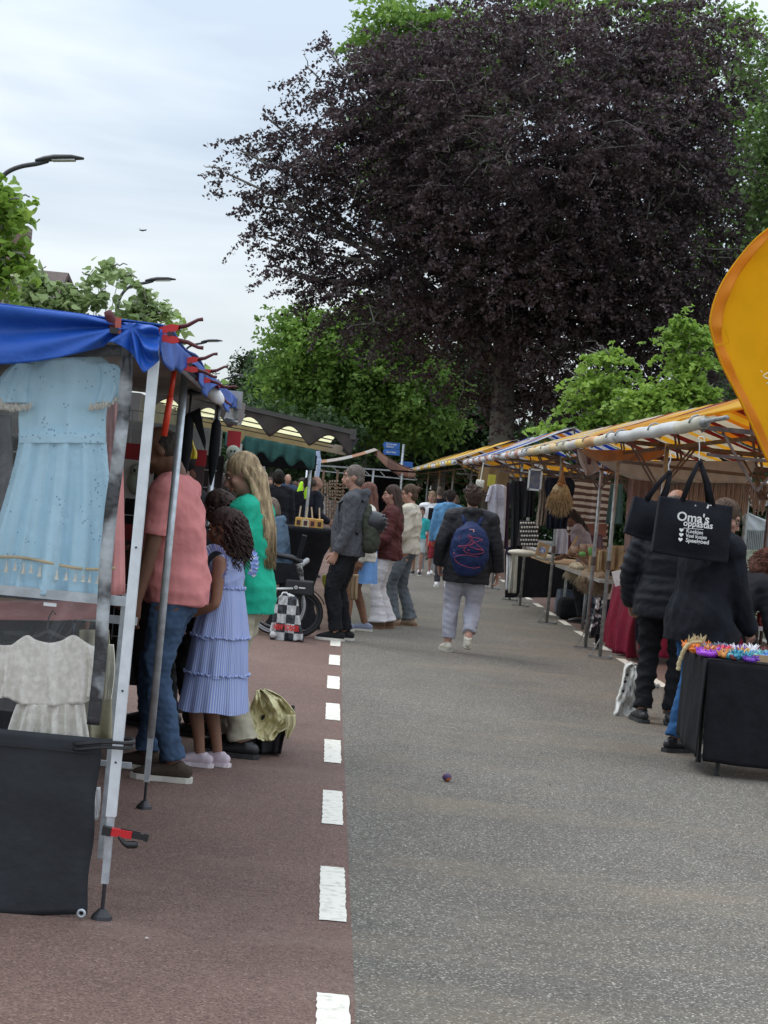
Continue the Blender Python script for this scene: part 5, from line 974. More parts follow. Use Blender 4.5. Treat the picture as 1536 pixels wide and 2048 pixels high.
class Person:
    def __init__(s, label, px, py, face, H=1.7, skin='light', w=1.0, lean=0, head=(0, 0, 0), lf=(0, 0, 0), rf=(0, 0, 0), lh=None, rh=None, Y=None, vox=.012, group=None, belly=0, twist=0, at=None, side=0, hs=1.0, eh=((-.5, -1, 0), (.5, -1, 0)), hipz=None, kh=((-.1, 1, 0), (.1, 1, 0)), sh=1.0):
        g = at if at is not None else (G(px, py) if Y is None else V(P(px, py, Y).x, Y, 0)); s.base = V(g.x, g.y, g.z if at is not None else 0)
        s.s = k = H/1.75; s.w = w; s.skin = SK[skin]; s.sk = skin; s.vox = vox; s.H = H; s.belly = belly; s.sh = sh
        s.root = thing('person', label, 'person', s.base, rad(face), group=group)
        s.hz = (hipz if hipz is not None else .93*k); lr = Matrix.Rotation(rad(-lean), 3, 'X') @ Matrix.Rotation(rad(side), 3, 'Y'); s.R = lr @ Matrix.Rotation(rad(twist), 3, 'Z')
        s.hip = V(0, 0, s.hz); s.U = s.R @ V(0, 0, 1); s.X = s.R @ V(1, 0, 0); s.Fw = s.R @ V(0, 1, 0)
        T = lambda x, y, z: s.hip+s.R @ V(x*k, y*k, z*k); s.T = T
        s.neck = T(0, -.01, .515); s.HM = (s.R if False else Matrix.Rotation(rad(-lean*.5), 3, 'X')) @ Matrix.Rotation(rad(head[1]), 3, 'Z') @ Matrix.Rotation(rad(-head[0]), 3, 'X') @ Matrix.Rotation(rad(head[2]), 3, 'Y')
        s.hk = k*hs; s.hc = s.neck+s.U*.055*k+s.HM @ V(0, .022*s.hk, .098*s.hk)
        s.foot = [V(-.10*k*max(1, w*.92)+lf[0], lf[1], lf[2]+.075*k), V(.10*k*max(1, w*.92)+rf[0], rf[1], rf[2]+.075*k)]
        s.fp = [lf[3] if len(lf) > 3 else 0, rf[3] if len(rf) > 3 else 0]; s.fy = [lf[4] if len(lf) > 4 else 6, rf[4] if len(rf) > 4 else -6]
        s.hj = [s.hip+V(-.088*k*w, 0, -.02), s.hip+V(.088*k*w, 0, -.02)]; s.knee = []
        for i in (0, 1): kn, ft_ = ik(s.hj[i], s.foot[i], .44*k, .42*k, kh[i]); s.knee.append(kn); s.foot[i] = ft_
        sw = .178*k*(.6+.4*w)*sh; s.shj = [T(-sw/k, -.01, .440), T(sw/k, -.01, .440)]; s.el, s.ha = [], []
        for i, hnd in enumerate((lh, rh)):
            sg = -1 if i == 0 else 1
            if hnd is None: hnd = (.07+.06*(w-1), .05, -.53)
            tgt = s.shj[i]+s.R @ V(sg*hnd[0]*k, hnd[1]*k, hnd[2]*k); e, h = ik(s.shj[i], tgt, .29*k, .255*k, s.R @ V(*eh[i])); s.el.append(e); s.ha.append(h)
    def L(s, b, name, mt, vox=None, sm=3, amp=0, fr=9, static=None, par=None):
        o = b.build(name, mt, par or s.root, smooth=True, local=True); REM.append((o, vox or s.vox, sm, amp, fr, static)); return o
    def torso(s, b, inf=0.0, z0=-.06, z1=.50, hipx=.165, waist=.14, chest=.165, top=True, flare=0, puff=0):
        k, w = s.s, s.w; P_ = []
        prof = [(-.10, hipx*.98, .115), (-.04, hipx*1.0, .118), (.04, (hipx+waist)/2, .108+s.belly*.6), (.13, waist, .102+s.belly), (.22, (waist+chest)/2, .108+s.belly*.8), (.31, chest, .115+s.belly*.2), (.40, chest*.98, .108), (.455, chest*.76, .086), (.495, .085, .065), (.53, .058, .056)]
        zs = [p[0] for p in prof]
        def at(z):
            if z < zs[0]: return (prof[0][1]+flare*(zs[0]-z), prof[0][2]+flare*(zs[0]-z))
            return (float(np.interp(z, zs, [p[1] for p in prof])), float(np.interp(z, zs, [p[2] for p in prof])))
        pts, ra, rb = [], [], []; n = 22
        for i in range(n+1):
            z = z0+(z1-z0)*i/n; a, c = at(z); pts.append(s.T(0, s.belly*.5*math.exp(-((z-.12)/.14)**2), z) if z > -.02 else (s.hip+V(0, 0, z*k) if True else None)); e = inf*(1 if z < .45 else max(.3, 1-(z-.45)*9))+(.014*k*min(1, max(0, (.12-z)/.1)) if top and inf > 0 else 0); pf = puff*abs(math.sin(z*math.pi/.075))
            ra.append(a*k*w*(1 if z < .45 else (.7+.3/w))+e+pf); rb.append(c*k*(.35+.65*w)+e+pf)
        b.tube(pts, ra, n=22, side=s.X, b=rb)
        if top:
            for i in (0, 1): b.tube([s.T(0, -.005, .455), s.shj[i].lerp(s.T(0, 0, .455), .45)+s.U*.008*k, s.shj[i]], [.062*k+inf*.8, .062*k+inf, .055*k*(.7+.3*w)+inf], n=12, cap='round')
    def arm(s, b, i, inf=0.0, t1=1.0, r0=.05, wr=.027, puff=0, cuff=0):
        k, w = s.s, (.45+.55*s.w); sh, e, h = s.shj[i], s.el[i], s.ha[i]; pts, rr = [], []
        n = 18; tot = 1.0
        for q in range(n+1):
            t = q/n*t1; p = sh.lerp(e, t*2) if t < .5 else e.lerp(h, (t-.5)*2)
            if .4 < t < .6: m_ = sh.lerp(e, .86).lerp(e.lerp(h, .14), (t-.4)/.2); p = p.lerp(m_, .5)
            r = np.interp(t, [0, .15, .35, .5, .62, 1], [r0, .048, .042, .037, .037, wr])*k*w
            pts.append(p); rr.append(float(r)+inf+puff*abs(math.sin(t*math.pi*9))+(cuff if q > n-1 else 0))
        b.tube(pts, rr, n=12, cap='round' if t1 > .98 else 'flat')
    def leg(s, b, i, inf=0.0, t0=0.0, t1=1.0, flare=0.0, ankle=.036):
        k, w = s.s, (.4+.6*s.w); a, kn, f = s.hj[i], s.knee[i], s.foot[i]; pts, rr = [], []; n = 20
        for q in range(n+1):
            t = t0+(t1-t0)*q/n; p = a.lerp(kn, t*2) if t < .5 else kn.lerp(f, (t-.5)*2)
            if .4 < t < .6: m_ = a.lerp(kn, .86).lerp(kn.lerp(f, .14), (t-.4)/.2); p = p.lerp(m_, .5)
            r = np.interp(t, [0, .12, .35, .5, .66, .85, 1], [.088, .085, .066, .053, .054, .042, ankle])*k*w; pts.append(p+V(0, -.012*k*math.sin(math.pi*min(1, max(0, (t-.5)*2))), 0)); rr.append(float(r)+inf*min(1, max(.1, (t-.03)/.22))+flare*max(0, (t-.55))**1.2)
        b.tube(pts, rr, n=14, cap=None if False else 'flat')
    def hand(s, st, i, curl=.5):
        k = s.s; d = (s.ha[i]-s.el[i]).normalized(); sg = -1 if i == 0 else 1
        side = s.Fw-d*s.Fw.dot(d)
        if side.length < .2: side = s.X-d*s.X.dot(d)
        side.normalize(); nrm = d.cross(side)*(-sg if True else 1)   # nrm: towards palm (inwards)
        inw = (-s.X*sg); 
        if nrm.dot(inw) < 0: nrm = -nrm
        h = s.ha[i]; q = lambda a, bb, c: h+d*a*k+side*bb*k+nrm*c*k
        st.tube([q(-.02, 0, 0), q(.02, 0, 0), q(.06, 0, .004), q(.09, 0, .008)], [.024*k, .034*k, .040*k, .034*k], b=[.022*k, .018*k, .016*k, .013*k], n=10, side=side, cap='round')
        for j, (off, ln) in enumerate(((.030, .066), (.010, .074), (-.010, .070), (-.029, .056))):
            c = curl*(1+.1*j); a = .085; p0 = q(a, off, .006); p1 = q(a+ln*.42*math.cos(c*.5), off*1.05, .006+ln*.42*math.sin(c*.5)); p2 = p1+(d*math.cos(c*1.3)+nrm*math.sin(c*1.3))*ln*.34*k; p3 = p2+(d*math.cos(c*2)+nrm*math.sin(c*2))*ln*.26*k
            st.tube([p0, p1, p2, p3], [.0088*k, .0085*k, .0078*k, .006*k], n=6, cap='round')
        p0 = q(.02, .028, .006); p1 = q(.05, .052, .018); p2 = q(.075, .058, .03); p3 = q(.098, .056, .038); st.tube([p0, p1, p2, p3], [.013*k, .011*k, .0095*k, .007*k], n=6, cap='round')
    def headmesh(s, b, hair_line=None):
        k = s.hk; H = lambda x, y, z: s.hc+s.HM @ V(x*k, y*k, z*k); s.Hp = H; M = s.HM
        b.ell(H(0, -.012, .022), (.074*k, .094*k, .092*k), M, 18, 12); b.ell(H(0, .022, -.045), (.056*k, .064*k, .066*k), M, 14, 10); b.ell(H(0, .055, -.088), (.026*k, .024*k, .022*k), M, 10, 7)
        b.tube([H(0, .086, .018), H(0, .100, -.012), H(0, .112, -.03), H(0, .098, -.038)], [.010*k, .011*k, .014*k, .012*k], n=8, cap='round')
        b.ell(H(0, .072, .03), (.055*k, .018*k, .012*k), M, 12, 6)
        b.ell(H(0, .083, -.062), (.026*k, .012*k, .011*k), M, 10, 6)
        for sg in (-1, 1):
            b.ell(H(.074*sg, -.012, -.008), (.010*k, .021*k, .032*k), M @ Matrix.Rotation(rad(-12*sg), 3, 'Z'), 10, 8); b.ell(H(.04*sg, .055, -.025), (.026*k, .026*k, .024*k), M, 10, 7)
        b.tube([s.T(0, -.015, .46), s.neck+s.U*.02*s.s, H(0, -.012, -.06), H(0, -.01, -.02)], [.062*s.s, .053*s.s*(.7+.3*s.w), .052*k, .05*k], n=14)
    def face(s, brow=(.05, .03, .02)):
        H, k, M = s.Hp, s.hk, s.HM; w = MB(); d = MB(); l = MB()
        for sg in (-1, 1):
            w.ell(H(.031*sg, .0795, .006), (.0115*k, .006*k, .0052*k), M, 10, 6); d.ell(H(.031*sg, .0825, .006), (.0058*k, .0042*k, .0054*k), M, 8, 5)
            d.tube([H(.016*sg, .089, .0255), H(.032*sg, .0895, .031), H(.05*sg, .078, .025)], [.003*k, .0042*k, .002*k], n=5); d.tube([H(.018*sg, .087, .011), H(.031*sg, .0895, .0145), H(.046*sg, .081, .010)], .0018*k, n=4)
        l.tube([H(-.024, .083, -.062), H(-.01, .0945, -.057), H(0, .096, -.059), H(.01, .0945, -.057), H(.024, .083, -.062)], [.002*k, .0055*k, .0055*k, .0055*k, .002*k], n=6); l.tube([H(-.02, .084, -.066), H(0, .095, -.0695), H(.02, .084, -.066)], [.002*k, .006*k, .002*k], n=6)
        e = w.build('eyes', EYEW, s.root, True, local=True); e['kind'] = 'stuff'; d.build('brows', mat('brow_%.2f' % brow[0], brow), s.root, True, local=True)['kind'] = 'stuff'; l.build('lips', LIP[s.sk], s.root, True, local=True)
    def body(s, legs=True, arms=(1, 1), curl=.5, face=True):
        b, st = MB(), MB(); s.torso(b, -.022); s.headmesh(b)
        for i in (0, 1):
            s.leg(b, i)
            d = V(-math.sin(rad(s.fy[i])), math.cos(rad(s.fy[i])), math.tan(rad(-s.fp[i]))); f = s.foot[i]; kk = s.s; b.tube([f, f-V(0, 0, .03*kk)+d*.03*kk, f-V(0, 0, .05*kk)+d*.12*kk], [.035*kk, .034*kk, .028*kk], n=10, cap='round')
            if arms[i]: s.arm(b, i); s.hand(st, i, curl)
        s.bo = s.L(b, 'body', s.skin, static=st)
        if face: s.face()
        return s
    def shoes(s, mt, sole, style='sneaker', hi=0.0):
        k = s.s*.98
        for i in (0, 1):
            b, so = MB(), MB(); yaw = Matrix.Rotation(rad(s.fy[i]), 3, 'Z') @ Matrix.Rotation(rad(-s.fp[i]), 3, 'X'); f = s.foot[i]; q = lambda x, y, z: f+yaw @ V(x*k, y*k, (z-.075)*k)
            b.tube([q(0, -.065, .05), q(0, -.03, .055), q(0, .03, .055), q(0, .09, .046), q(0, .145, .036), q(0, .178, .030)], [.034*k, .041*k, .044*k, .049*k, .047*k, .030*k], b=[.038*k, .047*k, .045*k, .033*k, .026*k, .016*k], n=14, side=yaw @ V(1, 0, 0), cap='round')
            b.tube([q(0, -.02, .06), q(0, -.012, .095+hi)], [.042*k, .040*k], n=12)
            sh_ = s.L(b, 'shoe', mt, vox=.008, sm=2)
            out = [(.026, -.10), (.043, -.075), (.046, -.02), (.045, .04), (.056, .11), (.050, .165), (.026, .20)]; out = out+[(-x, y) for x, y in reversed(out)]
            so.prism([q(x, y, .000) for x, y in out], yaw @ V(0, 0, .026*k)); so.build('sole', sole, sh_, local=True)
    def top(s, mt, name='shirt', sleeve=1.0, hem=-.12, loose=.012, arm_loose=.01, collar=0, waist=.14, hipx=.165, chest=.165, puff=0, hood=None, amp=.007, fr=8, flare=0, cuff=0, arms=(1, 1)):
        b = MB(); s.torso(b, loose, z0=hem, z1=.505+.01*(collar > 0), waist=waist, hipx=hipx, chest=chest, flare=flare, puff=puff)
        for i in (0, 1):
            if arms[i] and sleeve: s.arm(b, i, arm_loose, t1=sleeve, r0=.052, puff=puff, cuff=cuff, wr=.03)
        if collar: b.tube([s.T(0, -.012, .49), s.T(0, -.008, .49)+s.U*collar], [.066*s.s, .068*s.s], n=14)
        if hood: 
            H = s.T; b.tube([H(-.085, .03, .51), H(-.10, -.03, .525), H(-.075, -.085, .525), H(0, -.12, .52), H(.075, -.085, .525), H(.10, -.03, .525), H(.085, .03, .51)], [.022*s.s, .036*s.s, .045*s.s, .055*s.s, .045*s.s, .036*s.s, .022*s.s], n=10, cap='round'); b.ell(H(0, -.105, .45), (.11*s.s, .05*s.s, .10*s.s), s.R)
        return s.L(b, name, mt, amp=amp, fr=fr)
    def trousers(s, mt, name='trousers', loose=.012, t1=.97, flare=0.0, ankle=.045, amp=.007, fr=10, top=.06):
        b = MB(); s.torso(b, min(loose*.5, .009), z0=-.10, z1=top, top=False); b.ell(s.hip+V(0, -.008, -.10*s.s), (.13*s.s*s.w, .100*s.s*(.4+.6*s.w), .08*s.s))
        for i in (0, 1): s.leg(b, i, loose, t1=t1, flare=flare, ankle=ankle)
        return s.L(b, name, mt, amp=amp, fr=fr)
    def hair(s, mt, style='short', n=60, seed=0, ln=.3):
        H, k, M = s.Hp, s.hk, s.HM; b, st = MB(), MB(); q = random.Random(seed+3); amp, fr = (.002 if style == 'long' else .004), 40
        if style != 'bald': b.ell(H(0, -.018, .034), (.081*k, .100*k, .094*k), M, 18, 12); b.ell(H(0, -.045, -.02), (.076*k, .066*k, .078*k), M, 14, 10)
        else: b.ell(H(0, -.035, .005), (.0785*k, .080*k, .080*k), M, 18, 12)
        if style == 'messy':
            b.ell(H(0, -.03, .03), (.092*k, .098*k, .090*k), M, 18, 12)
            for _ in range(130): d = V(q.gauss(0, 1), q.gauss(-.5, 1), q.gauss(.4, .8)).normalized(); p = H(d.x*.074, -.015+d.y*.09, .036+d.z*.085); e = p+M @ (V(d.x+q.gauss(0, .5), d.y+.3+q.gauss(0, .5), d.z*.6)*.03*k); st.tube([p, e], [.012*k, .003*k], n=5)
        if style in ('bun', 'pony'):
            b.ell(H(0, -.115, .055), (.038*k, .036*k, .036*k), M)
            for _ in range(22): d = V(q.gauss(0, 1), q.gauss(0, 1), q.gauss(0, 1)).normalized(); p = H(0, -.12, .06); st.tube([p+M @ d*.025*k, p+M @ (d*.055*k+V(q.gauss(0, .012), q.gauss(0, .012), q.gauss(0, .012)))], [.006*k, .002*k], n=4)
        if style == 'long':
            nb = s.T(0, -.11*(.5+.5*s.w), .5-ln*.55)
            b.tube([H(0, -.06, .03), H(0, -.09, -.05), s.T(0, -.085, .50), s.T(0, -.13, .50-ln*.5), s.T(0, -.12, .50-ln)], [.072*k, .074*k, .072*k, .062*k, .035*k], b=[.05*k, .04*k, .03*k, .02*k, .008*k], n=16, side=s.X)
            for sg in (-1, 1): b.tube([H(.05*sg, -.01, .07), H(.075*sg, -.02, .0), H(.076*sg, -.035, -.07), s.T(.078*sg, -.07, .48), s.T(.07*sg, -.12, .50-ln*.6)], [.020*k, .020*k, .022*k, .024*k, .014*k], n=10, cap='round')
            for _ in range(n*2):
                a = q.uniform(-1.35, 1.35); x0 = math.sin(a)*.08; y0 = -.02-math.cos(a)*.085; l = ln*q.uniform(.8, 1.12); x1 = x0*q.uniform(.7, 1.25); 
                st.tube([H(x0*.8, y0*.8, .085), H(x0*1.03, y0*1.03, .0), H(x0*1.08, y0*1.12, -.09), s.T(x1, -.125+q.uniform(-.03, .015)+abs(x1)*.4, .50-l*.55), s.T(x1*.85+q.gauss(0, .01), -.13+q.uniform(-.03, .02)+abs(x1)*.5, .50-l)], [.003*k, .005*k, .005*k, .004*k, .0015*k], n=4)
        if style == 'curly':
            b.ell(H(0, -.07, -.06), (.105*k, .085*k, .12*k), M); b.ell(H(0, -.05, .02), (.098*k, .10*k, .09*k), M)
            for _ in range(n*3):
                d = V(q.gauss(0, 1), q.gauss(-.7, .9), q.gauss(-.1, .9)).normalized(); p = H(d.x*.095, -.06+d.y*.085, -.01+d.z*.11); L_ = ln*q.uniform(.5, 1.1)*k; pts = []; ph = q.uniform(0, 6)
                for j in range(13): t = j/12; pts.append(p+M @ V(d.x*.05*t, d.y*.04*t, 0)+V(.012*math.cos(ph+j*1.25), .012*math.sin(ph+j*1.25), -L_*t))
                st.tube(pts, [.0075*k*(1-.6*j/12) for j in range(13)], n=4)
        if style == 'bob':
            b.tube([H(0, -.05, .03), H(0, -.062, -.04), H(0, -.055, -.10)], [.083*k, .088*k, .07*k], b=[.07*k, .062*k, .045*k], n=16, side=M @ V(1, 0, 0))
            for _ in range(n): 
                a = q.uniform(-1.5, 1.5); x0 = math.sin(a)*.086; y0 = -.04-math.cos(a)*.075; st.tube([H(x0*.7, y0*.7, .1), H(x0, y0, .03), H(x0*1.05, y0*1.05, -.06), H(x0*.95, y0, -.115)], [.004*k, .007*k, .007*k, .003*k], n=4)
        return s.L(b, 'hair', mt, vox=.009 if s.vox < .015 else .013, sm=2, amp=amp, fr=fr, static=st)
def finalize():
    for o, vx, sm, amp, fr, st in REM:
        m = o.modifiers.new('r', 'REMESH'); m.mode = 'VOXEL'; m.voxel_size = vx; m.use_smooth_shade = True
        if sm: q = o.modifiers.new('s', 'SMOOTH'); q.factor = .5; q.iterations = sm
    dg = bpy.context.evaluated_depsgraph_get(); tot = 0
    new = []
    for o, vx, sm, amp, fr, st in REM:
        new.append(bpy.data.meshes.new_from_object(o.evaluated_get(dg)))
    for (o, vx, sm, amp, fr, st), me in zip(REM, new):
        o.modifiers.clear(); me.name = o.name; n = len(me.vertices); co = np.empty(n*3, np.float32); me.vertices.foreach_get('co', co); co = co.reshape(-1, 3)
        if amp:
            no = np.empty(n*3, np.float32); me.vertices.foreach_get('normal', no); no = no.reshape(-1, 3); g = np.random.default_rng(n)
            p = co.copy(); p[:, 2] *= 1.5; p = p+.035*np.sin(p[:, [1, 2, 0]]*fr*1.7+g.uniform(0, 6, 3)); f = np.zeros(n)
            for j in range(5):
                d = g.normal(0, 1, 3); d[2] *= 1.2; d *= fr*(1+.55*j)/np.linalg.norm(d)*2.2; f += (1-2*np.abs(np.sin(p @ d+g.uniform(0, 6))))/(1+.7*j)
            co += no*(amp*.5*f)[:, None]; me.vertices.foreach_set('co', co.ravel())
        if st and st.v:
            nf = len(me.polygons); lt = np.empty(nf, np.int32); me.polygons.foreach_get('loop_total', lt); lv = np.empty(len(me.loops), np.int32); me.loops.foreach_get('vertex_index', lv)
            v2 = np.array(st.v, np.float32); f2 = [i+n for f in st.f for i in f]; l2 = [len(f) for f in st.f]
            V_ = np.concatenate([co, v2]); LV = np.concatenate([lv, np.array(f2, np.int32)]); LT = np.concatenate([lt, np.array(l2, np.int32)]); ls = np.concatenate([[0], np.cumsum(LT)[:-1]]).astype(np.int32)
            m2 = bpy.data.meshes.new(o.name); m2.vertices.add(len(V_)); m2.vertices.foreach_set('co', V_.ravel()); m2.loops.add(len(LV)); m2.loops.foreach_set('vertex_index', LV); m2.polygons.add(len(LT)); m2.polygons.foreach_set('loop_start', ls)
            m2.update(calc_edges=True)
            for mt in o.data.materials: m2.materials.append(mt)
            me = m2; co = V_
        me.polygons.foreach_set('use_smooth', np.ones(len(me.polygons), bool)); me.update(); old = o.data; o.data = me
        if not me.materials: [me.materials.append(x) for x in old.materials]
        tot += sum(1 for _ in ()) + len(me.polygons)
    print('remeshed faces', tot)
# cast, from the left stall to the right edge
H_DARK = hairmat('dark_hair', (.035, .022, .018)); H_BLACK = hairmat('black_hair', (.015, .012, .012)); H_BROWN = hairmat('brown_hair', (.10, .06, .042)); H_BLOND = hairmat('blonde_hair', (.27, .18, .095), (.56, .42, .25)); H_AUB = hairmat('auburn_hair', (.12, .045, .03)); H_GREY = hairmat('grey_brown_hair', (.16, .12, .09)); H_STUB = hairmat('stubble_hair', (.045, .035, .03)); H_GSTUB = hairmat('grey_stubble', (.14, .115, .10)); H_DKBR = hairmat('dark_brown_hair', (.055, .032, .025))
CORAL = fab('coral_polo', (.64, .24, .235), bump=.3, var=.06); DENIM = fab('blue_denim', (.05, .085, .15), bump=.4, var=.25, scale=5); WSOLE = mat('white_sole', (.62, .6, .54)); BRSH = fab('brown_canvas', (.06, .045, .035)); BSOLE = mat('black_sole', (.03, .03, .032)); BRNSOLE = mat('gum_sole', (.25, .14, .08)); BLKSHOE = mat('black_shoe', (.018, .018, .02), rough=.4); GREENT = fab('green_cotton', (.02, .42, .27), bump=.3, var=.08); BEIGE = fab('beige_trousers', (.42, .38, .29)); NAVY = fab('navy_cotton', (.018, .022, .045))
# 1 man in coral polo
p = Person('tall man in a coral pink polo and dark jeans bent over the stall', 322, 1552, 76, 1.88, 'brown', 1.0, lean=9, head=(34, 8, 0), lf=(-.02, -.10, 0, 0, 10), rf=(.0, .12, 0), lh=(.03, .16, -.52), rh=(.0, .30, -.45), belly=.04, vox=.010, eh=((-.3, -1, 0), (.3, -1, 0))).body(curl=.7)
p.top(CORAL, 'polo_shirt', sleeve=.37, hem=-.10, loose=.022, arm_loose=.026, collar=.03, flare=.25, amp=.009, fr=6); p.trousers(DENIM, 'jeans', loose=.018, ankle=.055, amp=.010, fr=11); p.hair(H_STUB, 'bald'); p.shoes(BRSH, WSOLE)
p = Person('dark haired woman in navy mostly hidden behind the near white post', 256, 1560, 30, 1.66, 'tan', 1.0, head=(20, 20, 0), Y=9.6, at=V(-1.36, 9.75, 0)).body(); p.top(NAVY, 'sweater'); p.trousers(DENIM); p.hair(hairmat('chestnut_hair', (.10, .045, .03)), 'long', 30, 2); p.shoes(BLKSHOE, BSOLE)
# 3 girl
STRM = stripemat('blue_white_pinstripe', [(.24, .34, .74), (.32, .41, .78), (.66, .70, .86)], 3, .0042, tr=.15, bump=.1)
p = Person('girl with dark curls in a striped blue tiered dress and lilac clogs', 416, 1532, 72, 1.42, 'mid', .92, head=(18, 6, 0), lf=(.02, .03, 0), rf=(-.03, -.03, 0), lh=(.04, .20, -.38), rh=(.0, .22, -.36), vox=.010, hs=1.1, eh=((-.3, -1, -.3), (.3, -1, -.3))).body(curl=.6)
k = p.s
def tier(P_, name, z0, z1, r0, r1, mt, n=24, amp=.012, sq=.8, th=.0, cy=0):
    b = MB(); f1 = random.Random(int(z0*99)); ph = f1.uniform(0, 6); nu = 130; nv = 14; vs = []; fs = []
    for j in range(nv+1):
        v = j/nv; z = z0+(z1-z0)*v; r = r0+(r1-r0)*v
        for i in range(nu): a = 6.2832*i/nu; w = amp*(.2+.8*v)*(.4*math.sin(n*a+ph+1.5*math.sin(3*a))+.8*math.sin(round(n*.3)*a+ph*2+.8*math.sin(2*a))+.4*math.sin(round(n*.6)*a+ph)); vs.append((math.cos(a)*(r+w), math.sin(a)*(r*sq+w)+cy, z+.006*math.sin(5*a+ph)*v))
    for j in range(nv):
        for i in range(nu): fs.append((j*nu+i, j*nu+(i+1) % nu, (j+1)*nu+(i+1) % nu, (j+1)*nu+i))
    fs.append(tuple(range(nu))); b.add(vs, fs); return b.build(name, mt, P_.root, True, local=True)
b = MB(); p.torso(b, .012, z0=.02, z1=.47, waist=.135, top=False); b.tube([p.shj[0].lerp(p.shj[1], .12), p.T(0, -.005, .455), p.shj[0].lerp(p.shj[1], .88)], .052*k, n=12, cap='round'); dr = p.L(b, 'dress_bodice', STRM, amp=.005, fr=12)
tier(p, 'dress_tier', .98, .70, .125, .188, STRM, 19, .007); tier(p, 'dress_tier', .712, .50, .182, .208, STRM, 21, .009); tier(p, 'dress_tier', .512, .31, .204, .238, STRM, 20, .010)
for z, r in ((.710, .188), (.510, .210), (.975, .128)):
    b = MB(); b.tube([V(math.cos(a)*(r+.006*math.sin(29*a)), math.sin(a)*(r*.8+.006*math.sin(29*a)), z+.005*math.sin(41*a)) for a in [6.2832*i/140 for i in range(140)]], .006, n=5, closed=True); b.build('frill_seam', STRM, p.root, True, local=True)
for i in (0, 1):
    b = MB(); sg = -1 if i == 0 else 1; nu, nv = 80, 4; c = p.shj[i]; vs, fs = [], []
    for j in range(nv+1):
        for q in range(nu+1):
            a = -2.3+4.6*q/nu; w = .013*math.sin(26*a)*(j/nv); rr = .058+.030*j/nv; vs.append(c+V(sg*(.048+.05*j/nv+w), math.sin(a)*rr, math.cos(a)*rr*1.25-.012))
    for j in range(nv):
        for q in range(nu): fs.append((j*(nu+1)+q, j*(nu+1)+q+1, (j+1)*(nu+1)+q+1, (j+1)*(nu+1)+q))
    b.add(vs, fs); b.build('sleeve_frill', STRM, p.root, True, local=True)
p.hair(hairmat('curly_dark_hair', (.05, .03, .025)), 'curly', 60, 4, .20); CLOG = mat('lilac_clog', (.60, .50, .56), rough=.45); p.shoes(CLOG, mat('clog_sole', (.66, .58, .62)))
# 4 blonde woman
p = Person('long haired blonde girl in a bright green T-shirt and beige trousers', 468, 1508, 74, 1.77, 'pale', .92, lean=5, head=(24, 16, 0), lh=(.03, .20, -.40), rh=(.02, .24, -.40), lf=(0, -.08, 0), rf=(0, .06, 0), vox=.010).body()
p.top(GREENT, 'tshirt', sleeve=.34, hem=-.13, loose=.030, arm_loose=.03, amp=.009, fr=6); p.trousers(BEIGE, loose=.03, ankle=.075, amp=.008); p.hair(H_BLOND, 'long', 330, 6, .35); p.shoes(BLKSHOE, BSOLE)
# 5 man in black cap, 6 dark haired customer
def cap(p, mt, brim=True):
    H, k, M = p.Hp, p.hk, p.HM; b = MB(); b.ell(H(0, -.012, .052), (.086*k, .104*k, .082*k), M, 18, 12)
    if brim: b.tube([H(0, .06, .045), H(0, .11, .04), H(0, .155, .032)], [.07*k, .062*k, .03*k], b=[.008*k, .006*k, .004*k], n=14, side=M @ V(1, 0, 0), cap='round')
    return p.L(b, 'cap', mt, vox=.009)
p = Person('man in a black cap half hidden between the coral polo and the blonde girl', 395, 1500, 55, 1.80, 'light', 1.1, head=(10, 0, 0), at=V(-.93, 12.0, 0)).body(); p.top(fab('charcoal_shirt', (.03, .03, .035)), 'jacket'); p.trousers(fab('black_trousers', (.02, .02, .022))); p.hair(H_BLACK, 'bald'); cap(p, BLACKC); p.shoes(BLKSHOE, BSOLE)
p = Person('dark curly haired child in black between the girl and the blonde', 430, 1500, 60, 1.52, 'tan', 1.0, head=(10, 0, 0), at=V(-.66, 11.75, 0)).body(); p.top(fab('black_hoodie', (.025, .025, .03)), 'jacket', hood=True); p.trousers(fab('black_trousers')); p.hair(H_DKBR, 'curly', 30, 9, .08); p.shoes(BLKSHOE, BSOLE)
p = Person('small woman with dark bun right at the grid behind the cap wearer', 440, 1500, 80, 1.62, 'tan', 1.0, head=(10, 0, 0), at=V(-.72, 12.9, 0)).body(); p.top(fab('black_hoodie'), 'jacket'); p.trousers(fab('black_trousers')); p.hair(H_DARK, 'bob', 30, 9); p.shoes(BLKSHOE, BSOLE)
# dog-like bag on floor with cream coat
# 7 man in grey hoodie
HOOD = fab('grey_melange', (.075, .078, .088), bump=.3, var=.25, scale=60); BTR = fab('black_track', (.014, .014, .017))
p = Person('balding man in a grey hooded jacket and black trackpants facing left', 680, 1281, 82, 1.84, 'light', 1.12, head=(4, 6, 0), lf=(0, .04, 0, 0, 4), rf=(0, -.03, 0, 0, 0), lh=(.05, .10, -.52), rh=(.06, .10, -.52), belly=.03, vox=.012).body(curl=.9)
p.top(HOOD, 'hooded_jacket', hem=-.10, loose=.03, arm_loose=.026, hood=True, collar=.03, sleeve=.97, amp=.010, fr=7, flare=.1); p.trousers(BTR, loose=.026, ankle=.05, amp=.009); p.hair(H_GSTUB, 'short'); p.shoes(fab('black_suede', (.02, .02, .022)), WSOLE); PM = p
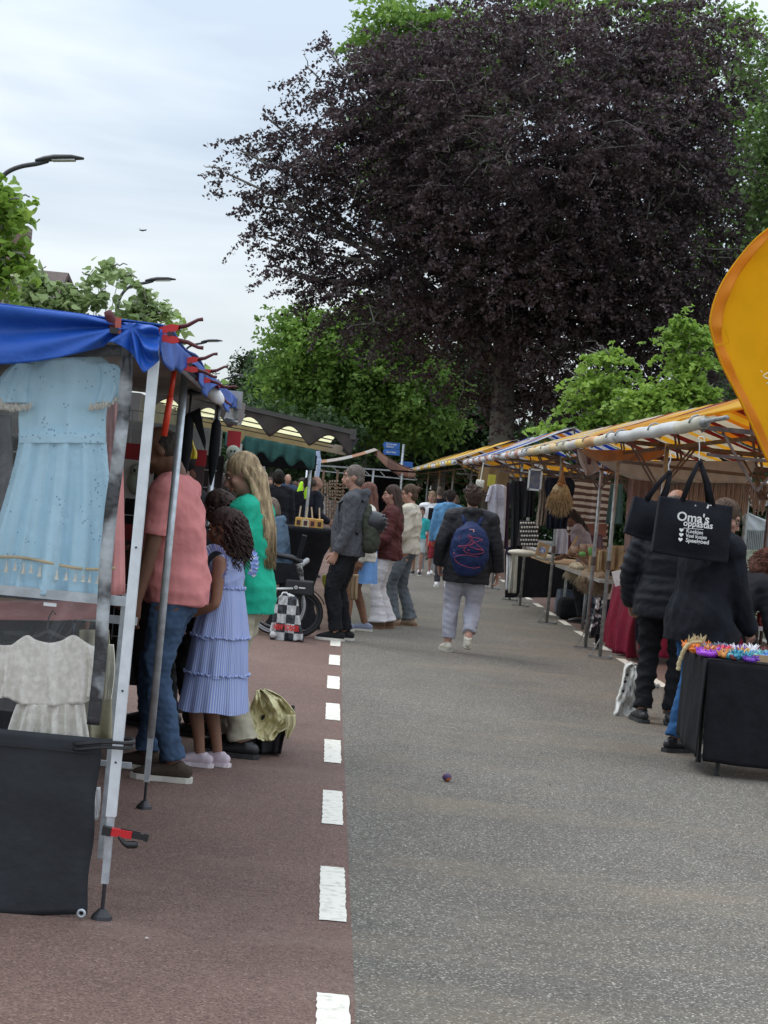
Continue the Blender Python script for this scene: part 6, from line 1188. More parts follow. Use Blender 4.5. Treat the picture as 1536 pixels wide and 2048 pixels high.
# backpack + helmet of the man (a thing of its own)
def worn(p, name, label, cat, group=None): 
    r = thing(name, label, cat, p.base, p.root.rotation_euler[2], group=group); return r
def loc_rem(b, name, mt, root, vox=.01, sm=2, amp=0, fr=9, static=None): o = b.build(name, mt, root, True, local=True); REM.append((o, vox, sm, amp, fr, static)); return o
bp_ = worn(p, 'backpack', 'olive and black backpack on the balding man', 'backpack'); b = MB(); b.ell(p.T(0, -.15, .24), (.15, .07, .2), p.R, 16, 12); b.tube([p.T(0, -.20, .16), p.T(0, -.20, .04)], [.14, .15], b=[.10, .11], n=18, side=(1, 0, 0), cap='round'); loc_rem(b, 'body', fab('olive_nylon', (.055, .06, .045)), bp_, amp=.008)
b = MB()
for sg in (-1, 1): b.tube([p.T(.10*sg, -.12, .44), p.T(.12*sg, .0, .50), p.T(.13*sg, .12, .40), p.T(.14*sg, .10, .22), p.T(.14*sg, -.1, .12)], [.022]*5, b=[.008]*5, n=8)
b.build('strap', BLACKC, bp_, True, local=True)['kind'] = 'stuff'
hl = worn(p, 'helmet', 'black bicycle helmet strapped on top of the olive backpack', 'helmet'); HR = Matrix.Rotation(rad(80), 3, 'X'); HC_ = p.T(0, -.22, .25)
b = MB(); b.ell(HC_, (.13, .135, .115), None, 20, 14); loc_rem(b, 'shell', mat('helmet_shell', (.02, .022, .028), rough=.35), hl, amp=0)
b = MB()
for j in range(5): 
    a = -1.0+j*.5; b.tube([HC_+V(.128*math.cos(t), .137*math.sin(t)*math.cos(a*.7)-.004, .118*math.sin(a*.75)) for t in [rad(-110+36*q) for q in range(7)]] , [.010, .013, .015, .016, .015, .013, .010], n=6, cap='round')
b.build('rib', mat('helmet_rib', (.035, .04, .05), rough=.3), hl, True, local=True)['kind'] = 'stuff'
# trouser patch
b = MB(); q = p.foot[1].lerp(p.knee[1], 1.45); b.box(V(.165, .0, .72), (.004, .03, .06)); b.build('side_patch', WHITEC, p.root, local=True)['kind'] = 'stuff'
# 8 woman with light blue skirt behind
p = Person('woman in a white top and light blue skirt behind the balding man', 712, 1262, 95, 1.68, 'tan', 1.05, head=(5, 0, 0), lf=(0, .12, 0), rf=(0, -.10, 0)).body(); p.top(fab('off_white_knit', (.6, .57, .5)), 'top', loose=.025, arm_loose=.02)
tier(p, 'skirt', 1.0, .54, .15, .20, fab('sky_blue_skirt', (.16, .32, .62)), 9, .012, cy=-.02); p.hair(hairmat('red_brown_hair', (.14, .06, .045)), 'long', 30, 3, .2); p.shoes(fab('blue_grey_mesh', (.25, .28, .38)), WSOLE)
pb = thing('paper_bag', 'crumpled brown paper bag held behind the black trackpants', 'bag', P(708, 1200, 20.4)-V(0, 0, .2)); b = MB(); b.grid(rows_fn([(1150, 700, 718), (1175, 698, 716), (1200, 700, 716)], 20.35, folds(2, .015, 2)), 10, 10, .10); b.build('body', mat('brown_paper', (.42, .29, .17), bump=.6, bscale=25), pb, smooth=True)
b = MB(); b.grid(rows_fn([(1150, 646, 652), (1162, 644, 658), (1185, 652, 662)], 20.1, folds(2, .015, 2)), 10, 10, .08); meta(b.build('yellow_bag', mat('olive_yellow', (.32, .30, .03), rough=.4), smooth=True), 'olive yellow plastic bag held in front of the black trackpants', 'bag')
# 9 maroon jacket, 10 cream jacket
WHJ = fab('white_denim', (.66, .64, .66)); MAR = fab('maroon_nylon', (.085, .022, .022), rough=.6)
p = Person('young woman in a maroon jacket and white flared jeans', 762, 1256, 84, 1.68, 'pale', .98, head=(6, 10, 0), lf=(-.02, .03, 0), rf=(.02, -.05, 0), lh=(.05, .22, -.42), rh=(.05, .07, -.52)).body(); p.top(MAR, 'jacket', hem=-.11, loose=.045, arm_loose=.034, sleeve=.95, collar=.03, amp=.012, cuff=-.01); p.trousers(WHJ, 'jeans', loose=.012, flare=.16, ankle=.055, t1=1.0); p.hair(H_DKBR, 'long', 60, 5, .26); p.shoes(fab('taupe_suede', (.2, .13, .09)), BRNSOLE)
p = Person('young woman with glasses and a messy bun in a cream jacket and grey jeans', 798, 1250, 78, 1.71, 'pale', 1.0, head=(8, 12, 0), lf=(-.02, .06, 0), rf=(.02, -.10, 0), lh=(.0, .22, -.36), rh=(.02, .24, -.32)).body(); p.top(fab('cream_bomber', (.56, .51, .42)), 'jacket', hem=-.06, loose=.05, arm_loose=.036, sleeve=.95, collar=.03, amp=.012, cuff=-.01); p.trousers(fab('grey_denim', (.13, .15, .17), var=.3), 'jeans', loose=.014, flare=.08, ankle=.06, t1=1.0); p.hair(hairmat('mid_brown_hair', (.085, .05, .032)), 'bun', 30, 2); p.shoes(fab('tan_suede', (.5, .4, .3)), BRNSOLE)
def glasses(p, label):
    gl = worn(p, 'glasses', label, 'glasses'); b = MB()
    for sg in (-1, 1): b.tube([p.Hp(.031*sg+.021*math.cos(a), .097, .004+.017*math.sin(a)) for a in [6.283*i/16 for i in range(16)]], .0016, n=4, closed=True); b.tube([p.Hp(.052*sg, .095, .008), p.Hp(.078*sg, .04, .008), p.Hp(.08*sg, -.01, .0)], .0016, n=4)
    b.tube([p.Hp(-.01, .1, .008), p.Hp(.01, .1, .008)], .0016, n=4); b.build('frame', DARKM, gl, True, local=True)['kind'] = 'stuff'
glasses(p, 'thin wire glasses on the woman in the cream jacket')
# 11 walker
PUF = fab('black_puffer', (.016, .016, .020), rough=.55, bump=.3); SWP = fab('lavender_grey_sweatpants', (.36, .36, .42), var=.08)
p = Person('walker with a navy backpack, black puffer jacket and pale grey joggers', 918, 1306, -2, 1.74, 'pale', 1.12, head=(-2, 10, 0), lf=(-.02, .06, 0, 0, 16), rf=(-.03, -.16, .10, -48, 0), lh=(.10, .06, -.49), rh=(.13, .02, -.52), vox=.012).body(curl=.7)
p.top(PUF, 'puffer_jacket', hem=-.21, loose=.05, arm_loose=.034, sleeve=.98, hood=True, collar=.05, puff=.006, amp=.006, fr=10, hipx=.16, waist=.155); p.trousers(SWP, 'joggers', loose=.03, ankle=.042, t1=.93, amp=.010, fr=7); p.hair(H_DKBR, 'messy', 40, 2); p.shoes(fab('beige_mesh', (.55, .52, .44)), mat('grey_beige_sole', (.45, .42, .36)))
b = MB(); b.ell(p.Hp(-.077, -.008, -.006), (.006, .008, .012), nu=8, nv=6); meta(b.build('earbud', WHITEP, worn(p, 'earbuds', 'white earbud in the ear of the backpack walker', 'earbuds'), True, local=True))
bk_ = worn(p, 'backpack', 'navy blue backpack with red elastic cord on the walker', 'backpack'); BL = p.T; NV = fab('navy_nylon', (.014, .026, .085), rough=.6); b = MB()
b.tube([BL(0, -.205, -.06), BL(0, -.225, .06), BL(0, -.225, .22), BL(0, -.21, .33), BL(0, -.19, .39)], [.15, .20, .195, .155, .08], b=[.08, .11, .10, .08, .04], n=20, side=(1, 0, 0), cap='round'); loc_rem(b, 'body', NV, bk_, amp=.006, vox=.009)
b = MB(); b.tube([BL(0, -.285, .03), BL(0, -.30, .13), BL(0, -.285, .22)], [.12, .145, .11], b=[.03, .04, .03], n=16, side=(1, 0, 0), cap='round'); loc_rem(b, 'front_pocket', fab('navy_nylon_dark', (.012, .02, .065)), bk_, vox=.009)
b = MB()
for sg in (-1, 1): b.tube([BL(.07*sg, -.18, .40), BL(.10*sg, -.08, .505), BL(.14*sg, .02, .51), BL(.16*sg, .14, .40), BL(.18*sg, .12, .2)], [.022]*5, b=[.010]*5, n=8, side=(1, 0, 0))
b.tube([BL(-.03, -.2, .39), BL(0, -.19, .43), BL(.03, -.2, .39)], .008, n=6); b.build('strap', NV, bk_, True, local=True)['kind'] = 'stuff'
RC = mat('red_cord', (.38, .04, .08), rough=.5)
def bpath(pp): return [BL(x*.46, -.352+.50*abs(x*.46)**1.5+.5*abs(z-.13)**1.8, z) for x, z in pp]
b = MB(); b.tube(crom([tuple(v) for v in bpath([(-.02, .27), (.22, .255), (-.03, .18), (.26, .15), (-.25, .165), (.05, .20), (-.03, .29), (-.05, .26), (.30, .14), (.10, .10), (-.10, .115), (-.12, .15), (.02, .24)])], 110), .0023, n=5); b.tube(crom([tuple(v) for v in bpath([(.2, .075), (-.1, .085), (-.32, .05), (-.2, -.01), (.1, -.04), (.26, -.02)])], 26), .0023, n=5)
for x, z in ((-.02, .27), (.24, .25), (-.25, .165), (.27, .15), (-.03, .135), (-.34, .09)): b.ell(bpath([(x, z)])[0], (.008, .006, .008), nu=6, nv=4)
b.build('elastic_cord', RC, bk_, True, local=True)
b = MB(); c = bpath([(.0, .345)])[0]; b.box(c+V(0, -.0, 0), (.05, .006, .008)); b.box(c+V(.02, 0, -.014), (.012, .006, .016)); b.build('logo', mat('pale_red_print', (.6, .3, .3)), bk_, local=True)['kind'] = 'stuff'
b = MB(); b.tube([BL(-.115, -.29, .27), BL(-.118, -.295, .20)], .0035, n=5); b.build('zip_pull', RC, bk_, local=True)
# 12.. far people in the road
p = Person('woman in a white open jacket over black walking towards the camera', 850, 1147, 178, 1.68, 'light', .95, head=(4, -14, 0), vox=.016, lf=(0, .12, 0), rf=(0, -.1, 0)).body(); p.top(fab('white_jacket', (.66, .66, .68)), 'jacket', loose=.035, arm_loose=.03, hem=-.14); p.trousers(fab('light_grey_trousers', (.32, .36, .38)), flare=.06); p.hair(hairmat('light_brown_hair', (.22, .14, .08)), 'long', 20, 3, .14); p.shoes(WHITEC, WSOLE)
b = MB(); b.grid(lambda u, v: p.T(-.05+.1*u, .15+.01*math.sin(u*3), .44-.5*v), 4, 8, .008, (0, 1, 0)); b.build('black_top', BLACKC, p.root, True, local=True)
p = Person('boy in a turquoise shirt with grey sleeves walking beside the woman in white', 832, 1150, 170, 1.34, 'light', .92, head=(8, 0, 0), vox=.016, lf=(0, .08, 0), rf=(0, -.1, 0), hs=1.1).body(); p.top(fab('turquoise_cotton', (.05, .45, .46)), 'tshirt', sleeve=.4); b = MB(); p.torso(b, .02, z0=-.16, z1=.0, top=False, hipx=.18); [p.leg(b, i, .03, t1=.42) for i in (0, 1)]; p.L(b, 'shorts', fab('pale_grey_shorts', (.4, .42, .42))); p.hair(H_DKBR, 'short'); p.shoes(fab('black_canvas', (.03, .03, .04)), WSOLE)
p = Person('small blonde child in a red top next to the boy in turquoise', 864, 1150, 178, 1.16, 'pale', .95, head=(5, 0, 0), vox=.016, hs=1.2, lh=(.0, .2, -.3)).body(); p.top(fab('red_cotton', (.42, .015, .02)), 'top'); p.trousers(fab('red_leggings', (.25, .03, .04)), t1=.5, loose=.02); p.hair(hairmat('honey_hair', (.32, .2, .1)), 'bun', 20, 4); p.shoes(WHITEC, WSOLE)
p = Person('person in a light blue hooded top hidden in front of the backpack walker', 884, 1176, -10, 1.72, 'light', 1.1, vox=.016, rf=(0, -.2, .05, -40, 0), head=(0, 20, 0)).body(); p.top(fab('light_blue_fleece', (.12, .28, .48)), 'hooded_top', hood=True, loose=.04, arm_loose=.03); p.trousers(fab('dark_grey_trousers', (.05, .05, .06))); p.hair(H_DARK, 'messy'); p.shoes(WHITEC, WSOLE)
p = Person('man in a dark navy jacket walking away near the yellow stall edge', 868, 1110, 10, 1.82, 'light', 1.1, vox=.018, Y=47).body(face=False); p.top(NAVY, 'jacket'); p.trousers(fab('black_trousers')); p.hair(H_GSTUB, 'short'); p.shoes(BLKSHOE, BSOLE)
p = Person('older person with grey hair and a patterned pink top far down the right side', 900, 1100, 100, 1.66, 'light', 1.15, vox=.018, Y=40, head=(5, 0, 0)).body(face=False); p.top(mat('pink_grey_print', (.35, .2, .24), c2=(.16, .17, .22), scale=20), 'top', loose=.03); p.trousers(fab('dark_grey_trousers')); p.hair(H_GREY, 'bob', 10); p.shoes(BLKSHOE, BSOLE)
# 13 crowd at the left far end
def crowd(label, px, Y, face, H, topc, hairm, style='short', w=1.1, skin='light', **k):
    p = Person(label, px, 1000, face, H, skin, w, Y=Y, vox=.018, group='people at the far end of the street', **k).body(face=False); p.top(topc, 'jacket', loose=.035, arm_loose=.03, amp=.008); p.trousers(fab('black_trousers'), loose=.02); p.hair(hairm, style, 12); p.shoes(BLKSHOE, BSOLE); return p
DK = fab('near_black_coat', (.015, .016, .024)); HV = mat('hi_vis_yellow', (.45, .85, .02), rough=.6)
crowd('broad figure in black coat standing left of the man in a blazer', 552, 31, 20, 1.78, DK, H_BLACK, 'bob', 1.25)
p = crowd('balding man in a navy blazer and pale shirt far down the left side', 572, 47, 190, 1.78, fab('blazer_blue', (.04, .06, .11)), H_GSTUB, 'bald'); b = MB(); b.tube([p.T(0, .12, .45), p.T(0, .155, .3), p.T(0, .16, .1)], [.05, .05, .03], b=[.02]*3, n=8); b.build('shirt_front', WHITEC, p.root, True, local=True)
p = crowd('left one of the two stewards in black with bright yellow stripe', 601, 40, 30, 1.70, DK, H_DARK, 'short'); b = MB(); b.tube([P(604, 966, 39.7), P(601, 978, 39.7), P(597, 988, 39.7)], [.04, .055, .045], b=[.03]*3, n=8, cap='round', side=(1, 0, 0)); b.build('hi_vis_stripe', HV, p.root, True)
p = crowd('right steward in black with yellow stripe beside the pale banner', 612, 32.8, 20, 1.70, DK, H_DARK, 'short'); b = MB(); b.tube([P(614, 976, 32.5), P(611, 986, 32.5), P(611, 996, 32.5)], [.02, .03, .02], b=[.02]*3, n=8, cap='round', side=(1, 0, 0)); b.build('hi_vis_stripe', HV, p.root, True)
p = crowd('bearded bald man in black standing in profile right of the stewards', 629, 33, -75, 1.74, DK, H_GSTUB, 'bald', 1.15, lh=(.05, .2, -.4), rh=(.05, .2, -.4)); b = MB(); b.tube([p.T(.0, .1, .42), p.T(0, .16, .3), p.T(0, .17, .05), p.T(0, .15, -.1)], [.06, .09, .1, .08], b=[.03]*4, n=10); b.build('grey_scarf', fab('grey_scarf', (.35, .34, .32)), p.root, True, local=True)
crowd('person in a red top at the far left of the crowd', 521, 52, 180, 1.7, fab('red_cotton'), H_BLACK); crowd('person in grey with pale face at the left edge of the crowd', 507, 56, 170, 1.7, fab('grey_jersey'), H_DARK); crowd('person in black with a white armband in the crowd', 536, 48, 200, 1.66, DK, H_BROWN, 'bob')
crowd('person in plum between the blazer man and the stewards', 588, 50, 10, 1.62, fab('plum_coat', (.12, .05, .07)), H_BROWN, 'bob'); crowd('person in dark blue under the brown stall roof', 722, 52, 160, 1.7, NAVY, H_AUB, 'long')
# car far away
cr_ = thing('parked_car', 'grey car parked behind the stewards at the far end', 'car', (P(600, 1000, 70).x, 70, 0)); c = P(603, 1000, 70); CP = mat('grey_car_paint', (.16, .15, .15), rough=.25, metal=.5)
def prof(pts, w, name, mt, par): b = MB(); b.prism([V(c.x+x, 70-w/2, z) for x, z in pts], (0, w, 0)); o = b.build(name, mt, par); m_ = o.modifiers.new('bevel', 'BEVEL'); m_.width = .08; m_.segments = 3; return o
bd_ = prof([(-2.1, .3), (2.1, .3), (2.15, .8), (1.9, .98), (.95, 1.05), (-1.5, 1.05), (-2.1, .95)], 1.75, 'body', CP, cr_); prof([(-1.8, 1.0), (1.1, 1.0), (.4, 1.52), (-1.2, 1.55)], 1.5, 'cabin', GLASS, cr_); prof([(-1.25, 1.5), (.4, 1.5), (.3, 1.58), (-1.15, 1.6)], 1.4, 'roof', CP, cr_)
for x in (-1.3, 1.35):
    for y in (69.15, 70.85): b = MB(); b.tube([V(c.x+x, y-.1, .32), V(c.x+x, y+.1, .32)], .32, n=20); b.build('wheel', BLACKP, cr_)
# 14 seller
p = Person('dark haired seller bending over goods behind the dried flower table', 1172, 1200, 75, 1.66, 'tan', 1.05, lean=22, head=(30, 0, 0), at=V(P(1180, 1060, 27.0).x, 27, 0), lh=(0, .35, -.3), rh=(0, .35, -.3)).body(); p.top(fab('mauve_grey_top', (.30, .24, .26)), 'tshirt', sleeve=.45, loose=.03); p.trousers(fab('black_trousers')); p.hair(H_DARK, 'long', 40, 3, .18); p.shoes(BLKSHOE, BSOLE)
# 15,16,17 right group
QUI = fab('black_quilted', (.012, .013, .018), rough=.5)
p = Person('short haired man in black quilted jacket seen from behind under the shopper', 1308, 1448, -22, 1.84, 'light', 1.06, head=(14, -12, 0), lf=(-.0, .02, 0, 0, 30), rf=(.0, .08, 0, 0, 10), vox=.012, lh=(.10, .1, -.5), rh=(.05, .2, -.42), belly=.02).body()
p.top(QUI, 'quilted_jacket', hem=-.16, loose=.045, arm_loose=.035, collar=.05, puff=.012, amp=.003, waist=.15); p.trousers(BTR, loose=.024, ankle=.055, amp=.012); p.hair(H_GSTUB, 'bald'); p.shoes(BLKSHOE, BSOLE)
p = Person('woman in glasses, a long navy jacket and blue jeans beside the lettered shopper', 1372, 1510, -58, 1.79, 'light', 1.08, lean=8, head=(22, -34, 0), lf=(-.02, 0, 0), rf=(.05, .12, 0), lh=(.0, .30, -.42), rh=(.0, .28, -.46), vox=.011).body()
p.top(fab('navy_black_coat', (.011, .0125, .018), var=.25), 'coat', hem=-.19, loose=.055, arm_loose=.04, amp=.010, fr=6, hipx=.185, waist=.16); p.trousers(fab('mid_blue_jeans', (.03, .10, .24), var=.25), 'jeans', loose=.02, ankle=.06); p.hair(hairmat('mid_brown_hair'), 'bob', 50, 4); p.shoes(BLKSHOE, BSOLE); glasses(p, 'thin dark glasses on the woman in the long navy jacket')
p = Person('auburn haired girl in black leaning over the next table at the right edge', 1530, 1500, -70, 1.58, 'tan', 1.0, lean=38, head=(20, 10, 0), at=V(P(1478, 1150, 13.4).x, 13.9, 0), lh=(0, .45, -.3), rh=(0, .45, -.3), vox=.011).body(); p.top(fab('black_hoodie'), 'top', loose=.03, arm_loose=.025); p.trousers(fab('black_trousers')); p.hair(H_AUB, 'curly', 40, 8, .07); p.shoes(BLKSHOE, BSOLE)
# ================================================================ FRONT RIGHT: shoppers, black table, flag
LETW = mat('white_lettering', (.80, .80, .78), rough=.7)
def shopper(name, label, Y, top, tl, tr, bl, br, knot, hook):
    r = thing('shopping_bag', label, 'bag', P(*bl, Y)); f = folds(1.2, .006, 3)
    A, B, C, D = P(*tl, Y), P(*tr, Y), P(*bl, Y), P(*br, Y)
    b = MB(); b.grid(lambda u, v: A.lerp(B, u).lerp(C.lerp(D, u), v)+V(0, f(u, v)-.05*math.sin(math.pi*u)*math.sin(math.pi*min(1, v*1.1)), -.008*math.sin(math.pi*u)*(v)), 30, 24, .10); b.build('body', fab('black_canvas_bag', (.012, .013, .018), var=.15), r, smooth=True)
    K = P(*knot, Y)
    b = MB()
    for (u0, u1, dy) in ((.30, .72, -.01), (.33, .70, .09)):
        a, c = A.lerp(B, u0)+V(0, dy, -.01), A.lerp(B, u1)+V(0, dy, -.01)
        for e, sg in ((a, -1), (c, 1)): b.tube([e, e.lerp(K, .5)+V(sg*.012, 0, -.0), K+V(sg*.006, dy*.3, 0)], [.017, .017, .012], b=[.004]*3, n=8, side=(1, 0, 0))
    b.ell(K, (.02, .012, .02)); b.build('handle', BLACKC, r, smooth=True)
    hk = MB(); h = P(*hook, Y); hk.tube(crom([tuple(K+V(0, 0, -.005)), tuple(K+V(-.012, 0, .05)), tuple(K.lerp(h, .55)+V(0, 0, 0)), tuple(h+V(.004, 0, -.03)), tuple(h), tuple(h+V(.03, 0, .0)), tuple(h+V(.04, 0, -.03))], 20), .0032, n=5)
    meta(hk.build('wire_hook', WHITEP, smooth=True), 'thin bent wire hook carrying the %s shopper' % name, 'hook'); return r, A, B, C, D
r, A, B, C, D = shopper('lettered', 'black shopper lettered Oma\'s oppastas hanging from the stall pole', 12.75, 0, (1322, 992), (1466, 1013), (1306, 1104), (1456, 1126), (1400, 926), (1398, 874))
ang = math.atan2((B-A).z, (B-A).x)
def tx(s_, px, py, size, bold=0, xs=1.0): q = P(px, py, 12.62); text('lettering', s_, size, face_cam(q, -ang*.4), LETW, r, bold, xs=xs)
tx("Oma's", 1353, 1040, .082, .0015, 1.0); tx('oppastas', 1366, 1051, .058, .001, .95); tx('Koekjes', 1372, 1065, .034, .0005); tx('Veel kusjes', 1371, 1074, .034, .0005, .9); tx('Speelgoed', 1371, 1083.5, .037, .0007)
b = MB(); b.bar(P(1367, 1056, 12.62), P(1407, 1059, 12.62), .002, .003); b.build('underline', LETW, r)
for k, (x, y) in enumerate(((1363, 1060), (1362.5, 1069.5), (1361, 1079))):
    c = P(x, y, 12.62); pts = [V(c.x+.0009*16*math.sin(t)**3*1.0, 12.62, c.z+.0009*(13*math.cos(t)-5*math.cos(2*t)-2*math.cos(3*t)-math.cos(4*t))) for t in [6.2832*i/24 for i in range(24)]]
    b = MB(); b.prism(pts, (0, .002, 0)); b.build('heart', LETW, r)
b = MB(); b.box(P(1416, 1013, 12.62), (.010, .004, .026), Matrix.Rotation(.3, 3, 'Y')); b.box(P(1420, 1010.5, 12.62), (.02, .004, .005)); b.build('label_tag', LETW, r)
b = MB(); b.tube([P(1391, 1011, 12.64), P(1391, 1011, 12.63)], .006, n=8); b.build('snap', GALV, r)
shopper('plain', 'plain black shopper hanging behind the lettered one', 13.3, 0, (1271, 992), (1345, 1010), (1250, 1066), (1335, 1090), (1339, 946), (1341, 905))
# black table
TX, TY = 2.43, 12.1
tb = thing('table', 'folding table hidden under the black cloth at the right edge', 'table', (3.4, 12.45, 0)); b = MB(); b.box((3.46, 12.48, .70), (1.96, .72, .03)); b.build('tabletop', WOOD, tb)
for x, y in ((2.56, 12.17), (2.56, 12.78), (4.3, 12.17), (4.3, 12.78)): b = MB(); b.tube([(x, y, .02), (x, y, .69)], .014, n=8); b.lathe([(.018, .03), (.02, .012), (.02, 0), (0, 0)], (x, y, 0), n=8); b.build('leg', BLACKP, tb)
tc2 = thing('tablecloth', 'black cloth draped over the front right table', 'tablecloth', (3.4, 12.4, .07)); fk = folds(3, .012, 5)
b = MB(); b.grid(lambda u, v: V(TX-.004-.02*v*(1-u)+.04*v*math.exp(-((u-.0)/.12)**2)+2.05*u*1.0, TY-.012-fk(u, v)*1.0-.02*v, .722-.63*v-.01*math.sin(6*u)), 70, 22, .006); b.build('front_drop', BLACKC, tc2, smooth=True)
b = MB(); f3 = folds(1.5, .012, 9); b.grid(lambda u, v: V(TX-.012-f3(u, v)-.015*v, TY-.01+.79*u, .722-.61*v+.04*u*v), 24, 16, .006, (1, 0, 0)); b.build('side_drop', BLACKC, tc2, smooth=True)
b = MB(); b.box((3.45, 12.48, .722), (2.03, .78, .008)); b.build('top', BLACKC, tc2)
# trays and small dragons
q = random.Random(12); TRAY = mat('tray_wood', (.45, .31, .17), rough=.6, var=.15)
def tray(x, y, w, d, label, z=.727):
    o = thing('tray', label, 'tray', (x, y, z), group='shallow wooden trays on the black table')
    for sx, sy, ww, dd in ((0, -1, w, .012), (0, 1, w, .012), (-1, 0, .012, d), (1, 0, .012, d)): b = MB(); b.box((x+sx*w/2, y+sy*d/2, z+.022), (ww+.012*(sy != 0), dd-.013*(sx != 0), .044)); b.build('side', TRAY, o)
    b = MB(); b.box((x, y, z+.006), (w-.012, d-.012, .01)); b.build('bottom', TRAY, o)
tray(2.88, 12.36, .32, .24, 'left wooden tray, partly covered by an orange toy'); tray(3.25, 12.30, .33, .26, 'wooden tray at the right edge of the black table')
COLS = {'orange': (.75, .20, .02), 'blue': (.06, .16, .45), 'pink red': (.75, .05, .13), 'purple': (.14, .03, .38), 'violet': (.35, .05, .6), 'white': (.75, .73, .76), 'golden orange': (.8, .36, .02), 'mint': (.18, .52, .44), 'sky blue': (.15, .33, .68), 'teal': (.04, .30, .42), 'dark red': (.22, .04, .03), 'amber': (.66, .26, .06), 'dark green': (.04, .14, .09), 'lilac': (.25, .1, .35), 'grey blue': (.2, .24, .33)}
def dragon(cn, px, py, Y, s, label, rot=0.0, z=None):
    c = P(px, py, Y); zz = z if z is not None else .728; mt = mat('toy_'+cn.replace(' ', '_'), COLS[cn], rough=.4, var=.25, scale=40, spec=.6)
    o = thing('toy_dragon', label, 'toy', (c.x, Y, zz), group='small printed dragon toys on the black table'); R = Matrix.Rotation(rot, 3, 'Z'); f = lambda x, y, w: V(c.x, Y, zz)+R @ V(x*s, y*s, w*s)
    b = MB(); pts = [f(math.cos(a)*(.05+.01*a), math.sin(a)*(.03+.006*a), .02) for a in [i*.5 for i in range(10)]]; b.tube(pts, [.006*s]+[.016*s+.001*i*s for i in range(8)]+[.02*s], n=7, cap='round'); b.build('body', mt, o, smooth=True)
    b = MB(); e = pts[-1]; b.ell(e+V(0, 0, .012*s), (.026*s, .022*s, .02*s), nu=8, nv=6); b.tube([e+R @ V(.0, -.01, .012)*s, e+R @ V(-.01, -.04, .008)*s], [.015*s, .009*s], n=6, cap='round'); hd = b.build('head', mt, o, smooth=True)
    b = MB()
    for i, p0 in enumerate(pts):
        for sg in (-1, 0, 1): d = V(sg*.8+q.gauss(0, .15), q.gauss(0, .25), .9).normalized(); b.tube([p0, p0+d*s*(.032+.012*q.random())], [.012*s, .001*s], n=5)
    for k in range(7): d = V(math.cos(k*.9), math.sin(k*.9)*.6, 1.1).normalized(); b.tube([e+V(0, 0, .01*s), e+d*s*.058], [.014*s, .001*s], n=5)
    b.build('spikes', mt, o)['kind'] = 'stuff'
for i, (cn, px, py, Y, s, lab) in enumerate((('orange', 1402, 1272, 12.75, 1.2, 'tall orange spiky toy dragon at the back left corner of the black table'), ('orange', 1406, 1292, 12.45, .9, 'smaller orange toy dragon in front of the tall orange one'), ('dark green', 1421, 1275, 12.7, .9, 'dark green toy with red tips right of the tall orange one'), ('grey blue', 1436, 1278, 12.65, 1.15, 'grey blue toy dragon between the green and the pink red ones'),
    ('pink red', 1450, 1285, 12.5, 1.1, 'pink red toy dragon on the left tray'), ('purple', 1466, 1286, 12.5, 1.1, 'deep purple toy dragon right of the pink red one'), ('violet', 1411, 1304, 12.28, 1.0, 'violet toy dragon at the left front of the black table'), ('amber', 1440, 1306, 12.22, 1.15, 'amber toy lying before the left tray'), ('white', 1482, 1280, 12.6, 1.35, 'white toy dragon on the black table'),
    ('golden orange', 1485, 1293, 12.42, 1.1, 'golden orange toy dragon in front of the white one'), ('mint', 1505, 1300, 12.36, 1.1, 'mint green toy dragon at the right of the black table'), ('sky blue', 1528, 1303, 12.36, 1.1, 'sky blue toy dragon cut by the right edge'), ('teal', 1480, 1307, 12.2, 1.1, 'teal toy lying at the front edge of the black table'), ('lilac', 1500, 1275, 12.75, 1.0, 'lilac toy dragon behind the white one'),
    ('dark red', 1520, 1280, 12.7, 1.1, 'dark red toy dragon at the back right'), ('white', 1515, 1288, 12.55, .8, 'small white toy between dark red and mint ones'), ('pink red', 1497, 1288, 12.55, .7, 'small red toy beside the golden orange one'), ('dark red', 1462, 1310, 12.16, .8, 'flat dark red toy at the very front edge'), ('purple', 1500, 1310, 12.16, .7, 'small purple toy before the mint one'))):
    dragon(cn, px, py, Y, s, lab, q.uniform(-2, 2))
ST = mat('straw_tail', (.52, .43, .24), rough=.8, var=.2, scale=40); o = thing('toy_dragon', 'straw coloured toy dragon whose tail hangs over the table corner', 'toy', (2.44, 12.55, .5), group='small printed dragon toys on the black table')
b = MB(); pts = [P(1400, 1284, 12.5), P(1388, 1284, 12.5), P(1378, 1288, 12.5), P(1371, 1296, 12.5), P(1366, 1305, 12.5), P(1362, 1316, 12.5), P(1358, 1328, 12.5), P(1357, 1338, 12.5)]; pts = [V(min(p.x, 2.46 if i < 2 else 2.405), p.y, p.z) for i, p in enumerate(pts)]
for i, p_ in enumerate(crom([tuple(x) for x in pts], 24)): b.ell(p_, (.016+.002*math.sin(i*2), .018, .012), nu=7, nv=5)
b.build('tail', ST, o, smooth=True); b = MB()
for k in range(14): c = P(1378+k*2.2, 1282+3*math.sin(k), 12.5); b.tube([c, c+V(q.gauss(0, .02), -.01, .04)], [.01, .001], n=5)
b.build('spikes', ST, o)['kind'] = 'stuff'
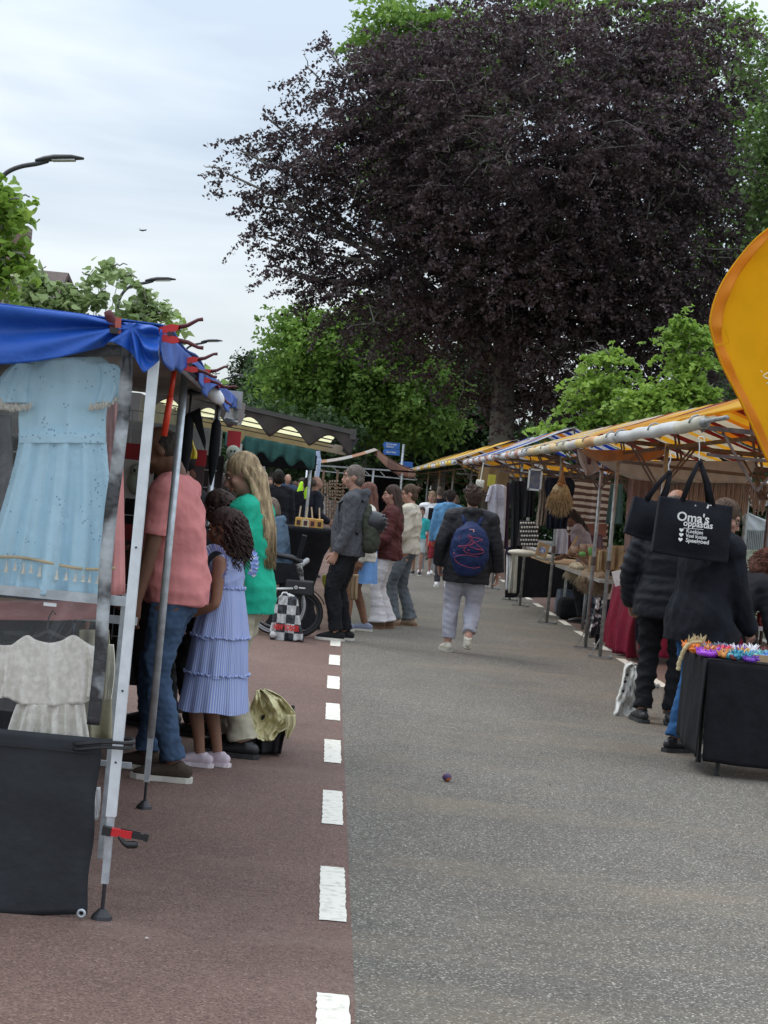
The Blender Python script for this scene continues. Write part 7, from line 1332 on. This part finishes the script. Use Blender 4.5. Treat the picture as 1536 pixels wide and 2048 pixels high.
# table with mugs behind
mt_ = thing('table', 'pale shelf table with mugs and packs behind the dragon toys', 'table', P(1520, 1270, 14.6)); c0 = P(1470, 1212, 14.4); b = MB(); b.box((c0.x+.8, 14.7, c0.z-.01), (1.7, .7, .03)); b.build('tabletop', mat('pink_white_board', (.5, .42, .42)), mt_); c1 = P(1470, 1252, 14.4); b = MB(); b.box((c1.x+.8, 14.7, c1.z), (1.7, .7, .03)); b.build('shelf', mat('pink_white_board'), mt_)
for x in (c0.x+.03, c0.x+1.5): b = MB(); b.box((x, 14.8, c0.z/2-.02), (.03, .4, c0.z-.06)); b.build('leg', mat('pink_white_board'), mt_)
for k, (px, lab) in enumerate(((1497, 'left'), (1531, 'right'))):
    o = thing('mug', '%s large dark red mug on the pale shelf table' % lab, 'mug', P(px, 1250, 14.35), group='dark red mugs on the pale shelf'); c = V(P(px, 1250, 14.35).x, 14.42, c1.z+.016); b = MB(); b.lathe([(0, 0), (.04, 0), (.05, .03), (.048, .1), (.042, .1), (.04, .02), (0, .02)], c, n=18); b.build('body', mat('mug_dark_red', (.16, .02, .02), rough=.15), o, smooth=True)
    b = MB(); b.tube([c+V(.045, 0, .08), c+V(.08, 0, .075), c+V(.082, 0, .04), c+V(.045, 0, .025)], .007, n=6); b.build('handle', mat('mug_dark_red'), o, smooth=True)
hang('striped_pack', 'grey translucent wrapped pack standing on the pale table', 'package', [(1190, 1488, 1522), (1211, 1476, 1520)], 14.45, stripemat('pack_stripes', [(.3, .28, .32), (.22, .2, .24)], 0, .012, tr=0), 2, .01, .1)
b = MB(); c = P(1527, 1207, 14.4); b.tube([c+V(.022*math.cos(a), 0, .03*math.sin(a)) for a in [6.283*i/16 for i in range(16)]], .006, n=5, closed=True); meta(b.build('ring_handle', WHITEP, smooth=True), 'white ring handle at the right end of the pale table', 'handle')
hang('white_pack', 'white pack standing left on the lower pale shelf', 'package', [(1225, 1476, 1486), (1252, 1474, 1484)], 14.5, mat('white_pack', (.5, .52, .56)), 1, .01, .06)
# yellow flag
fl = thing('beach_flag', 'big yellow orange drop shaped advertising flag at the right edge', 'flag', P(1560, 1500, 9)*1.0)
FLG = mat('flag_yellow', (.86, .52, .01), rough=.6, var=.04, tr=.5, bump=.3, bscale=5, bdist=.03, spec=.2); FLE = mat('flag_orange_edge', (.85, .33, .01), rough=.6, var=.05, tr=.4, bump=.4, bscale=9, bdist=.02)
fr_ = [(452, 1542, 1700), (480, 1508, 1720), (520, 1474, 1730), (560, 1447, 1735), (600, 1429, 1738), (640, 1420, 1738), (665, 1423, 1736), (700, 1433, 1730), (740, 1449, 1722), (800, 1480, 1712), (860, 1508, 1702), (925, 1537, 1690)]
ff = folds(.8, .02, 2); b = MB(); b.grid(rows_fn(fr_, 9.0, lambda u, v: ff(u, v)+.05*math.sin(u*3)), 50, 60, .002); b.build('panel', FLG, fl, smooth=True)
b = MB(); b.grid(rows_fn([(y, l-1, l+26-(6 if y > 660 else 0)) for y, l, _ in fr_], 8.985, lambda u, v: .012*math.sin(v*34)*u+ff(0, v)), 6, 80, .010); b.build('pole_sleeve', FLE, fl, smooth=True)
b = MB(); b.tube(crom([tuple(P(l+1, y, 8.985)) for y, l, _ in fr_], 40), .004, n=6); b.build('piping', FLG, fl, smooth=True)
b = MB(); b.bar(P(1432, 690, 8.97), P(1458, 686, 8.97), .003, .008); b.tube([P(1450, 658, 8.97), P(1459, 686, 8.97)], .003, n=4); b.build('stitching', FLG, fl)
b = MB(); b.tube(crom([tuple(P(x, y, 8.97)) for x, y in ((1540, 744), (1531, 748), (1527, 752), (1534, 757), (1540, 753))], 14), .0035, n=5); b.tube([P(1540, 763, 8.97), P(1532, 768, 8.97)], .003, n=5); b.ell(P(1523, 743, 8.97), (.004, .002, .004), nu=8, nv=5); b.build('script_lettering', mat('flag_print', (.85, .75, .5)), fl, smooth=True)
b = MB(); e = P(1690, 925, 9); b.tube([(e.x+.12, 9.1, 0), e, P(1738, 640, 9), P(1700, 452, 9)], .012, n=8); b.box((e.x+.2, 9.15, .02), (.3, .3, .03)); b.build('pole', DARKM, fl)
# ================================================================ LEFT FLOOR ITEMS
o = thing('shopping_bag', 'black shopping bag on the red lane under a cream coat', 'bag', G(535, 1508)); g_ = G(535, 1508); BKP = mat('black_bag', (.014, .013, .018), rough=.6, bump=.3, bscale=12)
b = MB(); b.grid(rows_fn([(1428, 497, 588), (1440, 497, 585), (1470, 498, 570), (1507, 502, 562)], g_.y-.05, folds(1.3, .02, 2)), 20, 14, .28); b.build('body', BKP, o, smooth=True); b = MB(); b.tube([P(570, 1432, g_.y), P(586, 1414, g_.y), P(580, 1420, g_.y+.2)], .012, n=6); b.build('handle', BKP, o, smooth=True)
CC = mat('butter_coat', (.62, .56, .32), rough=.85, var=.08, bump=.5, bscale=12, bdist=.03)
co = thing('coat', 'pale yellow coat thrown over the black shopping bag', 'coat', P(535, 1440, g_.y))
def crump(u, v): return .11*mnoise.fractal(Vector((u*3.1+.7, v*2.6, .5+u)), .9, 2.1, 5)+.02*math.sin(u*17+6*mnoise.noise(Vector((u*3, v*3, 2))))
b = MB(); b.grid(rows_fn([(1380, 512, 530), (1395, 508, 562), (1415, 500, 582), (1435, 497, 590), (1455, 497, 575), (1468, 500, 556), (1478, 520, 548)], g_.y-.12, lambda u, v: crump(u, v)-.03+.05*(1-v)), 70, 44, .03); b.build('cloth', CC, co, smooth=True)
b = MB(); b.grid(rows_fn([(1430, 570, 591), (1450, 572, 591), (1465, 570, 584), (1478, 572, 578)], g_.y-.14, folds(2, .015, 1)), 14, 14, .02); b.build('sleeve', CC, co, smooth=True)
# wheelchair
Yw = 19.9; g_ = G(560, 1283); wc = thing('wheelchair', 'black wheelchair with battery box and rear wheel at the high table', 'wheelchair', g_); TYR = mat('tyre', (.02, .02, .022), rough=.7); RIM = mat('rim_silver', (.5, .5, .52), rough=.3, metal=.7)
def wheel(c, r, name, tr_=.022, yaw=0.0, hub=True, rim=RIM):
    Ry = Matrix.Rotation(yaw, 3, 'Z'); ring = lambda rr, y=0, n=44: [c+Ry @ V(rr*math.cos(a), y, rr*math.sin(a)) for a in [6.2832*i/n for i in range(n)]]
    b = MB(); b.tube(ring(r-tr_), tr_, n=8, closed=True); w = b.build(name, TYR, wc, smooth=True); b = MB(); b.tube(ring(r-tr_*2.2), .012, n=6, closed=True); b.build('rim', rim, w, smooth=True)
    b = MB()
    for k in range(24): a = 6.2832*k/24; b.tube([c+Ry @ V(.03*math.cos(a+.8), 0, .03*math.sin(a+.8)), c+Ry @ V((r-tr_*2.2)*math.cos(a), 0, (r-tr_*2.2)*math.sin(a))], .0018, n=3)
    b.build('spoke', DARKM, w)['kind'] = 'stuff'; b = MB(); b.tube([c+Ry @ V(0, -.05, 0), c+Ry @ V(0, .05, 0)], .05, n=16); b.build('hub', DARKM, w, smooth=True); return w
c1 = P(598, 1234, Yw); c1.z = .245; wheel(c1, .245, 'rear_wheel', .026, .12, rim=mat('dark_rim', (.05, .05, .055)))
c2 = P(553, 1218, Yw-.1); c2.z = .32; w2 = wheel(c2, .31, 'large_wheel', .018, .1); b = MB(); b.tube([c2+V(.285*math.cos(a), -.05, .285*math.sin(a)) for a in [6.2832*i/44 for i in range(44)]], .009, n=6, closed=True); b.build('push_rim', RIM, w2, smooth=True)
c3 = c2+V(-.02, .55, 0); wheel(c3, .31, 'large_wheel', .018, .1)
b = MB(); b.tube([c1+V(.27*math.cos(a), 0, .27*math.sin(a)) for a in [rad(25+115*i/14) for i in range(15)]], [.035]*15, b=[.006]*15, n=8, side=(0, 1, 0)); b.build('fender', BLACKP, wc, smooth=True)
bx = P(599, 1175, Yw-.12); b = MB(); b.box(bx, (.29, .10, .155)); q_b = b.build('battery_box', BLACKP, wc); md = q_b.modifiers.new('bevel', 'BEVEL'); md.width = .02; md.segments = 3
b = MB(); c = bx+V(-.035, -.052, .0); b.tube([c+V(.014*math.cos(a), 0, .014*math.sin(a)) for a in [6.283*i/16 for i in range(16)]], .0035, n=5, closed=True); b.box(c+V(0, 0, 0), (.006, .003, .012)); b.box(c+V(.062, 0, 0), (.065, .003, .012)); b.build('logo', LETW, q_b)
b = MB(); b.bar(c1+V(0, -.07, 0), bx, .03); b.bar(c2, c3, .02); b.bar(c2+V(0, .1, 0), c1+V(-.05, .05, .02), .03); b.bar(c2+V(-.02, .05, .05), c2+V(.15, .05, .42), .028); b.bar(c3+V(0, -.05, .05), c3+V(.12, -.05, .5), .028); b.bar(c2+V(.1, .05, .3), bx+V(0, .05, .05), .028); b.build('frame', DARKM, wc)
sz = c2.z+.2; b = MB(); b.box((c2.x-.08, Yw+.2, sz+.03), (.46, .44, .07)); b.build('seat', BLACKC, wc); b = MB(); b.box((c2.x+.17, Yw+.2, sz+.28), (.05, .44, .48), Matrix.Rotation(rad(10), 3, 'Y')); b.build('backrest', BLACKC, wc)
b = MB(); a = P(575, 1115, Yw); b.tube([a+V(-.12, 0, .02), a+V(.05, 0, .0), a+V(.18, 0, -.04)], [.03, .04, .035], b=[.025, .03, .025], n=10, cap='round'); b.build('armrest', BLACKP, wc, smooth=True); b = MB(); b.tube([P(602, 1130, Yw-.01), P(614, 1121, Yw-.01)], .028, n=10, cap='round'); b.build('push_handle', mat('silver_grip', (.5, .5, .5), rough=.35), wc, smooth=True)
b = MB(); a = P(526, 1176, Yw-.25); b.tube([a, a+V(.10, 0, -.003)], [.028, .03], n=12, cap='round'); b.tube([a+V(.09, 0, 0), a+V(.30, .05, .02)], .012, n=8); b.build('motor_hub', mat('white_hub', (.6, .6, .6), rough=.35), wc, smooth=True)
b = MB(); b.prism([P(512, 1122, Yw-.16), P(590, 1128, Yw-.16), P(600, 1160, Yw-.16), P(540, 1170, Yw-.16), P(512, 1160, Yw-.16)], (0, .03, 0)); b.build('side_guard', BLACKC, wc)
hang('grey_bag', 'camouflage grey bag hanging under the wheelchair handle', 'bag', [(1128, 592, 602), (1140, 586, 606), (1162, 585, 608)], Yw-.05, mat('camo_grey', (.06, .06, .06), c2=(.4, .4, .38), scale=22, contrast=(.5, .56)), 1.5, .02, .1)
# wheelchair user
p = Person('wheelchair user in a grey blue hooded top leaning to the high table', 545, 1200, 70, 1.62, 'light', 1.1, at=V(c2.x-.03, Yw+.2, 0), hipz=sz+.16, lf=(0, .55, .2), rf=(0, .55, .2), lean=14, head=(6, 0, 0), lh=(.05, .42, -.05), rh=(.08, .40, .02), vox=.013, eh=((-.6, -.3, -1), (.6, -.3, -1))).body(); p.top(fab('grey_blue_hoodie', (.10, .15, .21)), 'hooded_top', hood=True, loose=.04, arm_loose=.035, sleeve=.97); p.trousers(fab('dark_grey_trousers'), loose=.02); p.hair(H_GREY, 'bob', 60, 3); p.shoes(BLKSHOE, BSOLE)
# checkered bag
CHK, t, b_ = nmat('checker_plastic'); N, L = t.nodes, t.links; tcn = N.new('ShaderNodeTexCoord'); mpn = N.new('ShaderNodeMapping'); mpn.inputs['Location'].default_value = (.02, 3.3, .01); ck = N.new('ShaderNodeTexChecker'); ck.inputs['Scale'].default_value = 11; ck.inputs[1].default_value = (.60, .62, .62, 1); ck.inputs[2].default_value = (.035, .04, .05, 1)
cmb = N.new('ShaderNodeCombineXYZ'); spx = N.new('ShaderNodeSeparateXYZ'); L.new(tcn.outputs['Object'], mpn.inputs[0]); L.new(mpn.outputs[0], spx.inputs[0]); L.new(spx.outputs[0], cmb.inputs[0]); L.new(spx.outputs[2], cmb.inputs[2]); cmb.inputs[1].default_value = .05; L.new(cmb.outputs[0], ck.inputs[0]); L.new(ck.outputs[0], b_.inputs['Base Color']); b_.inputs['Roughness'].default_value = .3; nz = N.new('ShaderNodeTexNoise'); nz.inputs['Scale'].default_value = 14; nz.inputs['Detail'].default_value = 4; bpn = N.new('ShaderNodeBump'); bpn.inputs['Strength'].default_value = .7; bpn.inputs['Distance'].default_value = .04; L.new(tcn.outputs['Object'], nz.inputs[0]); L.new(nz.outputs[0], bpn.inputs['Height']); L.new(bpn.outputs[0], b_.inputs['Normal'])
gq = G(572, 1281); cb = thing('plastic_bag', 'black and white checkered plastic bag with red lettering beside the wheelchair', 'bag', gq); yb_ = gq.y-.05
b = MB(); b.grid(rows_fn([(1188, 566, 576), (1196, 556, 592), (1212, 540, 597), (1235, 545, 599), (1260, 540, 603), (1281, 540, 608)], yb_, folds(2.5, .02, 5)), 36, 30, .20); b.build('body', CHK, cb, smooth=True)
b = MB(); b.tube([P(560, 1198, yb_), P(566, 1185, yb_), P(573, 1185, yb_), P(580, 1196, yb_)], .008, n=6); b.build('handle', WHITEC, cb, smooth=True)
b = MB(); b.grid(lambda u, v: P(548, 1247, yb_-.045).lerp(P(602, 1246, yb_-.045), u)-V(0, .0, .07*v+.012*math.sin(u*9)), 10, 3, .004); 
text('lettering', 'NEW YORKER', .075, face_cam(P(547, 1258, yb_-.06), 0), mat('red_print', (.62, .03, .03)), cb, .004, xs=.52)
b = MB(); c = P(546, 1269, yb_-.03); b.lathe([(0, .02), (.03, .018), (.033, 0), (.03, -.01), (0, -.012)], c, n=14, M=Matrix.Rotation(rad(90), 3, 'X')); b.build('round_print', mat('pale_disc', (.6, .6, .6)), cb, smooth=True)
# high table with snack trays
gt = V(P(600, 1100, 21.3).x, 21.3, 0); ht = thing('standing_table', 'high standing table in a black stretch cover behind the wheelchair', 'table', gt); b = MB(); b.lathe([(.0, 1.10), (.40, 1.10), (.41, 1.08), (.40, 1.05), (.27, .80), (.19, .45), (.22, .2), (.30, .02), (.30, 0)], gt, n=30); b.build('stretch_cover', BLACKC, ht, smooth=True)
for k, (px, c_) in enumerate(((594, 'left'), (608, 'second'), (622, 'third'), (636, 'right'))):
    a = P(px, 1078, 21.15); o = thing('snack_tray', '%s small card tray of snacks with wooden fork on the high table' % c_, 'snack tray', (a.x, 21.15, 1.102), group='card snack trays on the high table'); z0 = 1.102
    b = MB(); b.box((a.x, 21.15, z0+.04), (.076, .09, .08)); b.build('card', mat('tray_card_%d' % (k % 3), ((.55, .33, .07), (.6, .52, .35), (.55, .25, .08))[k % 3]), o); b = MB(); b.box((a.x, 21.10, z0+.042), (.04, .004, .05)); b.build('print', mat('dark_print', (.07, .02, .02)), o)
    b = MB(); [b.ell((a.x+q.uniform(-.025, .025), 21.15+q.uniform(-.03, .03), z0+.085), (.02, .02, .014), nu=6, nv=4) for _ in range(7)]; b.build('food', mat('fried_snack', (.5, .3, .08), var=.3), o)['kind'] = 'stuff'
    b = MB(); dx = q.uniform(-.03, .03); b.bar((a.x, 21.15, z0+.07), (a.x+dx, 21.15, z0+.22), .016, .004, up=(0, 1, 0)); b.build('fork', mat('birch', (.55, .42, .28)), o)
# small ball and crumbs on the road
c = G(893, 1563); b = MB(); b.ell(V(c.x, c.y, .024), (.026, .024, .024), nu=14, nv=9); o = thing('small_ball', 'small purple ball with orange spot lying on the grey road', 'ball', c); b.build('ball', mat('purple_rubber', (.07, .04, .12), c2=(.5, .13, .04), scale=22, contrast=(.52, .56)), o, smooth=True)
o = thing('litter', 'small dry leaves and crumbs scattered on the road', 'litter', (0, 8, 0), kind='stuff'); b = MB()
for _ in range(150): x, y = q.uniform(-1.2, 3), q.uniform(5.8, 20); s_ = q.uniform(.003, .010); a = q.uniform(0, 6); b.add([(x+s_*math.cos(a), y+s_*math.sin(a), .005), (x-s_*math.sin(a)*.6, y+s_*math.cos(a)*.6, .009), (x-s_*math.cos(a), y-s_*math.sin(a), .005), (x+s_*math.sin(a)*.6, y-s_*math.cos(a)*.6, .008)], [(0, 1, 2, 3)])
b.build('crumb', mat('dry_leaf', (.22, .16, .1), var=.4), o)['kind'] = 'stuff'
c = G(293, 1880); b = MB(); b.ell(V(c.x, c.y, .006), (.007, .005, .005), nu=8, nv=5); meta(b.build('pebble', mat('pale_pebble', (.5, .45, .4)), smooth=True), 'tiny pale pebble on the red lane in the foreground', 'pebble')
finalize()
